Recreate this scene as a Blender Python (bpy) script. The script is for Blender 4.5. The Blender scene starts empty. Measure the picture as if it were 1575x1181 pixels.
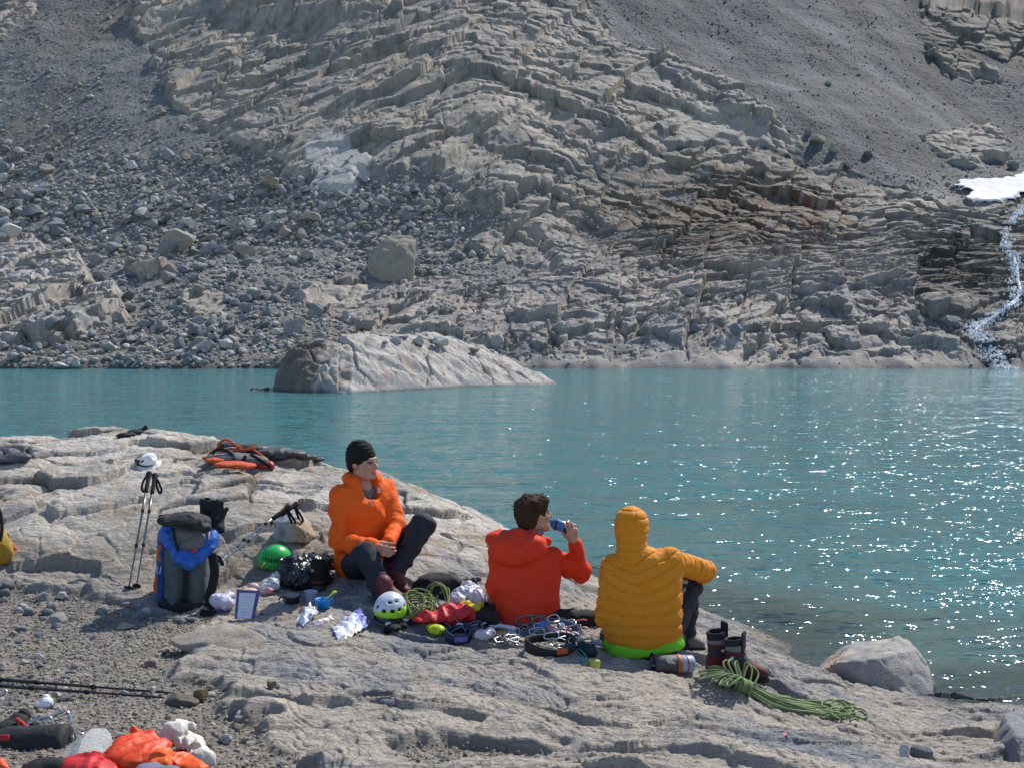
import bpy, bmesh, math, random
import numpy as np
from mathutils import Vector, Matrix
# ------------------------------------------------------------------ camera, sky, sun, exposure
SC = bpy.context.scene
COL = SC.collection
WATER_Z = 0.0
CAM = np.array([0.0, 0.0, 2.45])
FPX, CX, CY, HORIZON = 1689.0, 787.5, 590.5, 520.0
PITCH = math.atan((CY - HORIZON) / FPX)
cam_d = bpy.data.cameras.new('camera'); cam = bpy.data.objects.new('camera', cam_d); COL.objects.link(cam)
cam.location = CAM; cam.rotation_euler = (math.radians(90) - PITCH, 0, 0)
cam_d.sensor_fit = 'HORIZONTAL'; cam_d.angle_x = 2 * math.atan(CX / FPX)
cam_d.clip_start = 0.05; cam_d.clip_end = 3000
SC.camera = cam
SUN_EL, SUN_AZ = math.radians(47.5), math.radians(37)      # azimuth from +Y (view direction) towards +X
sun_dir = Vector((math.cos(SUN_EL) * math.sin(SUN_AZ), math.cos(SUN_EL) * math.cos(SUN_AZ), math.sin(SUN_EL)))
W = bpy.data.worlds.new('World'); SC.world = W; W.use_nodes = True
wn = W.node_tree; sky = wn.nodes.new('ShaderNodeTexSky'); sky.sky_type = 'NISHITA'; sky.sun_disc = False
sky.sun_elevation = SUN_EL; sky.sun_rotation = SUN_AZ; sky.altitude = 2300
bg = wn.nodes['Background']; bg.inputs['Strength'].default_value = 0.14
wn.links.new(sky.outputs[0], bg.inputs['Color'])
sun_d = bpy.data.lights.new('sun', 'SUN'); sun_d.energy = 3.7; sun_d.angle = math.radians(0.53); sun_d.color = (1, .95, .87)
sun = bpy.data.objects.new('sun', sun_d); COL.objects.link(sun)
sun.rotation_euler = (-sun_dir).to_track_quat('-Z', 'Y').to_euler()
SC.view_settings.view_transform = 'Standard'; SC.view_settings.look = 'None'
SC.view_settings.exposure = 0.62; SC.view_settings.gamma = 1.0; SC.view_settings.use_curve_mapping = False
SC.render.engine = 'CYCLES'
SC.cycles.max_bounces = 6; SC.cycles.diffuse_bounces = 3; SC.cycles.glossy_bounces = 3; SC.cycles.transmission_bounces = 5
SC.cycles.sample_clamp_indirect = 4.0; SC.cycles.use_denoising = True
rng = np.random.default_rng(7); random.seed(7)

# ------------------------------------------------------------------ helpers: pixels to points, noise, meshes
def ray(px, py):
    u = (np.asarray(px, float) - CX) / FPX; v = (CY - np.asarray(py, float)) / FPX
    dx = u; dy = math.cos(PITCH) + v * math.sin(PITCH); dz = -math.sin(PITCH) + v * math.cos(PITCH)
    return dx / dy, dz / dy                                  # per metre of depth
def PT(px, py, d):
    a, b = ray(px, py); return np.array([a * d, d, CAM[2] + b * d])
def project(x, y, z):
    zz = z - CAM[2]; fw = y * math.cos(PITCH) - zz * math.sin(PITCH); up = y * math.sin(PITCH) + zz * math.cos(PITCH)
    return CX + FPX * x / fw, CY - FPX * up / fw
def _hash(ix, iy, iz, seed):
    h = (ix.astype(np.int64) * 374761393 + iy.astype(np.int64) * 668265263 + iz.astype(np.int64) * 2147483647 + seed * 974711) & 0xffffffff
    h = ((h ^ (h >> 13)) * 1274126177) & 0xffffffff
    h = ((h ^ (h >> 16)) * 2246822519) & 0xffffffff
    return (h ^ (h >> 15)) & 0xffffffff
def noise2(x, y, seed=0):
    x = np.asarray(x, float); y = np.asarray(y, float)
    ix = np.floor(x); iy = np.floor(y); fx = x - ix; fy = y - iy
    u = fx * fx * fx * (fx * (fx * 6 - 15) + 10); v = fy * fy * fy * (fy * (fy * 6 - 15) + 10)
    z0 = np.zeros_like(ix)
    def g(a, b):
        h = _hash(ix + a, iy + b, z0, seed) / 4294967296.0 * 2 * np.pi
        return np.cos(h) * (fx - a) + np.sin(h) * (fy - b)
    n0 = g(0, 0) * (1 - u) + g(1, 0) * u; n1 = g(0, 1) * (1 - u) + g(1, 1) * u
    return (n0 * (1 - v) + n1 * v) * 1.45
def noise3(p, seed=0):
    p = np.asarray(p, float); i = np.floor(p); f = p - i; w = f * f * f * (f * (f * 6 - 15) + 10)
    out = np.zeros(p.shape[:-1])
    for a in (0, 1):
        for b in (0, 1):
            for c in (0, 1):
                h = _hash(i[..., 0] + a, i[..., 1] + b, i[..., 2] + c, seed)
                gx = (h & 1023) / 511.5 - 1; gy = ((h >> 10) & 1023) / 511.5 - 1; gz = ((h >> 20) & 1023) / 511.5 - 1
                d = gx * (f[..., 0] - a) + gy * (f[..., 1] - b) + gz * (f[..., 2] - c)
                out += d * (w[..., 0] if a else 1 - w[..., 0]) * (w[..., 1] if b else 1 - w[..., 1]) * (w[..., 2] if c else 1 - w[..., 2])
    return out * 1.2
def fbm2(x, y, o=4, seed=0, lac=2.03, gain=.5):
    s = 0; a = 1
    for k in range(o):
        s = s + a * noise2(x * lac ** k + 17.3 * k, y * lac ** k - 9.1 * k, seed + k); a *= gain
    return s
def fbm3(p, o=4, seed=0, gain=.5):
    s = 0; a = 1
    for k in range(o):
        s = s + a * noise3(p * 2.03 ** k + 7.7 * k, seed + k); a *= gain
    return s
def ridged2(x, y, o=4, seed=0):
    s = 0; a = 1
    for k in range(o):
        s = s + a * (1 - np.abs(noise2(x * 2.03 ** k + 3.1 * k, y * 2.03 ** k, seed + k)) * 2); a *= .5
    return s
def worley2(x, y, seed=0, full=False):
    ix = np.floor(x); iy = np.floor(y); f1 = np.full(x.shape, 9.0); f2 = np.full(x.shape, 9.0); cid = np.zeros(x.shape); cx = np.zeros(x.shape); cy = np.zeros(x.shape)
    z0 = np.zeros_like(ix)
    for a in (-1, 0, 1):
        for b in (-1, 0, 1):
            h = _hash(ix + a, iy + b, z0, seed)
            px = ix + a + (h & 65535) / 65535.0; py = iy + b + (h >> 16) / 65535.0
            d = np.hypot(px - x, py - y); m = d < f1
            cx = np.where(m, px, cx); cy = np.where(m, py, cy); f2 = np.where(m, f1, np.minimum(f2, d)); cid = np.where(m, (h % 1000) / 1000.0, cid); f1 = np.where(m, d, f1)
    return (f1, f2, cid, x - cx, y - cy) if full else (f1, f2, cid)
def sstep(a, b, x):
    t = np.clip((x - a) / (b - a), 0, 1); return t * t * (3 - 2 * t)
def mixc(a, b, t):
    t = np.asarray(t)[..., None]; return np.asarray(a) * (1 - t) + np.asarray(b) * t
def in_poly(px, py, poly, soft=0):
    """signed distance-like value: positive inside (pixels of the reference used as survey coordinates)"""
    P = np.asarray(poly, float); inside = np.zeros(px.shape, bool); dmin = np.full(px.shape, 1e9)
    for i in range(len(P)):
        a = P[i]; b = P[(i + 1) % len(P)]
        c = ((a[1] > py) != (b[1] > py)) & (px < (b[0] - a[0]) * (py - a[1]) / ((b[1] - a[1]) or 1e-9) + a[0])
        inside ^= c
        e = b - a; t = np.clip(((px - a[0]) * e[0] + (py - a[1]) * e[1]) / (e @ e + 1e-9), 0, 1)
        dmin = np.minimum(dmin, np.hypot(px - a[0] - t * e[0], py - a[1] - t * e[1]))
    return np.where(inside, dmin, -dmin)

def tag(o, label=None, cat=None, group=None, kind=None):
    if label: o['label'] = label
    if cat: o['category'] = cat
    if group: o['group'] = group
    if kind: o['kind'] = kind
    return o
def raw_mesh(name, V, F, cols=None, smooth=True):
    V = np.asarray(V, np.float32); me = bpy.data.meshes.new(name)
    if isinstance(F, np.ndarray) and F.ndim == 2:
        n, k = F.shape
        me.vertices.add(len(V)); me.vertices.foreach_set('co', V.ravel())
        me.loops.add(n * k); me.loops.foreach_set('vertex_index', F.astype(np.int32).ravel())
        me.polygons.add(n); me.polygons.foreach_set('loop_start', np.arange(0, n * k, k, dtype=np.int32))
        me.update(calc_edges=True)
    else:
        me.from_pydata([tuple(v) for v in V], [], [tuple(int(i) for i in f) for f in F]); me.update()
    me.polygons.foreach_set('use_smooth', np.full(len(me.polygons), bool(smooth)))
    if cols is not None:
        cols = np.asarray(cols, np.float32); at = me.color_attributes.new('Col', 'FLOAT_COLOR', 'POINT')
        c4 = np.ones((len(V), 4), np.float32); c4[:, :3] = cols; at.data.foreach_set('color', c4.ravel())
    return me
def empty(name, loc, label, cat, group=None):
    o = bpy.data.objects.new(name, None); COL.objects.link(o); o.location = tuple(loc); o.empty_display_size = .1
    return tag(o, label, cat, group)
def part(name, V, F, mat, root, cols=None, smooth=True):
    """a part in world coordinates, parented to its thing (or to a part)"""
    off = np.zeros(3); p = root
    while p is not None:
        off += np.array(p.location); p = p.parent
    o = bpy.data.objects.new(name, raw_mesh(name, np.asarray(V) - off, F, cols, smooth)); COL.objects.link(o)
    o.data.materials.append(mat); o.parent = root
    return o
def solid(name, V, F, mat, label=None, cat=None, group=None, kind=None, cols=None, smooth=True):
    """a thing that is one mesh, its origin at its base"""
    V = np.asarray(V, float); loc = np.array([V[:, 0].mean(), V[:, 1].mean(), V[:, 2].min()])
    o = bpy.data.objects.new(name, raw_mesh(name, V - loc, F, cols, smooth)); COL.objects.link(o); o.location = loc
    o.data.materials.append(mat)
    return tag(o, label, cat, group, kind)
def merge(*vf):
    Vs = []; Fs = []; n = 0
    for V, F in vf:
        Vs.append(np.asarray(V, float)); Fs += [[i + n for i in f] for f in F]; n += len(V)
    return np.concatenate(Vs), Fs
def grid_faces(r, c):
    i = np.arange(r * c).reshape(r, c)
    return np.stack([i[:-1, :-1].ravel(), i[:-1, 1:].ravel(), i[1:, 1:].ravel(), i[1:, :-1].ravel()], 1)
def unit(v):
    v = np.asarray(v, float); return v / (np.linalg.norm(v) + 1e-12)
def catmull(pts, n=8, closed=False):
    P = np.asarray(pts, float); out = []
    N = len(P); seg = N if closed else N - 1
    for i in range(seg):
        p0 = P[(i - 1) % N] if closed else P[max(i - 1, 0)]; p1 = P[i]; p2 = P[(i + 1) % N]
        p3 = P[(i + 2) % N] if closed else P[min(i + 2, N - 1)]
        for t in np.linspace(0, 1, n, endpoint=False):
            out.append(.5 * (2 * p1 + (p2 - p0) * t + (2 * p0 - 5 * p1 + 4 * p2 - p3) * t * t + (3 * p1 - p0 - 3 * p2 + p3) * t ** 3))
    if not closed: out.append(P[-1])
    return np.array(out)
def tube(path, rad, sides=8, closed=False, flat=None):
    """swept tube; rad a number or one per point; flat=(w,h,up) makes a strap"""
    P = np.asarray(path, float); n = len(P); R = np.full(n, rad) if np.isscalar(rad) else np.asarray(rad)
    T = np.roll(P, -1, 0) - np.roll(P, 1, 0)
    if not closed: T[0] = P[1] - P[0]; T[-1] = P[-1] - P[-2]
    T /= np.linalg.norm(T, axis=1)[:, None] + 1e-12
    up = np.array([0, 0, 1.]) if abs(T[0][2]) < .9 else np.array([1., 0, 0])
    V = []; prev = None
    for i in range(n):
        a = np.cross(T[i], up if prev is None else prev); 
        if np.linalg.norm(a) < 1e-6: a = np.cross(T[i], [0.3, .8, .2])
        a = unit(a); b = unit(np.cross(a, T[i])); prev = b
        if flat: a = unit(np.cross(T[i], flat[2])); b = unit(np.cross(a, T[i]))
        for k in range(sides):
            th = 2 * math.pi * k / sides
            ca, sb = math.cos(th), math.sin(th)
            if flat:
                ca = np.sign(ca) * abs(ca) ** .5; sb = np.sign(sb) * abs(sb) ** .5
                V.append(P[i] + a * ca * flat[0] + b * sb * flat[1])
            else: V.append(P[i] + (a * ca + b * sb) * R[i])
    F = []
    for i in range(n if closed else n - 1):
        j = (i + 1) % n
        for k in range(sides):
            l = (k + 1) % sides; F.append([i * sides + k, i * sides + l, j * sides + l, j * sides + k])
    if not closed:
        F.append(list(range(sides))[::-1]); F.append([(n - 1) * sides + k for k in range(sides)])
    return np.array(V), F
def lathe(prof, base, axis=(0, 0, 1), sides=28, xdir=None):
    """profile of (radius, height) turned round an axis"""
    A = unit(axis); X = unit(np.cross(A, [0.2, 1, .1]) if xdir is None else np.asarray(xdir) - A * (np.asarray(xdir) @ A)); Y = np.cross(A, X)
    V = []; F = []; n = len(prof)
    for r, h in prof:
        for k in range(sides):
            th = 2 * math.pi * k / sides
            V.append(np.asarray(base) + A * h + (X * math.cos(th) + Y * math.sin(th)) * r)
    for i in range(n - 1):
        for k in range(sides):
            l = (k + 1) % sides; F.append([i * sides + k, i * sides + l, (i + 1) * sides + l, (i + 1) * sides + k])
    F.append(list(range(sides))[::-1]); F.append([(n - 1) * sides + k for k in range(sides)])
    return np.array(V), F
_ICO = {}
def ico(sub):
    if sub not in _ICO:
        bm = bmesh.new(); bmesh.ops.create_icosphere(bm, subdivisions=sub, radius=1)
        V = np.array([v.co[:] for v in bm.verts]); F = np.array([[v.index for v in f.verts] for f in bm.faces]); bm.free(); _ICO[sub] = (V, F)
    return _ICO[sub]
def rot_rand(r):
    q = r.normal(size=4); q /= np.linalg.norm(q); w, x, y, z = q
    return np.array([[1 - 2 * (y * y + z * z), 2 * (x * y - z * w), 2 * (x * z + y * w)], [2 * (x * y + z * w), 1 - 2 * (x * x + z * z), 2 * (y * z - x * w)],
                     [2 * (x * z - y * w), 2 * (y * z + x * w), 1 - 2 * (x * x + y * y)]])
def stone_unit(seed, sub=3, cuts=9, rough=.05, lo=.55, hi=.9):
    """an angular stone about one unit in radius: a ball cut by random planes and roughened"""
    r = np.random.default_rng(seed); V, F = ico(sub); V = V.copy()
    for k in range(cuts):
        n = unit(r.normal(size=3)); d = r.uniform(lo, hi); s = V @ n - d; V -= np.outer(np.maximum(s, 0) * .93, n)
    if rough:
        nn = V / (np.linalg.norm(V, axis=1)[:, None]); V = V + nn * (fbm3(V * 2.2 + seed % 97, 4 if sub > 2 else 2, seed) * rough)[:, None]
    return V, F

# ------------------------------------------------------------------ implicit bodies: smooth unions meshed with surface nets
class Sdf:
    def __init__(s): s.pr = []
    def cap(s, a, b, ra, rb=None, k=.03, tag=0, op='+'):
        a = np.asarray(a, float); b = np.asarray(b, float); rb = ra if rb is None else rb; m = max(ra, rb)
        s.pr.append(dict(t='c', a=a, b=b, ra=ra, rb=rb, k=k, tag=tag, op=op, lo=np.minimum(a, b) - m, hi=np.maximum(a, b) + m)); return s
    def ell(s, c, r, axes=None, k=.03, tag=0, op='+'):
        c = np.asarray(c, float); r = np.asarray(r, float); A = np.eye(3) if axes is None else np.array([unit(x) for x in axes])
        m = r.max(); s.pr.append(dict(t='e', c=c, r=r, A=A, k=k, tag=tag, op=op, lo=c - m, hi=c + m)); return s
    def box(s, c, h, axes=None, rnd=.01, k=.01, tag=0, op='+'):
        c = np.asarray(c, float); h = np.asarray(h, float); A = np.eye(3) if axes is None else np.array([unit(x) for x in axes])
        m = np.linalg.norm(h); s.pr.append(dict(t='b', c=c, h=h - rnd, A=A, rnd=rnd, k=k, tag=tag, op=op, lo=c - m, hi=c + m)); return s
    def plane(s, p, n, k=.01, tag=0):
        """keeps what lies below the plane (on the side away from n)"""
        s.pr.append(dict(t='p', p=np.asarray(p, float), n=unit(n), k=k, tag=tag, op='*')); return s
    @staticmethod
    def dist(q, P):
        if q['t'] == 'c':
            ba = q['b'] - q['a']; pa = P - q['a']; h = np.clip(pa @ ba / (ba @ ba + 1e-12), 0, 1)
            return np.linalg.norm(pa - h[..., None] * ba, axis=-1) - (q['ra'] + (q['rb'] - q['ra']) * h)
        if q['t'] == 'e':
            l = (P - q['c']) @ q['A'].T; k0 = np.linalg.norm(l / q['r'], axis=-1); k1 = np.linalg.norm(l / q['r'] ** 2, axis=-1)
            return k0 * (k0 - 1) / (k1 + 1e-9)
        if q['t'] == 'b':
            l = np.abs((P - q['c']) @ q['A'].T) - q['h']
            return np.linalg.norm(np.maximum(l, 0), axis=-1) + np.minimum(l.max(-1), 0) - q['rnd']
        return (P - q['p']) @ q['n']
    def field(s, res, disp=None):
        add = [q for q in s.pr if q['op'] == '+']
        lo = np.min([q['lo'] for q in add], 0) - 4 * res; hi = np.max([q['hi'] for q in add], 0) + 4 * res
        n = np.ceil((hi - lo) / res).astype(int) + 1
        ax = [lo[i] + np.arange(n[i]) * res for i in range(3)]
        D = np.full(n, .5, np.float32)
        for q in s.pr:
            if q['op'] == '*' : sl = (slice(None),) * 3
            else:
                m = q['k'] + 4 * res
                i0 = np.clip(np.floor((q['lo'] - m - lo) / res).astype(int), 0, n - 1); i1 = np.clip(np.ceil((q['hi'] + m - lo) / res).astype(int) + 1, 1, n)
                sl = tuple(slice(i0[i], i1[i]) for i in range(3))
            P = np.stack(np.meshgrid(*[ax[i][sl[i]] for i in range(3)], indexing='ij'), -1)
            d = s.dist(q, P); a = D[sl]; k = q['k']
            if q['op'] == '+': h = np.maximum(k - np.abs(a - d), 0) / k; D[sl] = np.minimum(a, d) - h * h * k / 4
            else:
                if q['op'] == '-': d = -d
                h = np.maximum(k - np.abs(a - d), 0) / k; D[sl] = np.maximum(a, d) + h * h * k / 4
        if disp is not None:
            near = np.abs(D) < max(.06, 3 * res); idx = np.nonzero(near)
            P = np.stack([ax[i][idx[i]] for i in range(3)], -1); D[idx] += disp(P).astype(np.float32)
        D[[0, -1]] = .5; D[:, [0, -1]] = .5; D[:, :, [0, -1]] = .5
        return D, lo
    def tags(s, V):
        best = np.full(len(V), 1e9); t = np.zeros(len(V), int)
        for i, q in enumerate(s.pr):
            if q['op'] != '+': continue
            d = s.dist(q, V); m = d < best; best = np.where(m, d, best); t = np.where(m, i, t)
        return t
    def mesh(s, res, disp=None, smooth=1):
        D, lo = s.field(res, disp); V, F = surface_nets(D); V = lo + V * res
        if smooth: V = relax(V, F, smooth)
        return V, F
def surface_nets(D):
    S = D < 0; nx, ny, nz = D.shape
    cnt = np.zeros((nx - 1, ny - 1, nz - 1), np.int8)
    for a in (0, 1):
        for b in (0, 1):
            for c in (0, 1): cnt += S[a:nx - 1 + a, b:ny - 1 + b, c:nz - 1 + c]
    act = (cnt > 0) & (cnt < 8); idx = np.full(act.shape, -1, np.int64); I = np.nonzero(act); N = len(I[0]); idx[I] = np.arange(N)
    acc = np.zeros((N, 3)); w = np.zeros(N); i, j, k = I
    cor = [(0, 0, 0), (1, 0, 0), (0, 1, 0), (1, 1, 0), (0, 0, 1), (1, 0, 1), (0, 1, 1), (1, 1, 1)]
    for x in range(8):
        for y in range(x + 1, 8):
            A, B = np.array(cor[x]), np.array(cor[y])
            if np.abs(A - B).sum() != 1: continue
            da = D[i + A[0], j + A[1], k + A[2]]; db = D[i + B[0], j + B[1], k + B[2]]; m = (da < 0) != (db < 0)
            t = np.where(m, da / np.where(m, da - db, 1), 0); acc += np.where(m[:, None], A + t[:, None] * (B - A), 0); w += m
    V = np.stack(I, 1) + acc / w[:, None]; Fs = []
    for ax in range(3):
        sl0 = [slice(None)] * 3; sl1 = [slice(None)] * 3; sl0[ax] = slice(0, -1); sl1[ax] = slice(1, None)
        s0 = S[tuple(sl0)]; s1 = S[tuple(sl1)]; E = np.nonzero(s0 != s1); flip = s0[E]
        u, v = (ax + 1) % 3, (ax + 2) % 3
        e = [E[0], E[1], E[2]]; ok = (e[u] > 0) & (e[v] > 0) & (e[u] < idx.shape[u]) & (e[v] < idx.shape[v]) & (e[ax] < idx.shape[ax])
        e = [q[ok] for q in e]; flip = flip[ok]; q4 = []
        for du, dv in ((-1, -1), (0, -1), (0, 0), (-1, 0)):
            c = [x.copy() for x in e]; c[u] += du; c[v] += dv; q4.append(idx[c[0], c[1], c[2]])
        Q = np.stack(q4, 1); Q[~flip] = Q[~flip][:, ::-1]; Fs.append(Q)
    F = np.concatenate(Fs); return V, F[(F >= 0).all(1)]
def relax(V, F, it=1):
    e = np.concatenate([F[:, [0, 1]], F[:, [1, 2]], F[:, [2, 3]], F[:, [3, 0]]])
    for _ in range(it):
        s = np.zeros_like(V); c = np.zeros(len(V))
        for a, b in ((0, 1), (1, 0)):
            for x in range(3): s[:, x] += np.bincount(e[:, a], V[e[:, b], x], len(V))
            c += np.bincount(e[:, a], minlength=len(V))
        V = V * .4 + (s / np.maximum(c, 1)[:, None]) * .6
    return V
def vnormals(V, F):
    n = np.cross(V[F[:, 2]] - V[F[:, 0]], V[F[:, 3 if F.shape[1] == 4 else 1]] - V[F[:, 1 if F.shape[1] == 4 else 0]])
    if F.shape[1] == 3: n = np.cross(V[F[:, 1]] - V[F[:, 0]], V[F[:, 2]] - V[F[:, 0]])
    N = np.zeros_like(V)
    for k in range(F.shape[1]):
        for x in range(3): N[:, x] += np.bincount(F[:, k], n[:, x], len(V))
    return N / (np.linalg.norm(N, axis=1)[:, None] + 1e-12)

# ------------------------------------------------------------------ materials
class NT:
    def __init__(s, name):
        s.m = bpy.data.materials.new(name); s.m.use_nodes = True; s.t = s.m.node_tree; s.n = s.t.nodes
        s.b = s.n['Principled BSDF']; s.b.inputs['Specular IOR Level'].default_value = .35
    def new(s, t, **kw):
        n = s.n.new(t)
        for k, v in kw.items():
            if k in n.inputs: n.inputs[k].default_value = v
            else: setattr(n, k, v)
        return n
    def link(s, a, b): s.t.links.new(a, b)
    def coord(s, scale=(1, 1, 1), rot=(0, 0, 0), src='Object'):
        c = s.new('ShaderNodeTexCoord'); m = s.new('ShaderNodeMapping'); m.inputs['Scale'].default_value = scale; m.inputs['Rotation'].default_value = rot
        s.link(c.outputs[src], m.inputs['Vector']); return m.outputs[0]
    def noise(s, vec, scale, detail=4, rough=.55, dist=0):
        n = s.new('ShaderNodeTexNoise', Scale=scale, Detail=detail, Roughness=rough, Distortion=dist); s.link(vec, n.inputs['Vector']); return n.outputs['Fac']
    def ramp(s, fac, stops):
        r = s.new('ShaderNodeValToRGB'); e = r.color_ramp.elements
        while len(e) < len(stops): e.new(.5)
        for i, (p, c) in enumerate(stops): e[i].position = p; e[i].color = (*((c,) * 3 if np.isscalar(c) else c), 1)
        s.link(fac, r.inputs[0]); return r.outputs[0]
    def mix(s, a, b, fac=1.0, mode='MULTIPLY'):
        m = s.new('ShaderNodeMix', data_type='RGBA', blend_type=mode); m.inputs[0].default_value = fac if np.isscalar(fac) else 0
        if not np.isscalar(fac): s.link(fac, m.inputs[0])
        for v, i in ((a, 6), (b, 7)):
            if isinstance(v, tuple): m.inputs[i].default_value = (*v, 1)
            else: s.link(v, m.inputs[i])
        return m.outputs[2]
    def math(s, op, a, b=None):
        m = s.new('ShaderNodeMath', operation=op)
        for i, v in enumerate((a, b)):
            if v is None: continue
            if np.isscalar(v): m.inputs[i].default_value = v
            else: s.link(v, m.inputs[i])
        return m.outputs[0]
    def attr(s, name='Col'):
        a = s.new('ShaderNodeAttribute'); a.attribute_name = name; return a.outputs['Color']
    def bump(s, h, strength=.3, dist=.01, prev=None):
        b = s.new('ShaderNodeBump', Strength=strength, Distance=dist); s.link(h, b.inputs['Height'])
        if prev is not None: s.link(prev, b.inputs['Normal'])
        return b.outputs[0]
    def done(s, col=None, rough=.8, normal=None, **kw):
        if col is not None:
            if isinstance(col, tuple): s.b.inputs['Base Color'].default_value = (*col, 1)
            else: s.link(col, s.b.inputs['Base Color'])
        s.b.inputs['Roughness'].default_value = rough
        if normal is not None: s.link(normal, s.b.inputs['Normal'])
        for k, v in kw.items(): s.b.inputs[k].default_value = v
        return s.m
def m_fabric(name, col, rough=.75, var=.18, scale=30, bump=.25, wrinkle=9, attr=False, sheen=0.0, spec=.35):
    t = NT(name); v = t.coord(); n = t.noise(v, scale, 3); w = t.noise(v, wrinkle, 4, .6, .8); f = t.noise(v, 420, 1)
    base = t.attr() if attr else t.mix((*col,), (1, 1, 1), 0.0)
    c = t.mix(base, t.ramp(n, [(.3, 1 - var), (.7, 1 + var * .6)]))
    nb = t.bump(w, bump, .02); nb = t.bump(f, bump * .5, .001, nb)
    m = t.done(c, rough, nb); t.b.inputs['Specular IOR Level'].default_value = spec
    if sheen: t.b.inputs['Sheen Weight'].default_value = sheen
    return m
def m_plain(name, col, rough=.5, metal=0.0, var=.12, scale=40, attr=False, bump=.05, **kw):
    t = NT(name); v = t.coord(); n = t.noise(v, scale, 3)
    c = t.mix(t.attr() if attr else t.mix((*col,), (1, 1, 1), 0.0), t.ramp(n, [(.3, 1 - var), (.7, 1 + var * .5)]))
    r = t.ramp(t.noise(v, scale * 2, 3), [(.3, max(rough - .08, .05)), (.7, rough + .1)])
    t.link(r, t.b.inputs['Roughness'])
    m = t.done(c, rough, t.bump(n, bump, .004), Metallic=metal, **kw); t.link(r, t.b.inputs['Roughness']); return m
def m_rock(name, scale=1.0, bump=.6, attr=True, col=(.3, .28, .25), fine=60):
    """stone: vertex colour, mineral speckle, foliation streaks"""
    t = NT(name); v = t.coord(); vs = t.coord((1, 3.2, 6), (.25, .2, .15))
    a = t.noise(v, 3.5 * scale, 6, .62, .4); b = t.noise(v, fine * scale, 4, .7); c_ = t.noise(vs, 9 * scale, 5, .65, 1.2)
    base = t.attr() if attr else t.mix(col, (1, 1, 1), 0.0)
    c = t.mix(base, t.ramp(a, [(.25, (.76, .78, .81)), (.55, (1, 1, 1)), (.8, (1.12, 1.08, 1.01))]))
    c = t.mix(c, t.ramp(b, [(.3, .68), (.5, 1.0), (.75, 1.24)]))
    c = t.mix(c, t.ramp(c_, [(.28, (.7, .68, .66)), (.5, (1, 1, 1)), (.8, (1.1, 1.08, 1.04))]))
    n = t.bump(c_, bump, .05 / scale); n = t.bump(b, bump * .6, .008 / scale, n)
    return t.done(c, .88, n)
# ------------------------------------------------------------------ near ground: rock shore and gravel
CP = [ # survey points: (picture x, picture y, depth in metres)
 (0,1181,4.0),(400,1181,4.1),(800,1181,4.2),(1200,1181,4.45),(1575,1181,5.3),(0,1080,5.0),(300,1080,5.0),(600,1080,5.2),(700,1110,5.0),(1000,1120,5.15),(850,1050,5.8),
 (1000,1060,5.9),(1300,1140,5.6),(1450,1130,6.1),(1575,1090,7.25),(1450,1078,7.45),(1250,1032,7.9),(1130,1036,6.6),(1200,1080,6.15),(1325,1106,6.2),(1085,990,7.4),
 (0,1000,6.0),(200,1000,6.0),(400,985,6.4),(600,1000,6.3),(700,985,6.6),(285,940,7.0),(120,915,7.1),(0,890,7.4),(150,880,7.55),(300,870,7.75),(70,800,8.1),(150,790,8.2),(230,780,8.35),
 (100,715,9.2),(250,720,9.2),(330,740,8.9),(300,790,8.2),(450,826,8.0),(420,878,7.65),(490,905,7.35),(498,936,7.1),(597,948,6.95),(600,915,7.25),(555,880,7.6),(560,800,8.35),
 (480,760,8.9),(640,830,8.3),(700,860,8.1),(760,890,7.9),(660,900,7.6),(720,940,7.2),(850,968,6.95),(850,1005,6.6),(1000,1016,6.45),(900,930,7.8),(820,900,8.0),
 (0,678,10.2),(110,676,10.3),(215,670,10.3),(320,683,10.1),(400,694,9.9),(520,718,9.6),(640,765,9.2),(750,818,8.8),(860,880,8.4),(980,950,8.0)]
cps = [PT(*c) for c in CP]
for (px, py, d) in [(-500,690,10.2),(0,678,10.2),(215,670,10.3),(400,694,9.9),(520,718,9.6),(640,765,9.2),(750,818,8.8),(860,880,8.4),(980,950,8.0),(1085,990,7.5)]:
    c = PT(px, py, d); u = unit(np.array([.28, .96, 0]))
    h = c[2]
    cps += [c + u * .7 + np.array([0, 0, -.10 - .12 * h]), np.array([*(c + u * 1.7)[:2], h * .42 - .1]), np.array([*(c + u * 3.0)[:2], -.45]), np.array([*(c + u * 6.0)[:2], -1.1])]
for (x, y, z) in [(3.9,8.6,-.5),(5,7.6,-.35),(6,6.5,-.3),(8,6,-.6),(6,10,-1.2),(10,10,-1.6),(3.5,10.5,-1.0),(3,2.5,.85),(1,2,.86),(-1,2,.87),(-3,2.5,.88),(0,0,.85),(-3,0,.9),(3,0,.8),(0,-3,.9),(-5,-3,1.),(5,-3,.6),
    (-5,4,.86),(-6,6,.84),(-7,8.5,1.2),(-8,3,.9),(6,3.5,.35),(8,2,.3),(9,-2,.3),(-9,9,1.4),(-9,0,1.),(-10,13,.2),(10,14,-2),(0,15,-1.8),(-6,15.5,-1.4),(5,4.5,.3)]:
    cps.append(np.array([x, y, z]))
cps = np.array(cps)
def _tps(n, lam):
    d = np.hypot(n[:, None, 0] - n[None, :, 0], n[:, None, 1] - n[None, :, 1]); K = d * d * np.log(d + 1e-9) + np.eye(len(n)) * lam
    Pm = np.c_[np.ones(len(n)), n[:, :2]]; A = np.block([[K, Pm], [Pm.T, np.zeros((3, 3))]])
    return np.linalg.solve(A, np.r_[n[:, 2], 0, 0, 0])
_tw = _tps(cps, .02)
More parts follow.
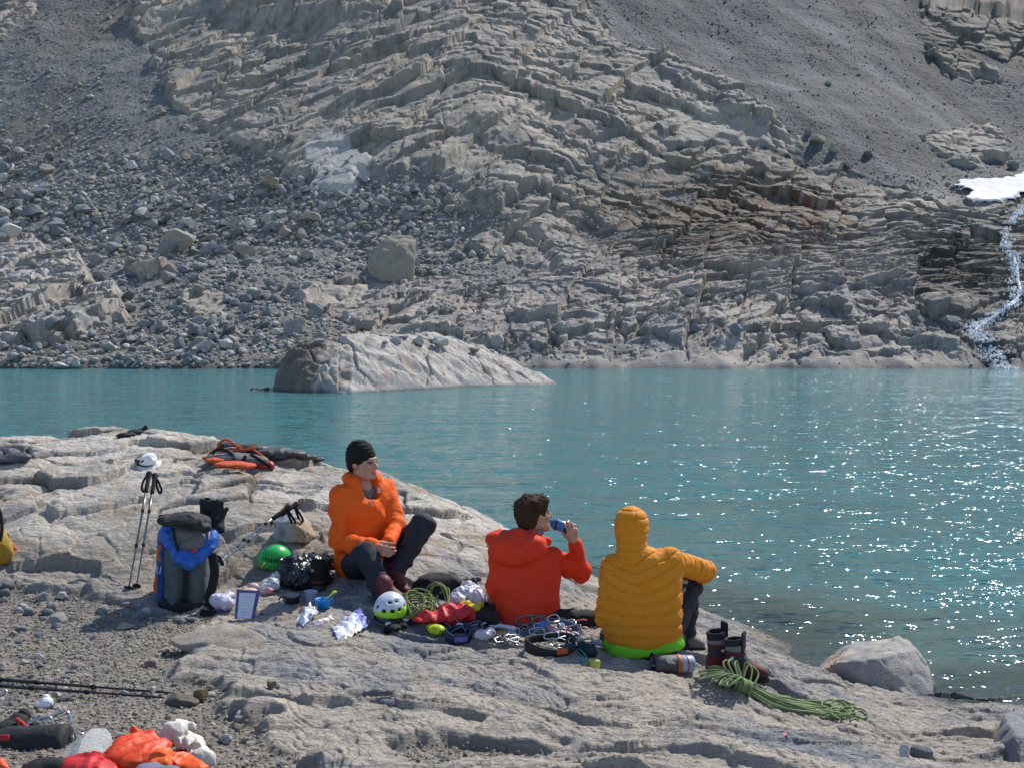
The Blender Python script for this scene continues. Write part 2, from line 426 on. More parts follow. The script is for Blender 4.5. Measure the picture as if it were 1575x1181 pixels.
def ground_base(x, y):
    z = np.empty(x.shape); fx, fy, fz = x.ravel(), y.ravel(), z.ravel()
    for s in range(0, len(fx), 60000):
        a = fx[s:s + 60000]; b = fy[s:s + 60000]
        d = np.hypot(a[:, None] - cps[None, :, 0], b[:, None] - cps[None, :, 1])
        w = (d * d * np.log(d + 1e-9)) @ _tw[:-3] + _tw[-3] + _tw[-2] * a + _tw[-1] * b
        m = np.clip((np.hypot(a, b) - 11.6) / 2.5, 0, 1) * (b > 4); fz[s:s + 60000] = w * (1 - m) + np.minimum(w, -1.2) * m
    return fz.reshape(x.shape)
def world_poly(pts):        # ground-plan polygons from survey points
    return [tuple(PT(*p)[:2]) for p in pts]
GRAVEL = world_poly([(-250,880,7.5),(0,886,7.4),(140,905,7.2),(235,938,7.0),(330,952,6.85),(290,985,6.45),(300,1020,5.85),(270,1045,5.5),(345,1060,5.25),(330,1085,4.95),(420,1115,4.75),(400,1150,4.4),(470,1181,4.1),(500,1400,2.8),(-400,1400,2.8)])
POCKETS = [world_poly([(600,1150,4.5),(690,1135,4.65),(800,1140,4.6),(850,1150,4.5),(760,1200,4.1),(620,1200,4.1)]), world_poly([(520,1100,5.05),(560,1085,5.15),(640,1082,5.2),(600,1108,5.0),(530,1118,4.95)])]
OUTCROP = world_poly([(-600,885,7.5),(0,885,7.45),(140,900,7.25),(240,930,7.05),(340,900,7.35),(470,890,7.5),(560,900,7.5),(640,905,7.6),(760,900,7.9),(900,915,8.1),(1060,980,8.0),(900,700,11),(500,600,14),(-900,600,14)])
def gravel_mask(x, y):
    w = .10 * noise2(x * 3.1, y * 3.1, 5) + .05 * noise2(x * 9, y * 9, 6)
    m = sstep(-.05, .06, in_poly(x, y, GRAVEL) + w)
    for p in POCKETS: m = np.maximum(m, sstep(-.03, .04, in_poly(x, y, p) + w * .8) * .9)
    return m
def _frac(v): return v - np.floor(v)
def ground_full(x, y, want='z'):
    zb = ground_base(x, y); g = gravel_mask(x, y); oc = sstep(-.15, .25, in_poly(x, y, OUTCROP) + .12 * noise2(x * 2, y * 2, 8))
    rk = 1 - g
    wx = .22 * noise2(x * 1.3, y * 1.3, 11) + .07 * noise2(x * 4.5, y * 4.5, 12); wy = .22 * noise2(x * 1.3, y * 1.3, 13) + .07 * noise2(x * 4, y * 4, 14)
    # smooth glaciated slab with stepped foliation, its steep little faces towards the camera
    swell = .06 * noise2(x * .9, y * 1.4, 20) + .035 * noise2(x * 1.9, y * 2.6, 21)
    q = y + .22 * x + 1.5 * wy
    def saw(q, per):
        f = q / per - np.floor(q / per); return (1 - f) * sstep(0, .055, f)
    amp1 = sstep(-.35, .45, noise2(x * .8, y * 1.5, 22)); amp2 = sstep(-.2, .5, noise2(x * 1.5, y * 2.5, 23))
    slab = swell + 0.056 * amp1 * saw(q + .4 * wx, .66) + .016 * amp2 * saw(q * 1.02 + .8 * wx, .21) + .008 * saw(q + wx + .05 * noise2(x * 9, y * 9, 24), .07)
    lens = ridged2(x * .75 + wx, y * 2.3 + wy, 3, 25); slab += .022 * lens
    # blocky jointed outcrop
    c, s = math.cos(.5), math.sin(.5)
    u = (x * c + y * s) + .5 * wx; v = (-x * s + y * c) + .5 * wy
    f1, f2, cid = worley2(u * 2.0, v * 3.0, 30); cr = sstep(.0, .12, f2 - f1)
    g1, g2, cid2 = worley2(u * 5.2, v * 7.5, 31); cr2 = sstep(.0, .14, g2 - g1)
    e1, e2, eid, eu, ev = worley2((x + .5 * wx) * .95 + .3 * y, (y + .8 * wy) * 1.9 - .35 * x, 36, True); dome = sstep(0, .45, e2 - e1)
    slab += .030 * (dome - .6) + .05 * (eid - .5) * eu + .05 * (_frac(eid * 7.3) - .5) * ev
    ckm = sstep(-.05, .4, noise2(x * 1.0 + 9, y * 1.4, 38)); h1, h2, hid = worley2((x + .4 * wx) * 2.3 + .5 * y, (y + .5 * wy) * 4.4 - .7 * x, 39)
    slab += -.028 * (1 - sstep(0, .035, e2 - e1)) * ckm - .012 * (1 - sstep(0, .07, h2 - h1)) * sstep(-.1, .4, noise2(x * 1.7, y * 2 + 4, 41)) + .014 * (hid - .5)
    crm = sstep(-.15, .35, noise2(x * 1.1 + 3, y * 1.3, 37)); tilt = (cid - .5) * .16 + (u * 2 - np.floor(u * 2) - .5) * .03 * (cid - .5)
    out = .7 * tilt + .03 * (cr - 1) * crm + .018 * sstep(0, .55, f2 - f1) + .012 * (cid2 - .5) + .008 * (cr2 - 1) + .05 * noise2(x * 1.2, y * 1.2, 33) + .010 * ridged2(x * 3.2 + wx, y * 4.0 + wy, 2, 34)
    out += .03 * saw(y - .35 * x + 1.2 * wy, .45) * amp1
    det = .008 * fbm2(x * 14, y * 19, 3, 40) + .0035 * noise2(x * 55, y * 60, 44)
    grav = .02 * noise2(x * 1.6, y * 1.6, 50) + .009 * noise2(x * 9, y * 9, 51) + .006 * np.abs(noise2(x * 30, y * 30, 52)) - .03
    far = 1 - sstep(12, 15, np.hypot(x, y))
    z = zb + far * (rk * ((1 - oc) * slab + oc * out + det * (1 - .25 * oc)) + g * grav)
    if want == 'z': return z
    return z, g, oc, dict(cid=cid, cid2=cid2, cr=cr, cr2=cr2, crm=crm, lens=lens, amp1=amp1, wx=wx, wy=wy, q=q)
_rd = np.arange(3.0, 13, .01)
def G(px, py, lift=0.0):
    """the point of the shore under a survey pixel"""
    a, b = ray(px, py); z = ground_full(a * _rd, _rd); h = np.nonzero(CAM[2] + b * _rd <= z)[0]
    d = _rd[h[0]] if len(h) else 8.0
    return np.array([a * d, d, CAM[2] + b * d + lift])
def GZ(x, y):
    return float(ground_full(np.array([float(x)]), np.array([float(y)]))[0])
def GZs(xy):
    xy = np.asarray(xy, float); return ground_full(xy[:, 0].copy(), xy[:, 1].copy())

th = np.radians(np.r_[np.linspace(-180, -75, 40, endpoint=False), np.linspace(-75, -29, 90, endpoint=False), np.linspace(-29, 29, 960, endpoint=False), np.linspace(29, 75, 90, endpoint=False), np.linspace(75, 180, 41)])
rr = np.r_[np.linspace(.2, 3.4, 40, endpoint=False), np.linspace(3.4, 8.2, 560, endpoint=False), np.linspace(8.2, 11.2, 300, endpoint=False), np.linspace(11.2, 22, 60)]
RR, TT = np.meshgrid(rr, th, indexing='ij'); gx = RR * np.sin(TT); gy = RR * np.cos(TT)
gz, gg, goc, gi = ground_full(gx, gy, 'all')
# stone colour: grey-beige slab, blue-grey smooth beds, whiter patches towards the crest, tan iron stain
n1 = fbm2(gx * .8, gy * 1.3, 4, 60); n2 = fbm2(gx * 2.6 + gi['wx'], gy * 5 + gi['wy'], 4, 64); n3 = fbm2(gx * 7, gy * 12, 3, 70)
slabc = mixc((.355, .315, .265), (.265, .258, .255), sstep(-.25, .55, n1 + .5 * n2))
slabc = mixc(slabc, (.43, .37, .30), sstep(.15, .8, n2 - .3 * n1) * .7)
slabc = mixc(slabc, (.15, .168, .195), sstep(.25, .6, n3 * .4 + n1 * .6) * .7)
outc = mixc((.44, .415, .375), (.31, .305, .31), sstep(-.2, .6, n2 + .4 * n1)); outc = outc * (.82 + .36 * gi['cid2'])[..., None]
outc = mixc(outc, (.37, .275, .175), sstep(.2, .7, fbm2(gx * 3, gy * 3, 3, 75) + .25 * (gi['cid'] - .4)) * .75)
crest = sstep(8.0, 9.4, gy - .35 * gx) * sstep(-.3, .3, noise2(gx * 1.1, gy * 1.1, 77)); outc = mixc(outc, (.58, .555, .51), crest * .7)
lowl = sstep(.35, -.2, gz - 1.0 + .2 * n1) * (gx < -1.2); outc = mixc(outc, (.26, .235, .205), np.clip(lowl, 0, 1) * .8)
outc = outc * np.array([1.0, .955, .89]); gravc = mixc((.19, .168, .14), (.25, .222, .185), sstep(-.4, .5, n3)); wet = sstep(.16, .02, gz)
gc = mixc(mixc(slabc, outc, goc), gravc, gg); gc = mixc(gc, gc * .45 * np.array([.95, 1.0, 1.0]), wet)
seam = np.clip(goc * (1 - gi['cr']) * .7 * gi['crm'], 0, 1)[..., None]; gc = gc * (1 - seam) + np.array([.16, .13, .10]) * seam
M_shore = m_rock('shore_rock', 1.0, .65, fine=95)
gF = grid_faces(*gx.shape)[:, ::-1]
ground = bpy.data.objects.new('ground', raw_mesh('ground', np.stack([gx, gy, gz], -1).reshape(-1, 3), gF, gc.reshape(-1, 3)))
COL.objects.link(ground); ground.data.materials.append(M_shore); tag(ground, 'pale layered rock shore with a gravel hollow beside the lake', 'ground', kind='structure')

# ------------------------------------------------------------------ lake
wt = np.radians(np.linspace(-70, 70, 420)); wr = np.r_[np.geomspace(4.5, 20, 260, endpoint=False), np.geomspace(20, 220, 120)]
WR, WT = np.meshgrid(wr, wt, indexing='ij'); wx_ = WR * np.sin(WT); wy_ = WR * np.cos(WT)
dep = np.clip(WATER_Z - ground_base(wx_, wy_), -1, 6); dep = np.where(WR > 17, 6, dep)
dep = dep + .25 * fbm2(wx_ * .5, wy_ * .9, 3, 80) * (WR < 17)
shal = sstep(1.7, .1, dep)
for (px, py, d, sx, sy, a) in [(745,742,18.6,1.3,.7,.55),(1330,957,9.4,.75,.16,.9),(1180,900,10.7,.8,.22,.6),(1120,905,10.6,.5,.2,.5)]:   # sunken stones
    c = PT(px, py, d); shal = np.maximum(shal, a * np.exp(-((wx_ - c[0]) / sx) ** 2 - ((wy_ - c[1]) / sy) ** 2))
milk = mixc((.050, .172, .176), (.072, .120, .108), np.clip(shal * 1.1, 0, 1)); milk = mixc(milk, (.030, .045, .043), sstep(.8, 1.0, shal) * .7)
milk = mixc(milk, (.065, .205, .215), sstep(30, 85, WR) * .6)
wave = np.zeros_like(WR)
lakeV = np.stack([wx_, wy_, np.full_like(wx_, WATER_Z)], -1).reshape(-1, 3)
t = NT('glacial_water')
def _wave(scale, rot, ns, amp):
    n = t.new('ShaderNodeTexNoise', Scale=ns, Detail=1.5, Roughness=.5, Distortion=.25); t.link(t.coord(scale, rot), n.inputs['Vector'])
    v = t.new('ShaderNodeVectorMath', operation='MULTIPLY_ADD'); t.link(n.outputs['Color'], v.inputs[0]); v.inputs[1].default_value = (amp, amp, 0); v.inputs[2].default_value = (-.5 * amp, -.5 * amp, 0); return v.outputs[0]
def _vadd(a, b):
    v = t.new('ShaderNodeVectorMath', operation='ADD'); t.link(a, v.inputs[0])
    if isinstance(b, tuple): v.inputs[1].default_value = b
    else: t.link(b, v.inputs[1])
    return v.outputs[0]
sl = _vadd(_vadd(_wave((.35, 1.1, 1), (0, 0, .12), 1.1, .6), _wave((.5, 1.5, 1), (0, 0, -.10), 4.4, 1.45)), _vadd(_wave((.65, 1.5, 1), (0, 0, .22), 13, 1.85), (0, 0, 1.0)))
nv = t.new('ShaderNodeVectorMath', operation='NORMALIZE'); t.link(sl, nv.inputs[0])
M_water = t.done(t.attr(), .085, nv.outputs[0], IOR=1.33); t.b.inputs['Specular IOR Level'].default_value = .40
lake = bpy.data.objects.new('lake', raw_mesh('lake', lakeV, grid_faces(*wx_.shape)[:, ::-1], milk.reshape(-1, 3))); COL.objects.link(lake)
lake.data.materials.append(M_water); tag(lake, 'milky turquoise glacial lake glittering in the sun', 'water', kind='structure')

# ------------------------------------------------------------------ far hillside
def prof(y, t):
    s0 = .33 + .10 * sstep(.0, .45, t); s1 = .70
    yy = y - 88; b = 40 + 6 * np.sin(t * 7)
    return np.where(yy < 0, yy * .25, np.where(yy < b, yy * s0, b * s0 + (yy - b) * s1 - 4 * (s1 - s0) * (1 - np.exp(-(np.maximum(yy - b, 0)) / 4))))
ht = np.r_[np.linspace(-1.2, -.51, 60, endpoint=False), np.linspace(-.51, .51, 1330, endpoint=False), np.linspace(.51, 1.2, 61)]
hy = np.r_[np.linspace(80, 86, 6, endpoint=False), np.linspace(86, 132, 420, endpoint=False), np.linspace(132, 205, 400, endpoint=False), np.linspace(205, 330, 60)]
HY, HT = np.meshgrid(hy, ht, indexing='ij'); HX = HT * HY
spur = 7 * np.exp(-((HT + .02) / .16) ** 2) * sstep(110, 140, HY) - 16 * sstep(.22, .5, HT) * sstep(120, 170, HY)
HZ = prof(HY + spur, HT) - .9 * sstep(86, 92, HY) + .9 + 1.2 * fbm2(HX * .03, HY * .03, 3, 100) * sstep(88, 100, HY)
HPX, HPY = project(HX, HY, HZ)
wob = 16 * fbm2(HX * .09, HY * .12, 4, 110)
wxp = HPX + 14 * noise2(HX * .2, HY * .2, 117) + 6 * noise2(HX * .7, HY * .7, 118); wyp = HPY + 10 * noise2(HX * .2, HY * .2, 119) + 5 * noise2(HX * .7, HY * .7, 120)
def pm(poly, soft=10, rough=1.0):
    x0 = min(p[0] for p in poly) - 80; x1 = max(p[0] for p in poly) + 80; y0 = min(p[1] for p in poly) - 80; y1 = max(p[1] for p in poly) + 80
    m = np.zeros(HPX.shape); b = (HPX > x0) & (HPX < x1) & (HPY > y0) & (HPY < y1)
    m[b] = sstep(-soft, soft, in_poly(wxp[b], wyp[b], poly) + rough * wob[b] * .6); return m
R_main = pm([(190,30),(330,-60),(900,-80),(925,40),(960,75),(1040,85),(1100,130),(1180,170),(1240,225),(1232,238),(1100,232),(1000,240),(900,255),(850,290),(760,322),(700,275),(640,262),(600,290),(560,278),(530,300),(480,298),(440,252),(380,238),(290,192),(270,160),(240,110),(215,60)])
R_low = pm([(760,335),(830,300),(900,255),(1000,238),(1100,232),(1200,240),(1300,268),(1400,300),(1480,318),(1700,310),(1900,580),(860,580),(800,545),(700,525),(560,515),(480,480),(445,445),(520,428),(640,425),(760,440),(860,430),(840,390),(820,360)], 10)
R_mid = pm([(700,375),(760,350),(850,340),(900,380),(840,420),(780,400),(720,390)], 8) * .9
R_left = pm([(-300,395),(0,388),(60,383),(125,418),(185,462),(195,495),(130,515),(0,535),(-300,560)], 8, .6)
R_sm = np.maximum.reduce([pm([(690,305),(740,300),(772,312),(765,328),(700,325)], 5, .4), pm([(200,412),(255,405),(270,425),(215,432)], 5, .4), pm([(260,455),(350,450),(372,485),(300,490)], 7, .8) * .8,
    pm([(1420,205),(1490,198),(1550,215),(1555,250),(1480,262),(1430,235)], 8, .6), pm([(1425,75),(1480,85),(1550,115),(1545,132),(1480,122)], 8), pm([(-60,0),(60,-10),(50,25),(0,60),(-60,60)], 10), pm([(1390,-60),(1600,-80),(1640,60),(1540,100),(1430,50)], 16)*.8,
    pm([(1030,80),(1000,110),(1060,140),(1150,200),(1235,232),(1240,222),(1180,168),(1100,128)], 6, .5)])
holes = sstep(.5, .85, fbm2(HX * .075, HY * .13, 4, 131) + .25 * (HPX < 1000) * sstep(250, 480, HPY)) * (R_low > .1)
rock = np.maximum.reduce([R_main, R_low * (1 - .85 * holes), R_mid, R_left, R_sm])
white = pm([(470,225),(520,213),(572,248),(574,282),(522,305),(482,297)], 4, .3)
tanp = pm([(1030,170),(1110,175),(1200,222),(1110,228),(1040,215)], 6, .4)
# bedding: rises to the right in the west, falls to the right in the east, lies flat by the shore
dip = .20 - .62 * sstep(560, 900, HPX); dip = dip * sstep(470, 330, HPY) + .05
warp = 1.7 * noise2(HX * .06, HY * .08, 140) + .6 * noise2(HX * .25, HY * .3, 141) + .22 * noise2(HX * .9, HY * 1.1, 142)
q = HZ - HX * dip + warp
def terr(q, per, sharp=.22):
    f = q / per; i = np.floor(f); f = f - i; return per * (i + sstep(.5 - sharp, .5 + sharp, f) - (i + f))
a2 = sstep(-.35, .35, noise2(HX * .10, HY * .12, 151)); a3 = sstep(-.1, .6, noise2(HX * .16 + 5, HY * .2, 152)); up = sstep(430, 330, HPY)
def blocks(su, sq, seed, jw):
    f1, f2, cid, lu, lv = worley2((HX + .35 * warp) / su, (q + .3 * warp) / sq, seed, True); return sstep(0, jw, f2 - f1), cid, lu, lv, f2 - f1
b1, wid, lu1, lv1, e1 = blocks(13.0, 5.0, 160, .10); b2, wid2, lu2, lv2, e2 = blocks(4.6, 1.9, 161, .12); b3, vid, lu3, lv3, e3 = blocks(1.7, .62, 162, .14)
fr = lambda c, k: c * k - np.floor(c * k)
big = .25 + .75 * sstep(-.25, .45, noise2(HX * .045 + 7, HY * .06, 153)); c_, s_ = math.cos(1.0), math.sin(1.0)
x1, x2, xid, xu, xv = worley2((HX * c_ + HZ * s_ + .5 * warp) / 7.5, (-HX * s_ + HZ * c_ * 1.4) / 3.4, 164, True)
disp = .55 * ((xid - .5) * 1.5 + xu * (fr(xid, 4.3) - .5) * 1.6 - xv * .7) - .16 * (1 - sstep(0, .08, x2 - x1)) * a2
disp += .72 * big * (.75 + .5 * up) * ((wid - .5) * 1.3 - lv1 * (.55 + .75 * fr(wid, 7.3)) * 1.1 + lu1 * (fr(wid, 3.1) - .5) * 2.0 - .45 * (1 - b1))
disp += (1 - .3 * up) * (.25 + .60 * a2) * (.5 + .5 * big) * ((wid2 - .5) * .75 - lv2 * .65 * (.5 + fr(wid2, 5.7)) + lu2 * (fr(wid2, 9.1) - .5) * .8 - .30 * (1 - b2))
disp += (1 - .5 * up) * (.30 + .70 * a3) * ((vid - .5) * .42 - lv3 * .30 - .16 * (1 - b3)) * (1.25 - .25 * up)
disp += .5 * fbm2(HX * .10, HY * .14, 3, 170) + (1 - .45 * up) * (.07 + .12 * a3) * fbm2(HX * 1.1, HY * 1.3, 3, 175) + (1 - up) * .16 * terr(q * 1.03, .55, .2)
raise_ = .75 * R_main + .7 * R_low * sstep(88, 93, HY) + 1.5 * R_left + .8 * R_sm + .5 * R_mid
smooth_ = np.clip(white * .6 + tanp * .6, 0, .8)
gull = .05 * ridged2((HX + .55 * HY) * .16, HY * .012, 3, 180) * sstep(330, 200, HPY) * (HPX > 850)
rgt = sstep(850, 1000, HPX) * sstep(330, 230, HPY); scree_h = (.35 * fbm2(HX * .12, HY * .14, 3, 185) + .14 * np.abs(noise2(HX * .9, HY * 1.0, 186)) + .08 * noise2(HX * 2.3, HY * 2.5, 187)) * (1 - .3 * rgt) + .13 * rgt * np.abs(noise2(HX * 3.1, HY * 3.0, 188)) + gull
HZ0 = HZ.copy(); push = rock * (raise_ + disp * (1 - smooth_)) * sstep(87.5, 93, HY)
HZ = HZ + np.where(HY < 93, rock * (raise_ + disp * (1 - smooth_)), push) * .86 + (1 - rock) * scree_h; HY0 = HY; HYD = HY - .55 * push
# overhanging band at the head of the face
band = np.exp(-((HPY - (40 - (HPX - 200) * .055 + 10 * np.sin(HPX * .015))) / 13) ** 2) * (HPX > 190) * (HPX < 620); HZ = HZ + 2.2 * band * R_main
cap_ = (HY - 87.2 + 1.2 * fbm2(HX * .18, HY * .1, 3, 190)) * .6; HZ = np.where(HY < 91, np.minimum(HZ, cap_ + .5 * np.maximum(HZ - cap_, 0) * sstep(87, 91, HY)), HZ)
# stream bed on the right
STREAM = [(1600,300),(1562,330),(1545,362),(1548,385),(1562,410),(1560,440),(1566,455),(1545,480),(1520,495),(1500,508),(1512,525),(1525,540),(1540,556),(1560,574)]
k1 = fbm2(HX * .11, HY * .16, 4, 200); k2 = fbm2(HX * .5, HY * .8, 4, 205); k3 = fbm2(HX * .05, HY * .05, 3, 210); streak = fbm2(HX * .9, HZ * .12, 3, 214)
scr = mixc((.150, .163, .178), (.205, .208, .21), sstep(-.3, .5, k1)); scr = mixc(scr, (.17, .15, .125), sstep(.1, .7, k3) * .6); scr = scr * (1 + .22 * k2)[..., None]
apr = sstep(200, 300, HPY) * sstep(960, 820, HPX); scr = mixc(scr, (.215, .215, .215), apr * .8); scr = mixc(scr, (.058, .072, .090), np.clip(rgt * .92 * (.85 + .4 * k1 + .3 * k3), 0, 1)); scr = scr * (1 + rgt * .55 * fbm2((HX + .42 * HY) * .22, HY * .012, 4, 217))[..., None]; scr = mixc(scr, (.19, .17, .15), sstep(430, 540, HPY) * (HPX < 700) * .7)  # upper right scree darkened: its part shade is painted into the colour
rc = mixc((.385, .34, .28), (.295, .275, .25), sstep(-.4, .5, k1)); rc = mixc(rc, (.42, .35, .27), sstep(0, .6, k2 - .3 * k1) * .6)
rc = mixc(rc, (.17, .15, .125), sstep(.1, .7, streak + .3 * k1) * .5)
low = R_low * sstep(330, 440, HPY); rc = mixc(rc, rc * np.array([1.03, 1.03, 1.08]), low)
brown = np.exp(-((HPX - 1110) / 190) ** 2 - ((HPY - 335) / 75) ** 2); rc = mixc(rc, (.125, .098, .066), np.clip(brown * (1.25 + .9 * k2), 0, .92))
red = np.exp(-((HPX - 1180) / 150) ** 2 - ((HPY - 335) / 58) ** 2); rc = mixc(rc, (.15, .075, .05), np.clip(red * sstep(-.2, .5, k2 + streak * .6), 0, .8))
moss = np.exp(-((HPX - 1470) / 70) ** 2 - ((HPY - 420) / 55) ** 2); rc = mixc(rc, (.06, .056, .045), np.clip(1.5 * moss * (1 + k2), 0, .93))
rc = mixc(rc, (.47, .46, .45), R_left * sstep(-.2, .5, k2 + k1) * .7)
rc = rc * (.84 + .20 * vid + .16 * wid2)[..., None]; rc = mixc(rc, (.54, .52, .475), white * .85); rc = mixc(rc, (.44, .40, .33), tanp * .8)
scr = scr * np.array([.86, .82, .77]); hc = mixc(scr, rc, sstep(.25, .7, rock + .15 * k2))
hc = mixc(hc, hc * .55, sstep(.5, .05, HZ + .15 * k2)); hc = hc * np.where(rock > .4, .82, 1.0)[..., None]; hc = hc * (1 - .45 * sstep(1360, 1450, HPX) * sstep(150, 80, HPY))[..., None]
wd = np.full(HPX.shape, 1e9)
for (ax_, ay_), (bx_, by_) in zip(STREAM, STREAM[1:]):
    t_ = np.clip(((HPX - ax_) * (bx_ - ax_) + (HPY - ay_) * (by_ - ay_)) / ((bx_ - ax_) ** 2 + (by_ - ay_) ** 2), 0, 1); wd = np.minimum(wd, np.hypot(HPX - ax_ - t_ * (bx_ - ax_), HPY - ay_ - t_ * (by_ - ay_)))
hc = mixc(hc, hc * np.array([.36, .36, .36]), sstep(34, 8, wd + 14 * k2) * .85)      # rock wetted by the stream
M_hill = m_rock('hill_rock', .12, .28, fine=75)
sn = pm([(1466,294),(1500,286),(1700,272),(1700,306),(1580,312),(1535,322),(1500,316)], 3, .15)
_sm = sstep(.01, .35, sn); HZ = HZ * (1 - _sm) + (HZ0 + .6) * _sm; HYD = HYD + .55 * push * _sm
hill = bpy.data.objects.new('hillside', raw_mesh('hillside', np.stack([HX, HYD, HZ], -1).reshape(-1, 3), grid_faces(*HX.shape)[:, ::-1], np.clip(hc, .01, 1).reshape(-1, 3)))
COL.objects.link(hill); hill.data.materials.append(M_hill); tag(hill, 'steep mountainside of beige rock and grey scree across the lake', 'hillside', kind='structure')
HPXf, HPYf = project(HX, HYD, HZ)
def hill_z(x, y):
    t_ = np.clip(np.interp(np.asarray(x) / y, ht, np.arange(len(ht))), 0, len(ht) - 1.001); r_ = np.clip(np.interp(y, hy, np.arange(len(hy))), 0, len(hy) - 1.001)
    i = r_.astype(int); j = t_.astype(int); a = r_ - i; b = t_ - j
    return (HZ[i, j] * (1 - b) + HZ[i, j + 1] * b) * (1 - a) + (HZ[i + 1, j] * (1 - b) + HZ[i + 1, j + 1] * b) * a
# first visible hill vertex for a survey pixel
_colidx = lambda px: int(np.argmin(np.abs(ht - ray(px, 300)[0])))
def HP(px, py):
    j = _colidx(px); c = HPYf[:, j]; k = np.nonzero((c <= py) & (hy > 86.5))[0]; i = k[0] if len(k) else len(hy) // 2
    return np.array([HX[i, j], HYD[i, j], HZ[i, j]])

# snow patch and stream
def hill_sheet(mask, lift, thr=.5):
    I, J = np.nonzero((mask[:-1, :-1] > thr)); ids = {}; F = []; c = HX.shape[1]
    f = np.stack([I * c + J, (I + 1) * c + J, (I + 1) * c + J + 1, I * c + J + 1], 1)[:, ::-1]
    u, inv = np.unique(f, return_inverse=True); V = np.stack([HX, HYD, HZ], -1).reshape(-1, 3)[u] + np.array([0, -.1, 0]) ; return V, inv.reshape(f.shape), u
V, F, u = hill_sheet(sn, .4)
V[:, 2] = V[:, 2] + .03 + .30 * sstep(.5, .98, sn.ravel()[u]) + .10 * fbm2(V[:, 0] * .3, V[:, 1] * .3, 3, 222)
t = NT('old_snow'); v = t.coord(); M_snow = t.done(t.mix((.42, .435, .46), t.ramp(t.noise(v, .6, 5), [(.3, .86), (.6, 1)])), .7, t.bump(t.noise(v, 1.2, 4), .4, .2))
solid('snow_patch', V, F, M_snow, 'white snow patch on the scree at the right edge', 'snow', kind='structure')
t = NT('falling_water'); v = t.coord((2.0, 2.0, .5)); n = t.noise(v, 2.2, 4, .65); M_fall = t.done(t.mix((.84, .86, .88), t.ramp(n, [(.3, (.86, .88, .91)), (.6, (1, 1, 1))])), .9); t.b.inputs['Specular IOR Level'].default_value = .1; n2_ = t.noise(t.coord((2.2, 2.2, .7)), 2.0, 3, .6); t.link(t.ramp(n2_, [(.42, 0.0), (.54, 1.0)]), t.b.inputs['Alpha'])
sv = []
def stream(pts, wid, seed):
    P = []; r = np.random.default_rng(seed)
    C = catmull(np.array([[a, b, 0] for a, b in pts], float), 9)
    V = []; n = len(C); k = 6
    for i, c in enumerate(C):
        w = wid * (.7 + .5 * noise2(np.array([i * .31]), np.array([seed * 1.7]), 5)[0]); w = max(w, wid * .35)
        for j in range(k):
            p = HP(c[0] + (j / (k - 1) - .5) * w * 10.8 + r.normal() * .5, c[1]); V.append(p + np.array([0, -.25, .16 + .10 * math.sin(math.pi * j / (k - 1))]))
    V = np.array(V)
    for x in (0, 1, 2) * 2:
        Z = V[:, x].reshape(n, k).copy(); Z[1:-1] = .25 * Z[:-2] + .5 * Z[1:-1] + .25 * Z[2:]; V[:, x] = Z.ravel()
    return V, [list(f) for f in grid_faces(n, k)]
rf = np.random.default_rng(31); SC_ = catmull(np.array([[x, y, 0] for x, y in STREAM], float), 4)[:, :2]; strands = []
for k in range(70):            # a broken cascade: many short threads that part and rejoin, spreading towards the lake
    i0 = rf.integers(0, len(SC_) - 6); n_ = rf.integers(4, 9); seg = SC_[i0:i0 + n_]; spread = 6 + 10 * (i0 / len(SC_)) ** 2; o = rf.normal(size=2) * (spread, 1.5)
    if len(seg) >= 3: strands.append(stream([(x + o[0] * (.6 + .4 * j / n_), y + o[1]) for j, (x, y) in enumerate(seg)], rf.uniform(.08, .30), 10 + k))
for P in ([(1556,395),(1564,430),(1566,458),(1550,476)], [(1548,478),(1528,492),(1502,508)], [(1540,484),(1520,498),(1500,512)]): strands.append(stream(P, .7, 5))
strands.append(stream([(1530,358),(1500,350),(1470,352),(1440,360)], .22, 7))
foam = []; V0, F0 = ico(1)
for k in range(3200):
    u_ = rf.uniform(0, len(SC_) - 1.001); i = int(u_); c = SC_[i] * (1 - u_ + i) + SC_[i + 1] * (u_ - i); fr_ = u_ / len(SC_)
    p = HP(c[0] + rf.normal() * (3.2 + 7.5 * fr_ ** 2 + (6 if rf.uniform() < .15 else 0)), c[1] + rf.normal() * 2); z = rf.uniform(.025, .095) * (1.15 - .35 * fr_)
    foam.append((V0 * np.array([z * rf.uniform(.7, 1.6), z, z * rf.uniform(.8, 2.6)]) * rf.uniform(.75, 1.25, (len(V0), 1)) + p + np.array([0, -.12, z * .4]), F0))
V, F = merge(*strands[-4:], *foam)
solid('waterfall', V, F, M_fall, 'thin white stream tumbling down the dark rocks at the right edge', 'waterfall', kind='structure')

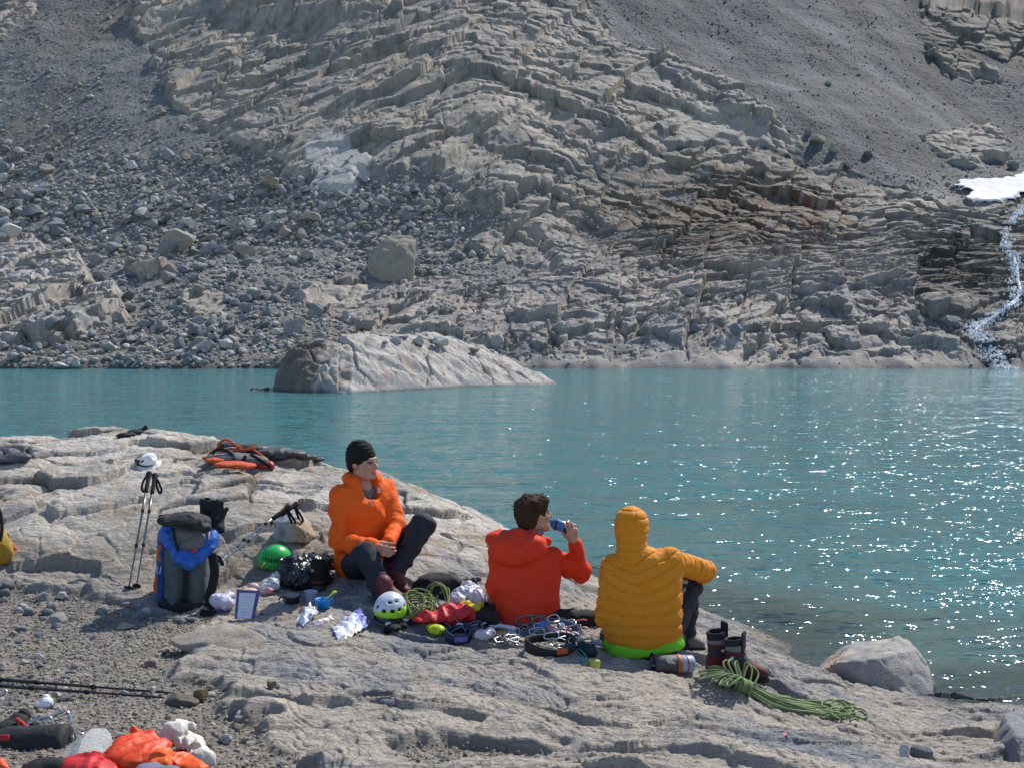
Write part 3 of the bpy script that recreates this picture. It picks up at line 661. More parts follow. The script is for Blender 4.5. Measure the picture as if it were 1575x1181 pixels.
# ------------------------------------------------------------------ rock island in the lake
def island():
    top = np.array([(418,602),(426,575),(438,548),(455,530),(490,519),(530,514),(580,512),(640,513),(690,519),(730,530),(770,546),(810,564),(840,578),(862,591)], float)
    front = np.array([(418,600),(470,604),(540,604),(600,601),(660,598),(720,595),(800,592),(862,590)], float)
    pxs = np.linspace(416, 862, 300); V = []; n = 150
    X = np.zeros((n, 300)); Y = X.copy(); Z = X.copy()
    for j, px in enumerate(pxs):
        fy = np.interp(px, front[:, 0], front[:, 1]); d0 = CAM[2] / -ray(px, fy)[1]; ty = np.interp(px, top[:, 0], top[:, 1])
        wdt = np.interp(px, [416, 430, 470, 560, 700, 800, 862], [.5, 2.2, 4.0, 6.0, 6.0, 4.0, .6]); dr = d0 + wdt
        hz = CAM[2] + ray(px, ty)[1] * dr; ax = ray(px, 560)[0]
        for i in range(n):
            s = i / (n - 1) * 2.1 - .05
            yv = d0 - .25 + s * wdt; hh = math.sin(min(max(s, -.05), 1) * math.pi / 2) ** (.62 if px < 520 else .85) if s > 0 else s * 2
            hv = hz * hh if s <= 1 else hz * (1 - (s - 1) ** 2 * .9)
            X[i, j] = ax * yv; Y[i, j] = yv; Z[i, j] = hv - (.3 if s <= 0 else 0) - .05
    wv = .5 * noise2(X * .5, Y * .5, 300)
    qq = Z * 1.2 + .32 * X + wv
    D = .28 * terr(qq, .9, .2) + .22 * terr(qq + wv, .33, .2) + .17 * fbm2(X * 1.0, Y * 1.2, 5, 301); f1, f2, ci = worley2((X + .8 * Y) * .32 + wv * .4, (Y - .3 * X) * .4, 303)
    g1_, g2_, gc_ = worley2((X + .9 * Y) * .75 + wv, (Y - .5 * X) * .9, 304); D += .24 * (sstep(0, .06, f2 - f1) - 1) + .22 * (ci - .5) + .13 * (sstep(0, .08, g2_ - g1_) - 1) + .10 * (gc_ - .5)
    Z2 = Z + D * sstep(-.05, .5, Z) * .8
    a = fbm2(X * .6, Y * .8, 4, 310); b = fbm2(X * 2, Y * 2.6, 3, 311)
    C = mixc((.44, .40, .35), (.34, .32, .30), sstep(-.2, .5, a + .4 * b)); C = mixc(C, (.53, .495, .445), sstep(.1, .7, b - a) * .6)
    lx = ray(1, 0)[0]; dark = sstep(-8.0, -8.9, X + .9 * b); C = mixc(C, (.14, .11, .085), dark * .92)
    C = mixc(C, (.30, .22, .16), sstep(.35, .7, fbm2(X * 1.1, Y * 1.1, 3, 313)) * .6); C = mixc(C, C * .5, sstep(.16, .02, Z2))
    solid('rock_island', np.stack([X, Y, Z2], -1).reshape(-1, 3), grid_faces(n, 300)[:, ::-1], m_rock('island_rock', .30, .5), 'long pale rock hump rising from the lake with boulders on top', 'rock', cols=C.reshape(-1, 3))
    return X, Y, Z2
IX, IY, IZ = island()
# ------------------------------------------------------------------ boulders and scree of the far slope
M_stone = m_rock('boulder_rock', .35, .5)
M_scree = m_rock('scree_rock', .5, .3, fine=30)
STONE_COL = [((.20, .215, .235), 'blue-grey'), ((.27, .27, .265), 'grey'), ((.42, .41, .385), 'pale'), ((.30, .27, .225), 'tan'), ((.14, .145, .15), 'dark grey')]
def scatter(P, S, seed, sub, C, flat=(.85, 1.1)):
    """many small stones in one mesh (only for what nobody could count)"""
    r = np.random.default_rng(seed); shapes = [stone_unit(seed * 50 + k, sub, 6 if sub > 1 else 4, .04 if sub > 1 else 0, .5, .9) for k in range(14)]
    Vs = []; Fs = []; Cs = []; n = 0
    which = r.integers(0, len(shapes), len(P))
    for k, (V, F) in enumerate(shapes):
        I = np.nonzero(which == k)[0]
        if not len(I): continue
        R = np.array([rot_rand(r) for _ in I]); sc = r.uniform(.7, 1.25, (len(I), 1, 3)); sc[..., 2] *= r.uniform(*flat, (len(I), 1)) * .8
        W_ = np.einsum('nij,vj->nvi', R, V) * sc * S[I][:, None, None] + P[I][:, None, :]
        Vs.append(W_.reshape(-1, 3)); Fs.append((F[None] + (np.arange(len(I)) * len(V))[:, None, None]).reshape(-1, 3) + n); n += len(I) * len(V)
        Cs.append(np.repeat(C[I], len(V), 0))
    return np.concatenate(Vs), np.concatenate(Fs), np.concatenate(Cs)
def stone_cols(n, r, w=(.40, .30, .12, .12, .06)):
    base = np.array([c for c, _ in STONE_COL]); k = r.choice(5, n, p=w); return base[k] * r.uniform(.75, 1.2, (n, 1)), k
def scree_size(px, py, r):
    ap = sstep(150, 330, py) * sstep(820, 640, px)
    rg = ((px > 880) & (py < 270)) * 1.0; return (1.25 + 1.5 * ap) * (1 - .42 * rg) * np.exp(r.normal(size=len(px)) * .48)
r = np.random.default_rng(5)
px = r.uniform(-60, 1640, 60000); py = r.uniform(-40, 566, 60000)
jj = np.searchsorted(ht, ray(px, 300)[0]).clip(0, len(ht) - 1)
vis = np.maximum.accumulate(np.where(hy[:, None] > 86.5, -HPYf, -1e9), 0)            # highest line seen so far, per column
ii = np.array([np.searchsorted(vis[:, j], -y) for j, y in zip(jj, py)]).clip(0, len(hy) - 2)
rk = rock[ii, jj]; keep = (r.uniform(size=len(px)) > np.where(rk > .4, .90, 0.0) + .25 * (py < 220)) & (HZ[ii, jj] > .1) & (sn[ii, jj] < .3)
clump = fbm2(px * .012, py * .02, 3, 400); keep &= r.uniform(size=len(px)) < .55 + .6 * clump + .3 * sstep(150, 330, py)
px, py, ii, jj, rk = px[keep], py[keep], ii[keep], jj[keep], rk[keep]
sz = scree_size(px, py, r); P = np.stack([HX[ii, jj], HYD[ii, jj], HZ[ii, jj]], -1); S = sz * P[:, 1] / FPX
P[:, 2] += S * (.25 - .12 * ((px > 880) & (py < 270))); C, ck = stone_cols(len(P), r); C = C * (1 - .30 * ((px > 880) & (py < 270)))[:, None]  # upper right stones darkened too, matching the shade painted on that scree
order = np.argsort(-sz * (1 - .4 * (rk > .4))); big = order[:215]; small = order[215:]
V, F, Cc = scatter(P[small], S[small], 11, 2, C[small] * np.array([1.22, 1.17, 1.10]))
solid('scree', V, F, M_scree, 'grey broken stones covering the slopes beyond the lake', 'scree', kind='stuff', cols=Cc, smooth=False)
def zone(px, py):
    if py > 520: return 'on the shore of the far bank' if px < 900 else 'among the rock ledges just above the far waterline'
    if px < 220: return 'on the left scree above the pale outcrop' if py < 390 else 'beside the pale outcrop at the far left shore'
    if px < 560: return 'in the boulder field left of the big square boulder' if py < 410 else 'on the gravel bank below the boulder field'
    if px < 860: return 'near the big square boulder' if py > 330 else 'on the scree apron under the main cliff'
    if py < 300: return 'on the grey scree to the right of the cliff'
    return 'on the brown ledges right of the big square boulder'
def far_boulder(p, w, h, d, ci, seed, col, label, group='boulders on the far slope', sub=4, sink=.25):
    V, F = stone_unit(seed, sub, 13, .05, .38, .8); q = np.random.default_rng(seed + 1); a = q.uniform(0, 6.28)
    Rm = np.array([[math.cos(a), -math.sin(a), 0], [math.sin(a), math.cos(a), 0], [0, 0, 1]]); V = V @ Rm.T
    V = V / np.abs(V).max(0) * np.array([w, d, h]) * .5; V[:, 2] += h * (.5 - sink)
    return solid('boulder', V + p, F, M_stone, label, 'boulder', group, cols=np.repeat(np.asarray(col)[None], len(V), 0) * (1 + .12 * fbm3(V * (3 / max(w, .1)), 3, seed))[:, None], smooth=False)
KNOWN = [(22,355,34,22,2),(275,374,54,32,3),(148,402,22,19,1),(360,345,24,18,3),(384,347,18,17,2),(412,336,22,17,2),(429,331,25,13,1),(423,351,20,16,1),(439,359,19,16,3),(461,363,18,18,3),(475,337,38,17,3),(340,385,25,17,1),
 (380,388,29,18,3),(362,379,23,13,3),(355,401,19,14,2),(444,401,14,12,2),(303,445,21,13,1),(377,475,23,15,0),(370,489,18,12,0),(79,500,28,19,0),(81,521,27,19,3),(310,535,34,19,1),(353,526,32,14,1),(448,506,31,23,1),(485,479,24,19,0),
 (214,558,17,10,1),(90,564,27,9,2),(111,561,15,11,2),(303,557,13,10,2),(195,457,19,14,4),(7,273,18,16,2),(70,261,28,13,3),(30,266,24,10,0),(205,256,17,13,2),(64,291,24,12,2),(286,243,19,11,3),(315,238,24,13,3),(332,306,26,13,1),(352,309,20,14,0),
 (306,324,18,15,3),(250,173,15,11,3),(560,502,34,18,3),(1069,505,23,15,0),(1131,511,23,14,0),(1063,453,17,11,1),(1371,545,19,13,0),(1466,498,32,15,0),(1282,230,17,15,3),(1257,218,27,13,3),(1243,204,13,10,1),(1334,238,17,11,4),(1556,257,22,15,0),
 (625,335,18,13,0),(538,350,16,11,2),(520,300,20,13,1),(560,320,14,10,2),(500,320,22,13,1),(690,375,17,10,0),(728,392,14,10,2),(772,390,16,12,2),(400,300,20,12,1),(430,300,16,10,0),(235,345,18,11,1),(180,370,14,9,2)]
for k, (x, y, w, h, ci) in enumerate(KNOWN):
    p = HP(x, y + h * .35); s = p[1] / FPX; c, nm = STONE_COL[ci]
    far_boulder(p, w * s, h * s * 1.25, w * s * .8, ci, 900 + k, np.array(c) * (1.15 if ci == 2 else 1.0), f'{nm} {"broad flat" if w > 1.75 * h else "rounded"} boulder {zone(x, y)}', sink=.2)
for k, i in enumerate(big):
    w = S[i] * 2 * r.uniform(.9, 1.3); far_boulder(P[i], w, w * r.uniform(.6, .95), w * r.uniform(.7, 1.1), ck[i], 2000 + k, C[i], f'small {STONE_COL[ck[i]][1]} boulder {zone(px[i], py[i])}', sub=2)
# the one big square block
p = HP(602, 428); s = p[1] / FPX
def hull(points, cuts=3, rough=.02, seed=0, rounding=2, freq=3.0):
    """a block through given corner points: convex hull, subdivided, edges worn, surface roughened"""
    bm = bmesh.new()
    for q in points: bm.verts.new(tuple(q))
    g = bmesh.ops.convex_hull(bm, input=bm.verts)
    bmesh.ops.delete(bm, geom=list({v for v in bm.verts if not v.link_faces}), context='VERTS')
    bmesh.ops.triangulate(bm, faces=bm.faces)
    size = max((a.co - b.co).length for a in bm.verts for b in bm.verts)
    for _ in range(cuts + 2):
        es = [e for e in bm.edges if e.calc_length() > size / (2 ** (cuts + 1))]
        if not es: break
        bmesh.ops.subdivide_edges(bm, edges=es, cuts=1); bmesh.ops.triangulate(bm, faces=bm.faces)
    for _ in range(rounding): bmesh.ops.smooth_vert(bm, verts=bm.verts, factor=.5, use_axis_x=True, use_axis_y=True, use_axis_z=True)
    bm.normal_update(); V = np.array([v.co[:] for v in bm.verts]); N = np.array([v.normal[:] for v in bm.verts]); F = np.array([[v.index for v in f.verts] for f in bm.faces]); bm.free()
    f = fbm3((V - V.mean(0)) * freq / size + seed, 5, seed); g2 = np.abs(noise3((V - V.mean(0)) * freq * 1.7 / size + 9, seed + 5))
    return V + N * ((f - .8 * (1 - g2) ** 6) * rough * size)[:, None], F
def wpx(pts, base, s):   # corner points given as (right, up, back) in survey pixels
    return [base + np.array([a * s, c * s, b * s]) for a, b, c in pts]
V, F = hull(wpx([(-38, -6, 0), (-40, 28, 8), (-12, 66, 25), (22, 70, 28), (36, 62, 18), (37, 30, 0), (34, -8, -8), (-12, -8, -16), (-18, 40, -2), (20, 44, -10), (0, 0, 45), (30, 30, 40), (-30, 20, 40)], p, s), 4, .02, 5, 2)
solid('boulder', V, F, M_stone, 'biggest boulder of the far slope, a tan square block with a notched face', 'boulder', cols=np.repeat(np.array([[.30, .265, .215]]), len(V), 0))

# boulders on the island
def isl(px, py):
    a, b = ray(px, py); d = np.hypot(*(project(IX, IY, IZ) - np.array([px, py])[:, None, None]).reshape(2, -1)).reshape(IX.shape) + (IY - 48) * .35
    i = np.unravel_index(np.argmin(d), IX.shape); return np.array([IX[i], IY[i], IZ[i]])
for k, (x, y, w, h, c, l) in enumerate([(681,531,31,19,(.40,.385,.35),'largest pale boulder on the island crest'),(647,531,25,16,(.37,.345,.31),'second largest boulder on the island, left of the palest one'),(610,528,20,13,(.36,.345,.32),'round grey boulder on the island crest beside a dark flat one'),
    (622,523,17,11,(.17,.175,.19),'dark flat stone on the island crest between lighter boulders'),(731,541,19,11,(.22,.21,.2),'brownish stone on the sloping right part of the island'),(756,544,12,10,(.26,.25,.24),'small grey stone farthest right on the island'),(492,526,19,9,(.22,.225,.235),'flat grey stone at the left end of the island crest'),
    (593,528,11,7,(.24,.24,.25),'tiny grey stone left of the round island boulder')]):
    p = isl(x, y); s = p[1] / FPX; far_boulder(p + np.array([0, -.25, -.05]), w * s, h * s, w * s * .8, 1, 500 + k, np.array(c) * 1.35, l, 'boulders on the island', sink=.12)
for k, (x, y, w) in enumerate([(397, 594, 14), (409, 596, 12), (388, 595, 8)]):
    p = PT(x, y, 52.0); p[2] = 0; s = 52 / FPX; far_boulder(p, w * s, .16, w * s, 4, 540 + k, (.09, .085, .08), 'low dark wet rock in the water off the left tip of the island', 'wet rocks off the island')

# ------------------------------------------------------------------ near stones and gravel
M_near = m_rock('near_stone', 1.6, .5)
def cst(V, c, seed, f=6, amp=.16): return np.asarray(c)[None] * (1 + amp * fbm3(V * f, 3, seed))[:, None]
bl = [PT(*q) for q in [(1249,1037,7.7),(1340,1052,7.3),(1396,1074,7.2),(1438,1068,7.3),(1290,1017,7.5),(1352,1012,7.36),(1376,1003,7.42),(1381,977,7.75),(1312,986,8.0),(1266,1014,8.15),(1411,999,7.55),(1428,1020,7.5),(1443,1053,7.5),(1400,985,8.0)]]
bl += [b + np.array([.02, .1, -.35]) for b in bl[:4]] + [b + np.array([0, .1, -.4]) for b in bl[8:10]]
V, F = hull(bl, 5, .012, 21, 2, 5); n = vnormals(V, F)
C = mixc((.40, .365, .315), (.30, .29, .285), sstep(-.3, .4, fbm3(V * 5, 4, 3))); C = mixc(C, (.36, .23, .14), sstep(.3, .6, fbm3(V * 4 + 5, 3, 8)) * .7); C = mixc(C, (.08, .075, .07), sstep(.10, .02, V[:, 2]))
solid('boulder', V, F, M_near, 'large wedge-shaped pale boulder standing in the water by the shore', 'boulder', cols=C)
br = [PT(*q) for q in [(1543,1095,5.75),(1600,1076,6.1),(1680,1092,6.0),(1562,1131,5.4),(1640,1140,5.35),(1518,1155,5.6),(1570,1176,5.25),(1660,1190,5.2),(1690,1150,5.8),(1560,1110,6.3)]]; br += [b - np.array([0, 0, .15]) for b in br[5:8]]
V, F = hull(br, 5, .01, 33, 1, 5); solid('boulder', V, F, M_near, 'dark angular boulder cut by the right edge at the bottom corner', 'boulder', cols=cst(V, (.20, .205, .215), 4))
def near_stone(px, py, wpx_, hpx_, col, seed, label, group=None, flat=.8, sink=.18, name='stone', sub=4, dz=0):
    p = G(px, py); s = p[1] / FPX; V, F = stone_unit(seed, sub, 10, .06, .5, .88); V = V / np.abs(V).max(0) * np.array([wpx_ * s, wpx_ * s * flat, hpx_ * s]) * .5; V[:, 2] += hpx_ * s * (.5 - sink) + dz
    return solid(name, V + p, F, M_near, label, 'stone', group, cols=cst(V, col, seed, 12))
near_stone(340, 990, 150, 50, (.33, .285, .235), 71, 'broad brownish rounded stone half buried in gravel beside the slab', flat=.75, sink=.3)
near_stone(135, 1152, 95, 34, (.36, .37, .36), 72, 'pale flat stone in the gravel behind the black sack', flat=1.3, sink=.45)
near_stone(1392, 1163, 19, 24, (.55, .54, .52), 73, 'small white pebble on the slab near the bottom right boulder')
near_stone(1416, 1165, 36, 26, (.16, .17, .19), 74, 'dark angular stone beside the white pebble on the slab')
near_stone(345, 1142, 26, 18, (.24, .25, .27), 75, 'blue-grey stone lying alone on the gravel near the white cloth')
near_stone(98, 1079, 18, 14, (.15, .15, .16), 76, 'dark round stone beside the white tissue ball')
near_stone(417, 1060, 16, 22, (.17, .14, .12), 77, 'small brown pointed stone standing at the edge of the slab')
near_stone(600, 1084, 30, 14, (.17, .175, .19), 78, 'dark blue-grey stone lodged in a crack of the front slab')
near_stone(195, 967, 30, 13, (.36, .30, .24), 79, 'flat tan stone on the gravel in front of the backpack')
rs = np.random.default_rng(61)
for k in range(44):
    for _ in range(40):
        x = rs.uniform(0, 420); y = rs.uniform(892, 1150) if k > 16 else rs.uniform(886, 960)
        p = G(x, y)
        if gravel_mask(p[:1], p[1:2])[0] > .6: break
    cc, ki = stone_cols(1, rs); w = rs.uniform(12, 24) * (1.15 if y < 960 else .9)
    near_stone(x, y, w, w * rs.uniform(.5, .85), cc[0] * .9, 600 + k, f'{STONE_COL[ki[0]][1]} fist-sized stone in the gravel ' + ('at the foot of the jointed outcrop' if y < 955 else 'between the backpack and the lying poles' if y < 1060 else 'in front of the lying poles'), 'loose stones in the gravel', sub=3)
def gravel_pts(n, seed):
    q = np.random.default_rng(seed); X = q.uniform(-3.6, .8, n); Y = q.uniform(3.2, 7.6, n); m = gravel_mask(X, Y) > q.uniform(.25, .75, n); return X[m], Y[m], q
X, Y, q = gravel_pts(60000, 3); Z = ground_full(X, Y); S = .0058 * np.exp(q.normal(size=len(X)) * .48); S = np.minimum(S, .026); P = np.stack([X, Y, Z + S * .15], -1); C, _ = stone_cols(len(X), q, (.25, .30, .2, .2, .05))
C = C * np.array([.95, .87, .76])
V1 = scatter(P, S, 17, 1, C); solid('gravel', V1[0], V1[1], M_near, 'grey and brown gravel filling the hollow at the left', 'gravel', kind='stuff', cols=V1[2], smooth=False)
# ------------------------------------------------------------------ people
SKIN, LIP, EYE, BROW = (.43, .225, .155), (.33, .13, .105), (.05, .035, .03), (.10, .065, .045)
t = NT('skin'); v = t.coord(); M_skin = t.done(t.mix(t.attr(), t.ramp(t.noise(v, 60, 3), [(.3, .88), (.7, 1.06)])), .5, t.bump(t.noise(v, 180, 2), .12, .002)); t.b.inputs['Subsurface Weight'].default_value = .08; t.b.inputs['Subsurface Radius'].default_value = (.02, .008, .004)
def frame(fwd, up):
    f = unit(fwd); u = unit(np.asarray(up, float) - f * (np.asarray(up) @ f)); return f, np.cross(f, u), u          # forward, right, up
def add_head(s, c, fwd, up, k=1.0):
    """skull, jaw, nose, brow, lips, eyes, ears; returns a local-to-world function"""
    f, r, u = frame(fwd, up)
    L = lambda a, b, h: np.asarray(c) + k * (r * a + f * b + u * h)
    ax = (r, f, u); R = lambda *q: np.array(q) * k
    s.ell(L(0, -.012, .03), R(.076, .096, .092), ax, .03, 'skin'); s.ell(L(0, .03, -.035), R(.062, .066, .075), ax, .03, 'skin')
    s.cap(L(-.022, .062, -.088), L(.022, .062, -.088), .022 * k, None, .025, 'skin'); s.cap(L(-.05, .0, -.06), L(-.03, .06, -.085), .022 * k, .02 * k, .025, 'skin'); s.cap(L(.05, 0, -.06), L(.03, .06, -.085), .022 * k, .02 * k, .025, 'skin')
    s.cap(L(-.03, .082, .026), L(.03, .082, .026), .013 * k, None, .012, 'skin'); s.cap(L(0, .09, .015), L(0, .113, -.026), .009 * k, .014 * k, .010, 'skin'); s.cap(L(-.012, .1, -.03), L(.012, .1, -.03), .008 * k, None, .008, 'skin')
    for a in (-1, 1):
        s.ell(L(.036 * a, .07, -.02), R(.024, .02, .02), ax, .02, 'skin'); s.ell(L(.031 * a, .083, .006), R(.012, .009, .007), ax, .004, 'eye')
        s.cap(L(.018 * a, .0945, .027), L(.044 * a, .086, .026), .004 * k, .003 * k, .003, 'brow'); s.ell(L(.078 * a, -.008, -.005), R(.010, .022, .032), ax, .008, 'skin')
    s.cap(L(-.018, .092, -.058), L(.018, .092, -.058), .006 * k, None, .005, 'lip'); s.cap(L(-.015, .092, -.067), L(.015, .092, -.067), .006 * k, None, .005, 'lip')
    return L
def add_hand(s, wrist, palm_dir, palm_n, curl, k=1.0, side=1, spread=.12, thumb=(.5, .6)):
    """palm and five fingers; palm_n points out of the palm; curl = bend (radians) per joint for each finger"""
    d = unit(palm_dir); n = unit(np.asarray(palm_n) - d * (np.asarray(palm_n) @ d)); a = np.cross(n, d) * side       # a: towards the thumb
    w = np.asarray(wrist, float)
    s.cap(w - d * .03, w + d * .012, .025 * k, .027 * k, .012, 'skin')
    for q, ln in ((-.026, .075), (-.009, .08), (.009, .082), (.026, .078)): s.cap(w + d * .012 * k + a * q * .7 * k, w + (d * ln + a * q) * k, .014 * k, .0125 * k, .010, 'skin')
    for i, (q, ln, seg) in enumerate(((.028, .08, (.040, .026, .020)), (.0095, .084, (.045, .029, .021)), (-.0095, .081, (.041, .027, .020)), (-.027, .074, (.033, .021, .018)))):
        p = w + (d * ln + a * q) * k; ang = 0; dd = unit(d + a * spread * q / .03)
        c = curl[i] if np.ndim(curl) else curl; c = c if np.ndim(c) else (c, c, c * .7); r0 = .0098 * k
        for j in range(3):
            ang += c[j]; v = dd * math.cos(ang) + n * math.sin(ang); e = p + v * seg[j] * k
            s.cap(p, e, r0, r0 * .92, .004, 'skin'); p = e; r0 *= .92
    p = w + (d * .022 + a * .022 + n * .008) * k; v = unit(d * .7 + a * .62 + n * thumb[0])
    e = p + v * .042 * k; s.cap(p, e, .014 * k, .0115 * k, .010, 'skin'); v = unit(v * .8 + d * .5 + n * thumb[1] - a * .25); g = e + v * .032 * k; s.cap(e, g, .0112 * k, .010 * k, .004, 'skin'); v = unit(v + n * .3); s.cap(g, g + v * .024 * k, .0100 * k, .0088 * k, .004, 'skin')
def body_part(s, root, res=.0055, col=None):
    V, F = s.mesh(res, smooth=1); T = s.tags(V); cm = {'skin': SKIN, 'lip': LIP, 'eye': EYE, 'brow': BROW, 'under': (.10, .10, .11)}
    cm.update(col or {}); C = np.array([cm[s.pr[i]['tag']] for i in T]); return part('body', V, F, M_skin, root, C)
def garment(name, s, mat, root, res=.007, wrinkle=.006, wf=9, seed=1, fold=None, colour=None, smooth=1, keep=None):
    """mesh the union, then lay folds along it; fold(V, prim index, normal) adds a displacement"""
    V, F = s.mesh(res, smooth=smooth); N = vnormals(V, F); T = s.tags(V)
    d = wrinkle * fbm3(V * wf * np.array([1, 1, 1.5]), 3, seed) + wrinkle * .8 * (1 - 2 * np.abs(fbm3(V * wf * .8 + 40, 2, seed + 3)))
    if fold is not None: d = d + fold(V, T, N)
    V = V + N * d[:, None]
    return part(name, V, F, mat, root, None if colour is None else colour(V, T, N))
def limb_q(s, V, T, names):
    """distance along the limb a vertex belongs to"""
    q = np.zeros(len(V)); on = np.zeros(len(V), bool)
    for i, p in enumerate(s.pr):
        if p.get('tag') in names:
            m = T == i; ba = p['b'] - p['a']; L = np.linalg.norm(ba); q[m] = ((V[m] - p['a']) @ ba) / L; on |= m
    return q, on
def elbow_folds(joints, amp=.008, rad=.12, freq=55):
    def f(V, T, N):
        d = np.zeros(len(V))
        for (j, ax) in joints:
            w = np.exp(-(np.linalg.norm(V - j, axis=1) / rad) ** 2); d += amp * w * np.sin(((V - j) @ unit(ax)) * freq + 3 * noise3(V * 7, 4))
        return d
    return f
def boot_parts(root, ankle, toe, up=(0, 0, 1), name='boot', upc=None, mat=None, sole=None, h=.12, k=1.0, laces=None):
    """boot with sole and laces: shaft at the ankle, foot towards the toe"""
    ankle = np.asarray(ankle, float); toe = np.asarray(toe, float); u = unit(up); f = unit(toe - ankle - u * ((toe - ankle) @ u)); r = np.cross(f, u)
    L = lambda a, b, c: ankle + (f * b + r * a + u * c) * k
    s = Sdf(); s.cap(L(0, 0, .0), L(0, -.005, h), .052 * k, .055 * k, .03, 'shaft'); s.cap(L(0, -.03, -.055), L(0, .06, -.055), .040 * k, .044 * k, .03, 'foot'); s.cap(L(0, .06, -.055), L(0, .15, -.066), .044 * k, .034 * k, .03, 'foot'); s.cap(L(0, .02, .0), L(0, .1, -.045), .045 * k, .035 * k, .03, 'foot'); s.plane(L(0, 0, -.095), -u, .008)
    V, F = s.mesh(.006); b = part(name, V, F, mat, root)
    q = Sdf(); q.cap(L(0, -.035, -.098), L(0, .07, -.098), .042 * k, .047 * k, .02); q.cap(L(0, .07, -.098), L(0, .155, -.094), .047 * k, .036 * k, .02); q.plane(L(0, 0, -.085), u, .004); q.plane(L(0, 0, -.112), -u, .004); V, F = q.mesh(.006); part('sole', V, F, sole, b)
    pts = []
    for i in range(7):
        z = .06 - .02 * i; y = .052 + (.012 * i if i > 2 else 0); pts.append(L(.022 * (1 if i % 2 else -1), y + .002, z))
    V, F = tube(catmull(pts, 4), .0032 * k, 6); part('laces', V, F, laces or sole, b)
    return b
M_orange = m_fabric('orange_shell', (.76, .105, .008), .72, .05, 22, .5, 7, spec=.2)
M_red = m_fabric('red_orange_shell', (.62, .042, .014), .72, .05, 20, .5, 6, spec=.2)
M_yellow = m_fabric('amber_down_fabric', (.60, .215, .010), .68, .05, 24, .4, 22, spec=.22)
M_navy = m_fabric('dark_navy_trousers', (.018, .021, .032), .8, .3, 18, .3, 12)
M_black = m_fabric('black_fabric', (.014, .014, .016), .8, .3, 18, .3, 12)
M_wool = m_fabric('black_knit', (.009, .009, .010), .95, .3, 60, .4, 40)
M_lime = m_fabric('lime_green_shirt', (.16, .52, .015), .75, .15, 20, .3, 12)
M_boot = m_fabric('dark_red_leather', (.10, .018, .018), .6, .5, 26, .3, 20)
M_sole = m_plain('black_rubber', (.016, .016, .017), .8); M_lace = m_plain('red_lace', (.22, .03, .025), .8)
M_grey_lin = m_fabric('grey_lining', (.16, .14, .17), .8)
M_white = m_plain('white_print', (.75, .74, .74), .6)

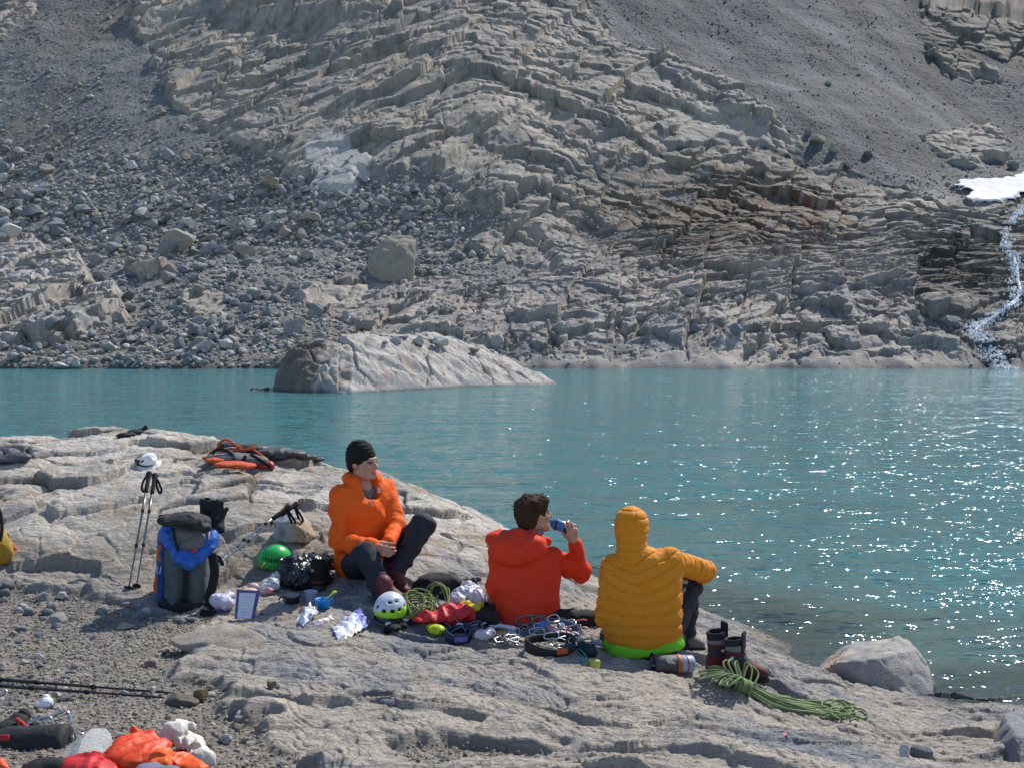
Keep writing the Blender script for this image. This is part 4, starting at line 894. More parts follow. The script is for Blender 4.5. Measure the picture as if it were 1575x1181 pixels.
# ---- the man in the orange jacket -------------------------------------------------------------
def person_orange():
    g = G(560, 885); root = empty('person', (g[0], g[1], g[2]), 'man in orange jacket and black beanie sitting on the rock with clasped hands', 'person', None)
    d = 7.62; hip = PT(561, 864, d); sR = PT(522, 762, 7.50); sL = PT(593, 752, 7.74); neck = (sR + sL) / 2 + np.array([.0, .01, .060])
    hR, hL = PT(541, 868, 7.56), PT(585, 868, 7.70); kR, aR = PT(563, 853, 7.20), PT(591, 919, 7.03); kL, aL = PT(651, 807, 7.42), PT(609, 881, 7.30)
    eR, wR = PT(520, 833, 7.40), PT(577, 841, 7.23); eL, wL = PT(610, 808, 7.60), PT(599, 834, 7.32)
    hc = PT(558, 711, 7.60); hf, hu = np.array([.86, -.50, .02]), np.array([-.06, .0, 1.])
    # body
    s = Sdf(); L = add_head(s, hc, hf, hu, 1.04); s.cap(L(0, -.02, -.07), neck + np.array([0, 0, -.05]), .054, .06, .03, 'skin')
    ch = (sR + sL) / 2 + np.array([0, 0, -.12]); s.cap(ch, hip + np.array([0, 0, .06]), .095, .095, .06, 'under'); s.cap(sR, sL, .055, None, .05, 'under')
    for a, b, c in ((sR, eR, wR), (sL, eL, wL)): s.cap(a, b, .046, .038, .03, 'under'); s.cap(b, c, .036, .026, .03, 'under')
    for a, b, c in ((hR, kR, aR), (hL, kL, aL)): s.cap(a, b, .075, .052, .05, 'under'); s.cap(b, c, .048, .036, .03, 'under')
    m = PT(591, 842, 7.18)
    add_hand(s, wR + np.array([.012, -.01, -.004]), m - wR + np.array([.02, -.03, -.02]), np.array([.5, .7, -.1]), [(.5, .8, .5), (.55, .85, .5), (.6, .9, .5), (.7, .9, .5)], .95, -1)
    add_hand(s, wL + np.array([-.006, -.015, -.006]), m - wL + np.array([-.02, -.02, -.03]), np.array([-.75, .1, -.3]), [(.6, .9, .5), (.6, .9, .6), (.7, .9, .6), (.7, 1., .6)], .95, 1)
    body_part(s, root, .0052)
    # trousers
    s = Sdf()
    s.ell(hip + np.array([0, 0, -.01]), (.17, .15, .12), None, .06, 'hip')
    for a, b, c, i in ((hR, kR, aR, 'r'), (hL, kL, aL, 'l')): s.cap(a, b, .096, .076, .05, 't' + i); s.cap(b, c + (b - c) * (.02 if i == 'l' else -.06), .076, .056, .035, 's' + i)
    garment('trousers', s, M_navy, root, .008, .006, 9, 31, elbow_folds([(kR, kR - aR), (kL, kL - aL), (hL, kL - hL), ((aR * 3 + kR) / 4, aR - kR), ((aL * 2 + kL) / 3, aL - kL)], .007, .13, 70))
    # jacket
    f0 = unit(np.cross(np.array([0, 0, 1.]), sR - sL)); f0 = f0 if f0[1] < 0 else -f0
    s = Sdf(); top = (sR + sL) / 2
    for side, sh in ((-1, sR), (1, sL)):
        o = (sh - top) * .55; s.cap(hip + o * 1.0 + np.array([0, 0, .03]), top + o * 1.1 + np.array([0, 0, -.08]), .122, .112, .06, 'torso')
    s.cap(hip + f0 * .03 + np.array([0, 0, .05]), top + f0 * .02 + np.array([0, 0, -.12]), .135, .12, .08, 'torso'); s.cap(sR, sL, .068, None, .06, 'torso'); s.cap(top, neck + np.array([0, 0, -.01]), .085, .072, .05, 'torso')
    for a, b, c, i in ((sR, eR, wR, 'r'), (sL, eL, wL, 'l')): s.cap(a, b, .066, .057, .016, 'u' + i); s.cap(b, c - (c - b) * .02, .056, .043, .018, 'f' + i)
    cn = neck + np.array([0, .0, .015])       # stand collar and the hood lying behind it
    hfw = unit(np.array([.66, -.75, 0])); hr_ = np.cross(hfw, [0, 0, 1.])
    s.cap(cn - hr_ * .05 + hfw * .02, cn + hr_ * .05 + hfw * .02, .058, None, .03, 'collar')
    for a in np.linspace(-2.1, 2.1, 9):
        p = cn - hfw * .035 * math.cos(a) * 1.6 - hfw * .01 + hr_ * .098 * math.sin(a) + np.array([0, 0, .022 + .012 * math.cos(a)]); s.ell(p, (.046, .046, .040), None, .022, 'hood')
    s.cap(L(0, .005, -.02), L(0, .05, -.20), .066, .070, .012, 'collar', '-')
    ef = elbow_folds([(eR, wR - eR), (eL, wL - eL), (sR + (hip - sR) * .35, np.array([.4, 0, 1.])), (sL + (hip - sL) * .45, np.array([-.5, 0, 1.])), (hip + np.array([0, 0, .1]), np.array([.1, 0, 1.]))], .010, .14, 52)
    j = garment('jacket', s, M_orange, root, .006, .013, 6, 41, ef)
    # placket, zip, chest emblem, cuff tab, lining
    def on_jacket(px, py):
        a, b = ray(px, py); dr = np.array([a, 1., b]); o = np.array(CAM) - np.array(j.location) - np.array(root.location)
        hit, loc, nor, _ = j.ray_cast(Vector(o), Vector(unit(dr))); off = np.array(root.location) + np.array(j.location); return (np.array(loc) + off, np.array(nor)) if hit else (PT(px, py, 7.4), np.array([0, -1., 0]))
    P = [on_jacket(x, y)[0] + np.array([0, -.003, 0]) for x, y in ((569, 750), (568, 760), (569, 770), (570, 778))]
    V, F = tube(catmull(P, 5), .0035, 6); part('zip', V, F, M_grey_lin, j)
    c, n = on_jacket(583, 752); n = unit(n); rx = unit(np.cross([0, 0, 1.], n)); uy = np.cross(n, rx); V = []; F = []
    for q in range(3):                       # three nested quarter arcs beside two small bars, as on the chest
        a0 = [(.004 + .0075 * q) * .9, (.0085 + .0075 * q) * .9]; A = np.linspace(0, math.pi / 2, 7); i0 = len(V)
        for a in A:
            for rr_ in a0: V.append(c + n * .003 + rx * (-.012 + rr_ * math.cos(a) * 1.25) + uy * (-.008 + rr_ * math.sin(a)))
        F += [[i0 + 2 * i, i0 + 2 * i + 1, i0 + 2 * i + 3, i0 + 2 * i + 2] for i in range(6)]
    for q in range(2): i0 = len(V); V += [c + n * .003 + rx * x + uy * (-.013 - .006 * q + y) for x, y in ((-.012, 0), (.014, 0), (.014, -.003), (-.012, -.003))]; F.append([i0, i0 + 1, i0 + 2, i0 + 3])
    part('chest_emblem', V, F, M_white, j)
    c, n = on_jacket(557, 832); V, F = tube([c + n * .004 + np.array([-.006, 0, -.012]), c + n * .004, c + n * .004 + np.array([.006, 0, .012])], .003, 6); part('cuff_tab', V, F, M_white, j)
    s = Sdf()
    for a in np.linspace(-2.3, 2.3, 11): p = cn - hfw * .04 * math.cos(a) + hr_ * .068 * math.sin(a) + np.array([0, 0, .036]); s.ell(p, (.014, .014, .020), None, .014)
    V, F = s.mesh(.005); part('lining', V, F, M_grey_lin, j)
    # beanie
    s = Sdf(); s.ell(L(0, -.016, .042), np.array([.090, .112, .104]), (frame(hf, hu)[1], frame(hf, hu)[0], frame(hf, hu)[2]), .02, 'hat'); s.ell(L(0, -.03, .085), np.array([.066, .076, .066]), None, .05, 'hat'); s.ell(L(0, -.035, -.02), np.array([.080, .080, .08]), (frame(hf, hu)[1], frame(hf, hu)[0], frame(hf, hu)[2]), .04, 'hat')
    s.plane(L(0, .09, .030), -frame(hf, hu)[2] * .86 + frame(hf, hu)[0] * .50, .012)
    V, F = s.mesh(.006); N = vnormals(V, F); V = V + N * (.0022 * np.sin(((V - hc) @ frame(hf, hu)[2]) * 260))[:, None] + N * (.004 * fbm3(V * 14, 3, 9))[:, None]; b = part('beanie', V, F, M_wool, root)
    aL[2] = GZ(aL[0] + .05, aL[1] - .08) + .118; aR[2] = GZ(aR[0] + .04, aR[1] - .07) + .118
    boot_parts(root, aL + np.array([0, 0, -.01]), aL + np.array([.10, -.17, -.02]), unit(np.array([.05, .0, 1.])), mat=M_boot, sole=M_sole, laces=M_lace, h=.05)
    boot_parts(root, aR + np.array([0, 0, -.01]), aR + np.array([.15, -.03, -.0]), unit(np.array([0, 0., 1.])), mat=M_boot, sole=M_sole, laces=M_lace, h=.05)
    return root
person_orange()

# ---- the man in the red jacket, seen from behind, drinking -------------------------------------
def person_red():
    g = G(815, 965); root = empty('person', (g[0], g[1] + .1, g[2]), 'bare-headed man in red-orange jacket seen from behind drinking from a bottle', 'person', None)
    hip = PT(812, 945, 7.02); sL, sR = PT(771, 858, 7.0), PT(850, 857, 7.10); top = (sL + sR) / 2; neck = PT(818, 823, 7.03)
    eL, wL = PT(763, 905, 7.02), PT(775, 940, 7.26); eR, wR = PT(893, 880, 7.20), PT(884, 833, 7.10)
    hL, hR = PT(790, 955, 7.04), PT(838, 955, 7.04); kR, aR = PT(917, 957, 6.98), PT(868, 962, 7.40); kL, aL = PT(737, 925, 7.36), PT(800, 955, 7.5)
    hc = PT(822, 792, 7.08); hf, hu = np.array([.90, .36, .10]), np.array([-.06, -.02, 1.])
    s = Sdf(); L = add_head(s, hc, hf, hu, 1.0); s.cap(L(0, -.02, -.07), neck + np.array([0, 0, -.06]), .054, .06, .03, 'skin')
    s.cap(top + np.array([0, .02, -.1]), hip + np.array([0, .02, .05]), .085, .085, .05, 'under'); s.cap(sL, sR, .055, None, .05, 'under')
    for a, b, c in ((sR, eR, wR), (sL, eL, wL)): s.cap(a, b, .046, .038, .03, 'under'); s.cap(b, c, .036, .026, .03, 'under')
    for a, b, c in ((hR, kR, aR), (hL, kL, aL)): s.cap(a, b, .075, .052, .05, 'under'); s.cap(b, c, .048, .036, .03, 'under')
    # bottle axis from the mouth to its base; the hand wraps the far half of it from below and outside
    b0, b1 = PT(843, 802, 7.17), PT(885, 815, 7.13); ax = unit(b1 - b0)
    wv = wR + np.array([0, -.01, .0]); pd = unit(np.array([-.22, .02, 1.])); pn = unit(np.array([-.25, .95, .0]))
    add_hand(s, wv, pd, pn, [(.35, .9, .8), (.35, .95, .8), (.4, .95, .8), (.5, .95, .7)], 1.0, -1, thumb=(.5, .5))
    body_part(s, root, .0052)
    s = Sdf(); s.ell(hip + np.array([0, .02, -.03]), (.17, .15, .11), None, .06)
    for a, b, c in ((hR, kR, aR), (hL, kL, aL)): s.cap(a, b, .088, .074, .05); s.cap(b, c, .070, .052, .035)
    garment('trousers', s, M_black, root, .008, .006, 9, 51, elbow_folds([(kR, kR - hR), (kL, kL - hL), ((kR + hR) / 2, kR - hR)], .007, .13, 60))
    s = Sdf()
    for o in ((sL - top) * .66, (sR - top) * .66): s.cap(hip + o * .80 + np.array([0, 0, -.03]), top + o + np.array([0, .01, -.09]), .108, .108, .07, 'torso')
    s.cap(hip + np.array([0, 0, -.01]), top + np.array([0, 0, -.12]), .13, .125, .08, 'torso'); s.cap(sL, sR, .068, None, .05, 'torso'); s.cap(top, neck + np.array([0, 0, -.01]), .10, .068, .06, 'torso')
    for a, b, c, i in ((sR, eR, wR, 'r'), (sL, eL, wL, 'l')): s.cap(a, b, .069, .060, .020, 'u' + i); s.cap(b, c + (b - c) * .10, .057, .044, .022, 'f' + i)
    # hood folded down the back
    hx = unit(np.array([1., .12, .10])); hz = unit(np.array([-.12, .25, 1.])); hy_ = np.cross(hz, hx)
    s.ell(PT(797, 842, 6.95), (.190, .085, .098), (hx, hy_, hz), .014, 'hood'); s.ell(PT(764, 829, 7.0), (.07, .065, .05), (hx, hy_, hz), .03, 'hood'); s.ell(PT(792, 856, 6.92), (.115, .065, .058), None, .03, 'hood')
    s.cap(PT(762, 824, 7.02), PT(800, 821, 6.97), .030, .034, .02, 'hood'); s.cap(PT(800, 821, 6.97), PT(842, 832, 7.03), .034, .026, .02, 'hood')
    s.cap(L(0, .0, .0), L(0, .02, -.16), .07, .074, .012, 'x', '-')
    s.plane(hip + np.array([0, 0, -.075]), np.array([0, 0, -1.]), .02)
    ef = elbow_folds([(eR, wR - eR), (sR + (eR - sR) * .4, eR - sR), (eL, np.array([0, 0, 1.])), (hip + np.array([.05, 0, .1]), np.array([.5, 0, 1.])), (PT(790, 850, 6.9), np.array([.6, 0, 1.]))], .009, .13, 48)
    j = garment('jacket', s, M_red, root, .006, .011, 6, 61, ef)
    # hair
    f, r_, u = frame(hf, hu); s = Sdf(); ax3 = (r_, f, u)
    s.ell(L(0, -.022, .045), np.array([.099, .114, .098]), ax3, .03, 'h'); s.ell(L(0, -.055, -.02), np.array([.084, .070, .095]), ax3, .03, 'h'); s.ell(L(0, .055, .09), np.array([.07, .05, .04]), ax3, .03, 'h')
    s.ell(L(0, .10, -.035), np.array([.075, .078, .095]), ax3, .015, 'h', '-'); s.ell(L(.09, .02, -.03), np.array([.04, .034, .045]), ax3, .012, 'h', '-'); s.ell(L(-.09, .02, -.03), np.array([.04, .034, .045]), ax3, .012, 'h', '-')
    V, F = s.mesh(.005); N = vnormals(V, F); st = noise3(np.stack([(V - hc) @ r_ * 70, (V - hc) @ f * 40, (V - hc) @ u * 16], -1), 5); V = V + N * (.008 * st + .012 * fbm3(V * 16, 3, 6))[:, None]
    t = NT('brown_hair'); v = t.coord((1, 1, .25)); nn = t.noise(v, 190, 3); M_hair = t.done(t.mix((.040, .021, .012), t.ramp(nn, [(.3, .55), (.7, 1.5)])), .75, t.bump(nn, .7, .006))
    t.b.inputs['Specular IOR Level'].default_value = .15; h = part('hair', V, F, M_hair, root)
    rr_ = np.random.default_rng(3); tufts = []
    for _ in range(230):
        q = rr_.normal(size=3); q = unit(q); q[2] = abs(q[2]) * .9 - .15
        b = L(q[0] * .088, -.02 + q[1] * .103, .045 + q[2] * .088)
        if ((b - L(0, 0, 0)) @ f > .03 and (b - L(0, 0, .085)) @ u < 0) or ((b - L(0, 0, 0)) @ f > -.01 and (b - L(0, 0, .02)) @ u < 0): continue
        o = unit(r_ * q[0] + f * q[1] + u * q[2]); fl = unit(f * .7 + u * .2 - r_ * .1 + rr_.normal(size=3) * .45); ln = rr_.uniform(.025, .055)
        P = [b - o * .005, b + o * ln * .35 + fl * ln * .3, b + o * ln * .35 + fl * ln * .9 - u * ln * .15]; tufts.append(tube(catmull(P, 3), np.linspace(.006, .0012, 7), 5))
    V, F = merge(*tufts); part('hair_tufts', V, F, M_hair, h)
    # shirt collar peeping out
    s = Sdf()
    for a in np.linspace(-2.4, 2.4, 9): s.ell(neck + np.array([.008, .01, .022]) + np.array([.062 * math.sin(a), -.055 * math.cos(a), .006 * math.sin(a)]), (.016, .016, .02), None, .015)
    V, F = s.mesh(.005); part('shirt_collar', V, F, M_grey_lin, root)
    # the bottle he drinks from
    R = empty('drinking_bottle', tuple(b1), 'blue drinking bottle with dark base tipped to the lips of the man in red', 'bottle')
    Ln = np.linalg.norm(b1 - b0); m1 = m_plain('blue_plastic', (.03, .16, .42), .25, var=.05); m2 = m_plain('navy_plastic', (.012, .018, .045), .35)
    V, F = lathe([(.012, 0), (.02, .004), (.022, .022), (.034, .034), (.037, .05), (.037, Ln * .62), (.034, Ln * .66)], b0, ax); part('bottle_body', V, F, m1, R)
    V, F = lathe([(.037, 0), (.039, .004), (.039, Ln * .34), (.034, Ln * .40), (.02, Ln * .40)], b0 + ax * Ln * .63, ax); part('bottle_base', V, F, m2, R)
    V, F = lathe([(.0385, 0), (.0395, .002), (.0395, .012), (.0385, .014)], b0 + ax * Ln * .28, ax); part('bottle_band', V, F, m2, R)
person_red()

# ---- the man in the yellow down jacket, seen from behind ----------------------------------------
def person_yellow():
    g = G(990, 1012); root = empty('person', (g[0], g[1] + .05, g[2]), 'person in hooded amber down jacket sitting with back to us, arm over raised knee', 'person', None)
    hip = PT(990, 985, 6.55); sL, sR = PT(943, 872, 6.58), PT(1030, 862, 6.60); top = (sL + sR) / 2; neck = PT(972, 848, 6.58)
    eL, wL = PT(932, 950, 6.56), PT(965, 970, 6.92); eR, wR = PT(1084, 878, 6.86), PT(1068, 888, 7.12)
    hL, hR = PT(962, 992, 6.56), PT(1020, 990, 6.58); kR, aR = PT(1060, 900, 6.98), PT(1052, 998, 6.92); kL, aL = PT(925, 985, 6.98), PT(1000, 990, 7.15)
    hc = PT(972, 818, 6.64); hf, hu = np.array([.22, .97, -.05]), np.array([.0, .05, 1.])
    s = Sdf(); L = add_head(s, hc, hf, hu, .98); s.cap(L(0, -.02, -.07), neck + np.array([0, 0, -.06]), .054, .06, .03, 'skin')
    s.cap(top + np.array([0, .02, -.1]), hip + np.array([0, .02, .05]), .085, .085, .05, 'under'); s.cap(sL, sR, .055, None, .05, 'under')
    for a, b, c in ((sR, eR, wR), (sL, eL, wL)): s.cap(a, b, .046, .038, .03, 'under'); s.cap(b, c, .036, .026, .03, 'under')
    for a, b, c in ((hR, kR, aR), (hL, kL, aL)): s.cap(a, b, .075, .052, .05, 'under'); s.cap(b, c, .048, .036, .03, 'under')
    add_hand(s, wR + np.array([-.01, .03, 0]), np.array([-.4, .6, -.5]), np.array([-.3, -.2, -.9]), .35, .95, -1); add_hand(s, wL + np.array([.02, .02, 0]), np.array([.8, .5, 0]), np.array([0, .2, -1.]), .35, .95, 1)
    body_part(s, root, .006)
    s = Sdf(); s.ell(hip + np.array([0, .02, -.035]), (.20, .17, .11), None, .06)
    for a, b, c in ((hR, kR, aR), (hL, kL, aL)): s.cap(a, b, .098, .074, .05); s.cap(b, c + (b - c) * .03, .070, .056, .035)
    garment('trousers', s, M_black, root, .008, .006, 9, 71, elbow_folds([(kR, kR - hR), ((kR + aR) / 2, np.array([.4, 0, 1.])), (hR, np.array([1., 0, .4]))], .008, .14, 60))
    # lime shirt hem below the jacket
    s = Sdf(); o1, o2 = (sL - top) * .72, (sR - top) * .72
    for o in (o1, o2): s.cap(hip + o * 1.0 + np.array([0, 0, -.04]), hip + o * .8 + np.array([0, .02, .0]), .126, .09, .10)
    s.cap(hip + np.array([0, -.012, -.04]), hip + np.array([0, .03, .0]), .14, .1, .08); s.plane(hip + np.array([0, 0, -.060]), np.array([.12, 0, -1.]), .02); garment('shirt', s, M_lime, root, .008, .005, 10, 72)
    # quilted jacket
    s = Sdf()
    for o in (o1, o2): s.cap(hip + o * .96 + np.array([0, 0, .035]), top + o + np.array([0, .0, -.11]), .116, .122, .10, 'torso')
    s.cap(hip + np.array([0, -.01, .02]), top + np.array([0, -.01, -.12]), .145, .14, .08, 'torso'); s.cap(sL, sR, .074, None, .07, 'torso'); s.cap(top, neck + np.array([0, 0, .0]), .11, .08, .06, 'torso')
    for a, b, c, i in ((sR, eR, wR, 'R'), (sL, eL, wL, 'L')): s.cap(a, b, .074, .066, .03 if i == 'R' else .012, 'u' + i); s.cap(b, c, .064, .052, .025, 'f' + i)
    s.plane(hip + np.array([0, 0, -.038]), np.array([.24, 0, -1.]), .015)
    spine = lambda V: V[:, 0] - (hip[0] + (neck[0] - hip[0]) * np.clip((V[:, 2] - hip[2]) / (neck[2] - hip[2]), 0, 1))
    def quilt(V, T, N):
        tg = np.array([p.get('tag') for p in s.pr]); tr = np.isin(tg[T], ['torso'])
        vee = .42 * np.clip((V[:, 2] - hip[2] - .12) / .3, 0, 1)
        q = V[:, 2] - np.abs(spine(V)) * vee + .010 * noise3(V * 7, 3); per = .062
        lq, on = limb_q(s, V, T, ('uR', 'fR', 'uL', 'fL')); q = np.where(tr, q, lq + .004 * noise3(V * 12, 2))
        f = q / per - np.floor(q / per); groove = np.exp(-(np.minimum(f, 1 - f) / .10) ** 2)
        puff = np.sin(math.pi * f) ** .6
        seam = np.exp(-(spine(V) / .008) ** 2) * tr * (V[:, 2] > hip[2]) * .45
        return .0045 * puff * (1 + .5 * noise3(V * 8, 15)) - .0105 * groove * (.6 + .4 * noise3(V * 7, 12)) + .0045 * groove * noise3(V * np.array([55, 55, 20]), 18) - .004 * seam + .0028 * noise3(V * np.array([34, 34, 22]), 8) + .004 * noise3(V * 15, 9) - .004
    j = garment('jacket', s, M_yellow, root, .0044, .005, 8, 81, quilt, smooth=1)
    f, r_, u = frame(hf, hu); h = Sdf(); ax3 = (r_, f, u)
    h.ell(L(0, -.02, .045), np.array([.098, .116, .106]), ax3, .04, 'h'); h.ell(L(0, -.02, .08), np.array([.085, .1, .07]), ax3, .04, 'h'); h.cap(L(0, -.03, -.02), neck + np.array([0, 0, -.03]), .088, .094, .05, 'h'); h.ell(L(0, .15, -.02), np.array([.075, .08, .11]), ax3, .02, 'h', '-')
    V, F = h.mesh(.0055, smooth=2); N = vnormals(V, F); z = (V - hc) @ u; x = (V - hc) @ r_; fq = (z + .006 * noise3(V * 12, 5)) / .046 - np.floor((z + .006 * noise3(V * 12, 5)) / .046)
    V = V + N * (.0028 * np.sin(math.pi * fq) ** .6 - .004 * np.exp(-(np.minimum(fq, 1 - fq) / .1) ** 2) - .004 * np.exp(-((x - .03) / .006) ** 2) + .004 * fbm3(V * 18, 3, 3))[:, None]
    part('hood', V, F, M_yellow, j)
    V, F = tube(catmull([hip + np.array([-.2, -.09, -.03]), hip + np.array([-.08, -.16, -.04]), hip + np.array([.08, -.16, -.025]), hip + np.array([.2, -.09, .0])], 6), .004, 6)
    # white piping down the trouser leg
    c = [PT(1066, 920, 6.91), PT(1062, 945, 6.88), PT(1057, 968, 6.86), PT(1053, 985, 6.87)]
    M_shoe = m_fabric('grey_shoe_fabric', (.12, .115, .115), .7); gz_ = GZ(*aR[:2])
    a = np.array([aR[0] - .01, aR[1], gz_ + .092]); boot_parts(root, a, a + np.array([.17, -.02, -.05]), name='shoe', mat=M_shoe, sole=M_sole, h=.02, k=.78)
    a = np.array([aL[0], aL[1], GZ(*aL[:2]) + .115]); boot_parts(root, a, a + np.array([-.16, .06, -.05]), name='shoe', mat=M_shoe, sole=M_sole, h=.02, k=.95)
person_yellow()
# ------------------------------------------------------------------ gear
_MC = {}
def FB(name, col, rough=.75, **kw):
    if name not in _MC: _MC[name] = m_fabric(name, col, rough, .18, 26, .35, 16, **kw)
    return _MC[name]
def PL(name, col, rough=.4, metal=0.0, **kw):
    if name not in _MC: _MC[name] = m_plain(name, col, rough, metal, **kw)
    return _MC[name]
M_alu = PL('brushed_aluminium', (.55, .56, .58), .28, 1.0); M_steel = PL('dark_steel', (.18, .18, .19), .35, 1.0); M_carbon = PL('black_pole_paint', (.03, .03, .034), .3)
M_rub = PL('black_foam_grip', (.014, .014, .015), .85); M_web = FB('black_webbing', (.012, .012, .013), .85)
M_print = m_fabric('printed_foil', (.5, .5, .5), .38, .08, 30, .5, 22, attr=True, spec=.5); M_attr = m_fabric('dyed_cloth', (.5, .5, .5), .75, .16, 26, .35, 16, attr=True)
t = NT('clear_plastic_film'); v = t.coord(); M_film = t.done((.72, .74, .80), .2, t.bump(t.noise(v, 28, 4), .8, .02)); t.b.inputs['Transmission Weight'].default_value = .45; t.b.inputs['Alpha'].default_value = .85
def lump(els, res=.007, amp=.012, freq=11, seed=1, k=.03, ry=.8, dd=0.0, sharp=.7, plane=True, smooth=1):
    """crumpled cloth: (px, py, half width, half height [, depth shift]) in survey pixels, resting on the ground"""
    s = Sdf(); gz = 1e9
    for e in els:
        px, py, rx, rz = e[:4]; g = G(px, py + rz); d = g[1] + dd + (e[4] if len(e) > 4 else 0); c = PT(px, py, d); sc = d / FPX
        s.ell(c, (rx * sc, rx * sc * (e[5] if len(e) > 5 else ry), rz * sc), None, k)
    Q = rot_rand(np.random.default_rng(seed)); Q = np.array([Q[0], Q[1], Q[2] * .38]) * freq
    def disp(P):
        p = P @ Q.T; p = p + .35 * noise3(P * freq * .6, seed + 7)[..., None]
        return amp * (sharp * (1.5 * np.abs(noise3(p, seed)) - .35 + .45 * np.abs(noise3(p * 2.3 + 5, seed + 1))) + (1 - sharp) * fbm3(P * freq * 1.7, 3, seed + 2))
    V, F = s.mesh(res, disp, smooth); return V, F
def sheet(corners, lift=.01, amp=.012, freq=14, seed=1, n=26, thick=.004, sag=0.0, bulge=0.0):
    """a crumpled foil or paper pouch from four corner points (world), closed on both sides"""
    c = np.asarray(corners, float); a, b = np.meshgrid(np.linspace(0, 1, n), np.linspace(0, 1, n), indexing='ij')
    P = (c[0][None, None] * ((1 - a) * (1 - b))[..., None] + c[1] * ((1 - a) * b)[..., None] + c[2] * (a * b)[..., None] + c[3] * (a * (1 - b))[..., None])
    N = unit(np.cross(c[1] - c[0], c[3] - c[0])); N = N if N[2] > 0 or abs(N[2]) < .2 and N[1] < 0 else -N
    dsp = amp * (2 * np.abs(fbm3(P * freq + seed * 3.1, 2, seed)) - .45) + bulge * np.sin(math.pi * a) * np.sin(math.pi * b) + lift
    P1 = P + N * dsp[..., None]; P2 = P1 - N * (thick + bulge * 1.2 * (np.sin(math.pi * a) * np.sin(math.pi * b)))[..., None]
    F1 = grid_faces(n, n); V = np.concatenate([P1.reshape(-1, 3), P2.reshape(-1, 3)]); m = n * n
    F = [list(f) for f in F1] + [list(f[::-1] + m) for f in F1]; e = [i * n for i in range(n)]
    ring = [i for i in range(n)] + [i * n + n - 1 for i in range(1, n)] + [(n - 1) * n + i for i in range(n - 2, -1, -1)] + [i * n for i in range(n - 2, 0, -1)]
    F += [[ring[i], ring[i] + m, ring[(i + 1) % len(ring)] + m, ring[(i + 1) % len(ring)]] for i in range(len(ring))]
    return V, F, np.tile(np.stack([a.ravel(), b.ravel()], 1), (2, 1))
def gq(*pts): return [G(*p[:2], p[2] if len(p) > 2 else 0) for p in pts]
def loose(name, VF, mat, label, cat, group=None, cols=None): return solid(name, VF[0], VF[1], mat, label, cat, group, cols=cols)

# ---- trekking poles
def pole(tip, top, label, group, strap_dir, shaft=M_alu, basket=True):
    tip = np.asarray(tip, float); top = np.asarray(top, float); L = np.linalg.norm(top - tip); ax = (top - tip) / L
    R = empty('trekking_pole', tuple(tip), label, 'trekking pole', group)
    part('shaft', *lathe([(.0028, 0), (.0035, .02), (.0055, .05), (.0058, L * .38), (.0072, L * .385), (.0074, L * .66), (.0086, L * .665), (.0088, L - .16)], tip, ax, 14), shaft, R)
    for q in (.385, .665): part('clamp', *lathe([(.0075, 0), (.0115, .004), (.012, .022), (.009, .028)], tip + ax * (L * q - .012), ax, 14), M_rub, R)
    g = part('grip', *lathe([(.010, 0), (.0145, .006), (.0135, .035), (.0155, .06), (.0135, .085), (.016, .125), (.021, .15), (.023, .163), (.017, .176), (.006, .181)], tip + ax * (L - .18), ax, 16), M_rub, R)
    if basket: part('basket', *lathe([(.006, 0), (.026, .002), (.029, .006), (.024, .01), (.007, .012)], tip + ax * .055, ax, 18), M_rub, R)
    s = unit(strap_dir); b = tip + ax * (L - .02)
    P = catmull([b, b + s * .03 - ax * .03 + np.array([0, 0, -.015]), b + s * .052 + np.array([0, 0, -.095]), b + s * .040 + np.array([0, 0, -.125]), b + s * .018 + np.array([0, 0, -.09]), b - ax * .03 + s * .01], 6)
    part('wrist_strap', *tube(P, .008, 8, flat=(.0085, .002, np.array([0, -1., .2]))), M_web, R)
    return R
GP = 'pair of poles leaning beside the blue backpack'
pole(G(196, 912, -.02), PT(230, 725, 7.85), 'left trekking pole of the upright pair standing beside the blue backpack', GP, (-1, -.3, 0), M_steel)
pole(G(208, 908, -.02), PT(239, 728, 7.90), 'right trekking pole of the upright pair standing beside the blue backpack', GP, (1, -.3, 0), M_steel)
bo = [(418, 824, 8.02), (424, 800, 8.0), (445, 782, 8.05), (462, 780, 8.1), (478, 800, 8.1), (489, 823, 8.08), (470, 832, 7.92), (437, 832, 7.9), (452, 800, 7.9), (430, 812, 7.92), (475, 815, 7.95), (440, 800, 8.35), (470, 805, 8.35), (455, 828, 8.4)]
V, F = hull([PT(*q) for q in bo], 4, .018, 61, 2, 4); V[:, 2] -= .015
C = mixc((.40, .41, .43), (.40, .30, .21), sstep(-.08, .10, V[:, 0] - V[:, 0].mean() + .12 * fbm3(V * 8, 3, 5) + (V[:, 2].mean() - V[:, 2]) * .5)); C = mixc(C, (.22, .15, .10), sstep(.3, .6, fbm3(V * 11, 3, 7)) * .6)
solid('boulder', V, F, M_near, 'half white half brown boulder behind the green helmet, propping up two poles', 'boulder', cols=C)
GP = 'pair of poles propped on the white and brown boulder'
pole(PT(327, 866, 7.40), PT(446, 777, 7.93), 'upper trekking pole of the pair propped on the white and brown boulder', GP, (1, .0, -.2), M_alu)
pole(PT(330, 872, 7.36), PT(458, 773, 8.00), 'lower trekking pole of the pair propped on the white and brown boulder', GP, (1, -.2, -.2), M_alu)
loose('garment', lump([(436, 779, 10, 5, .35), (449, 776, 9, 6, .4), (429, 783, 7, 5, .3), (441, 783, 10, 4, .32)], .006, .010, 16, 4), M_black, 'small black cloth lying on top of the white and brown boulder', 'cloth')
GP = 'pair of black poles lying on the gravel'
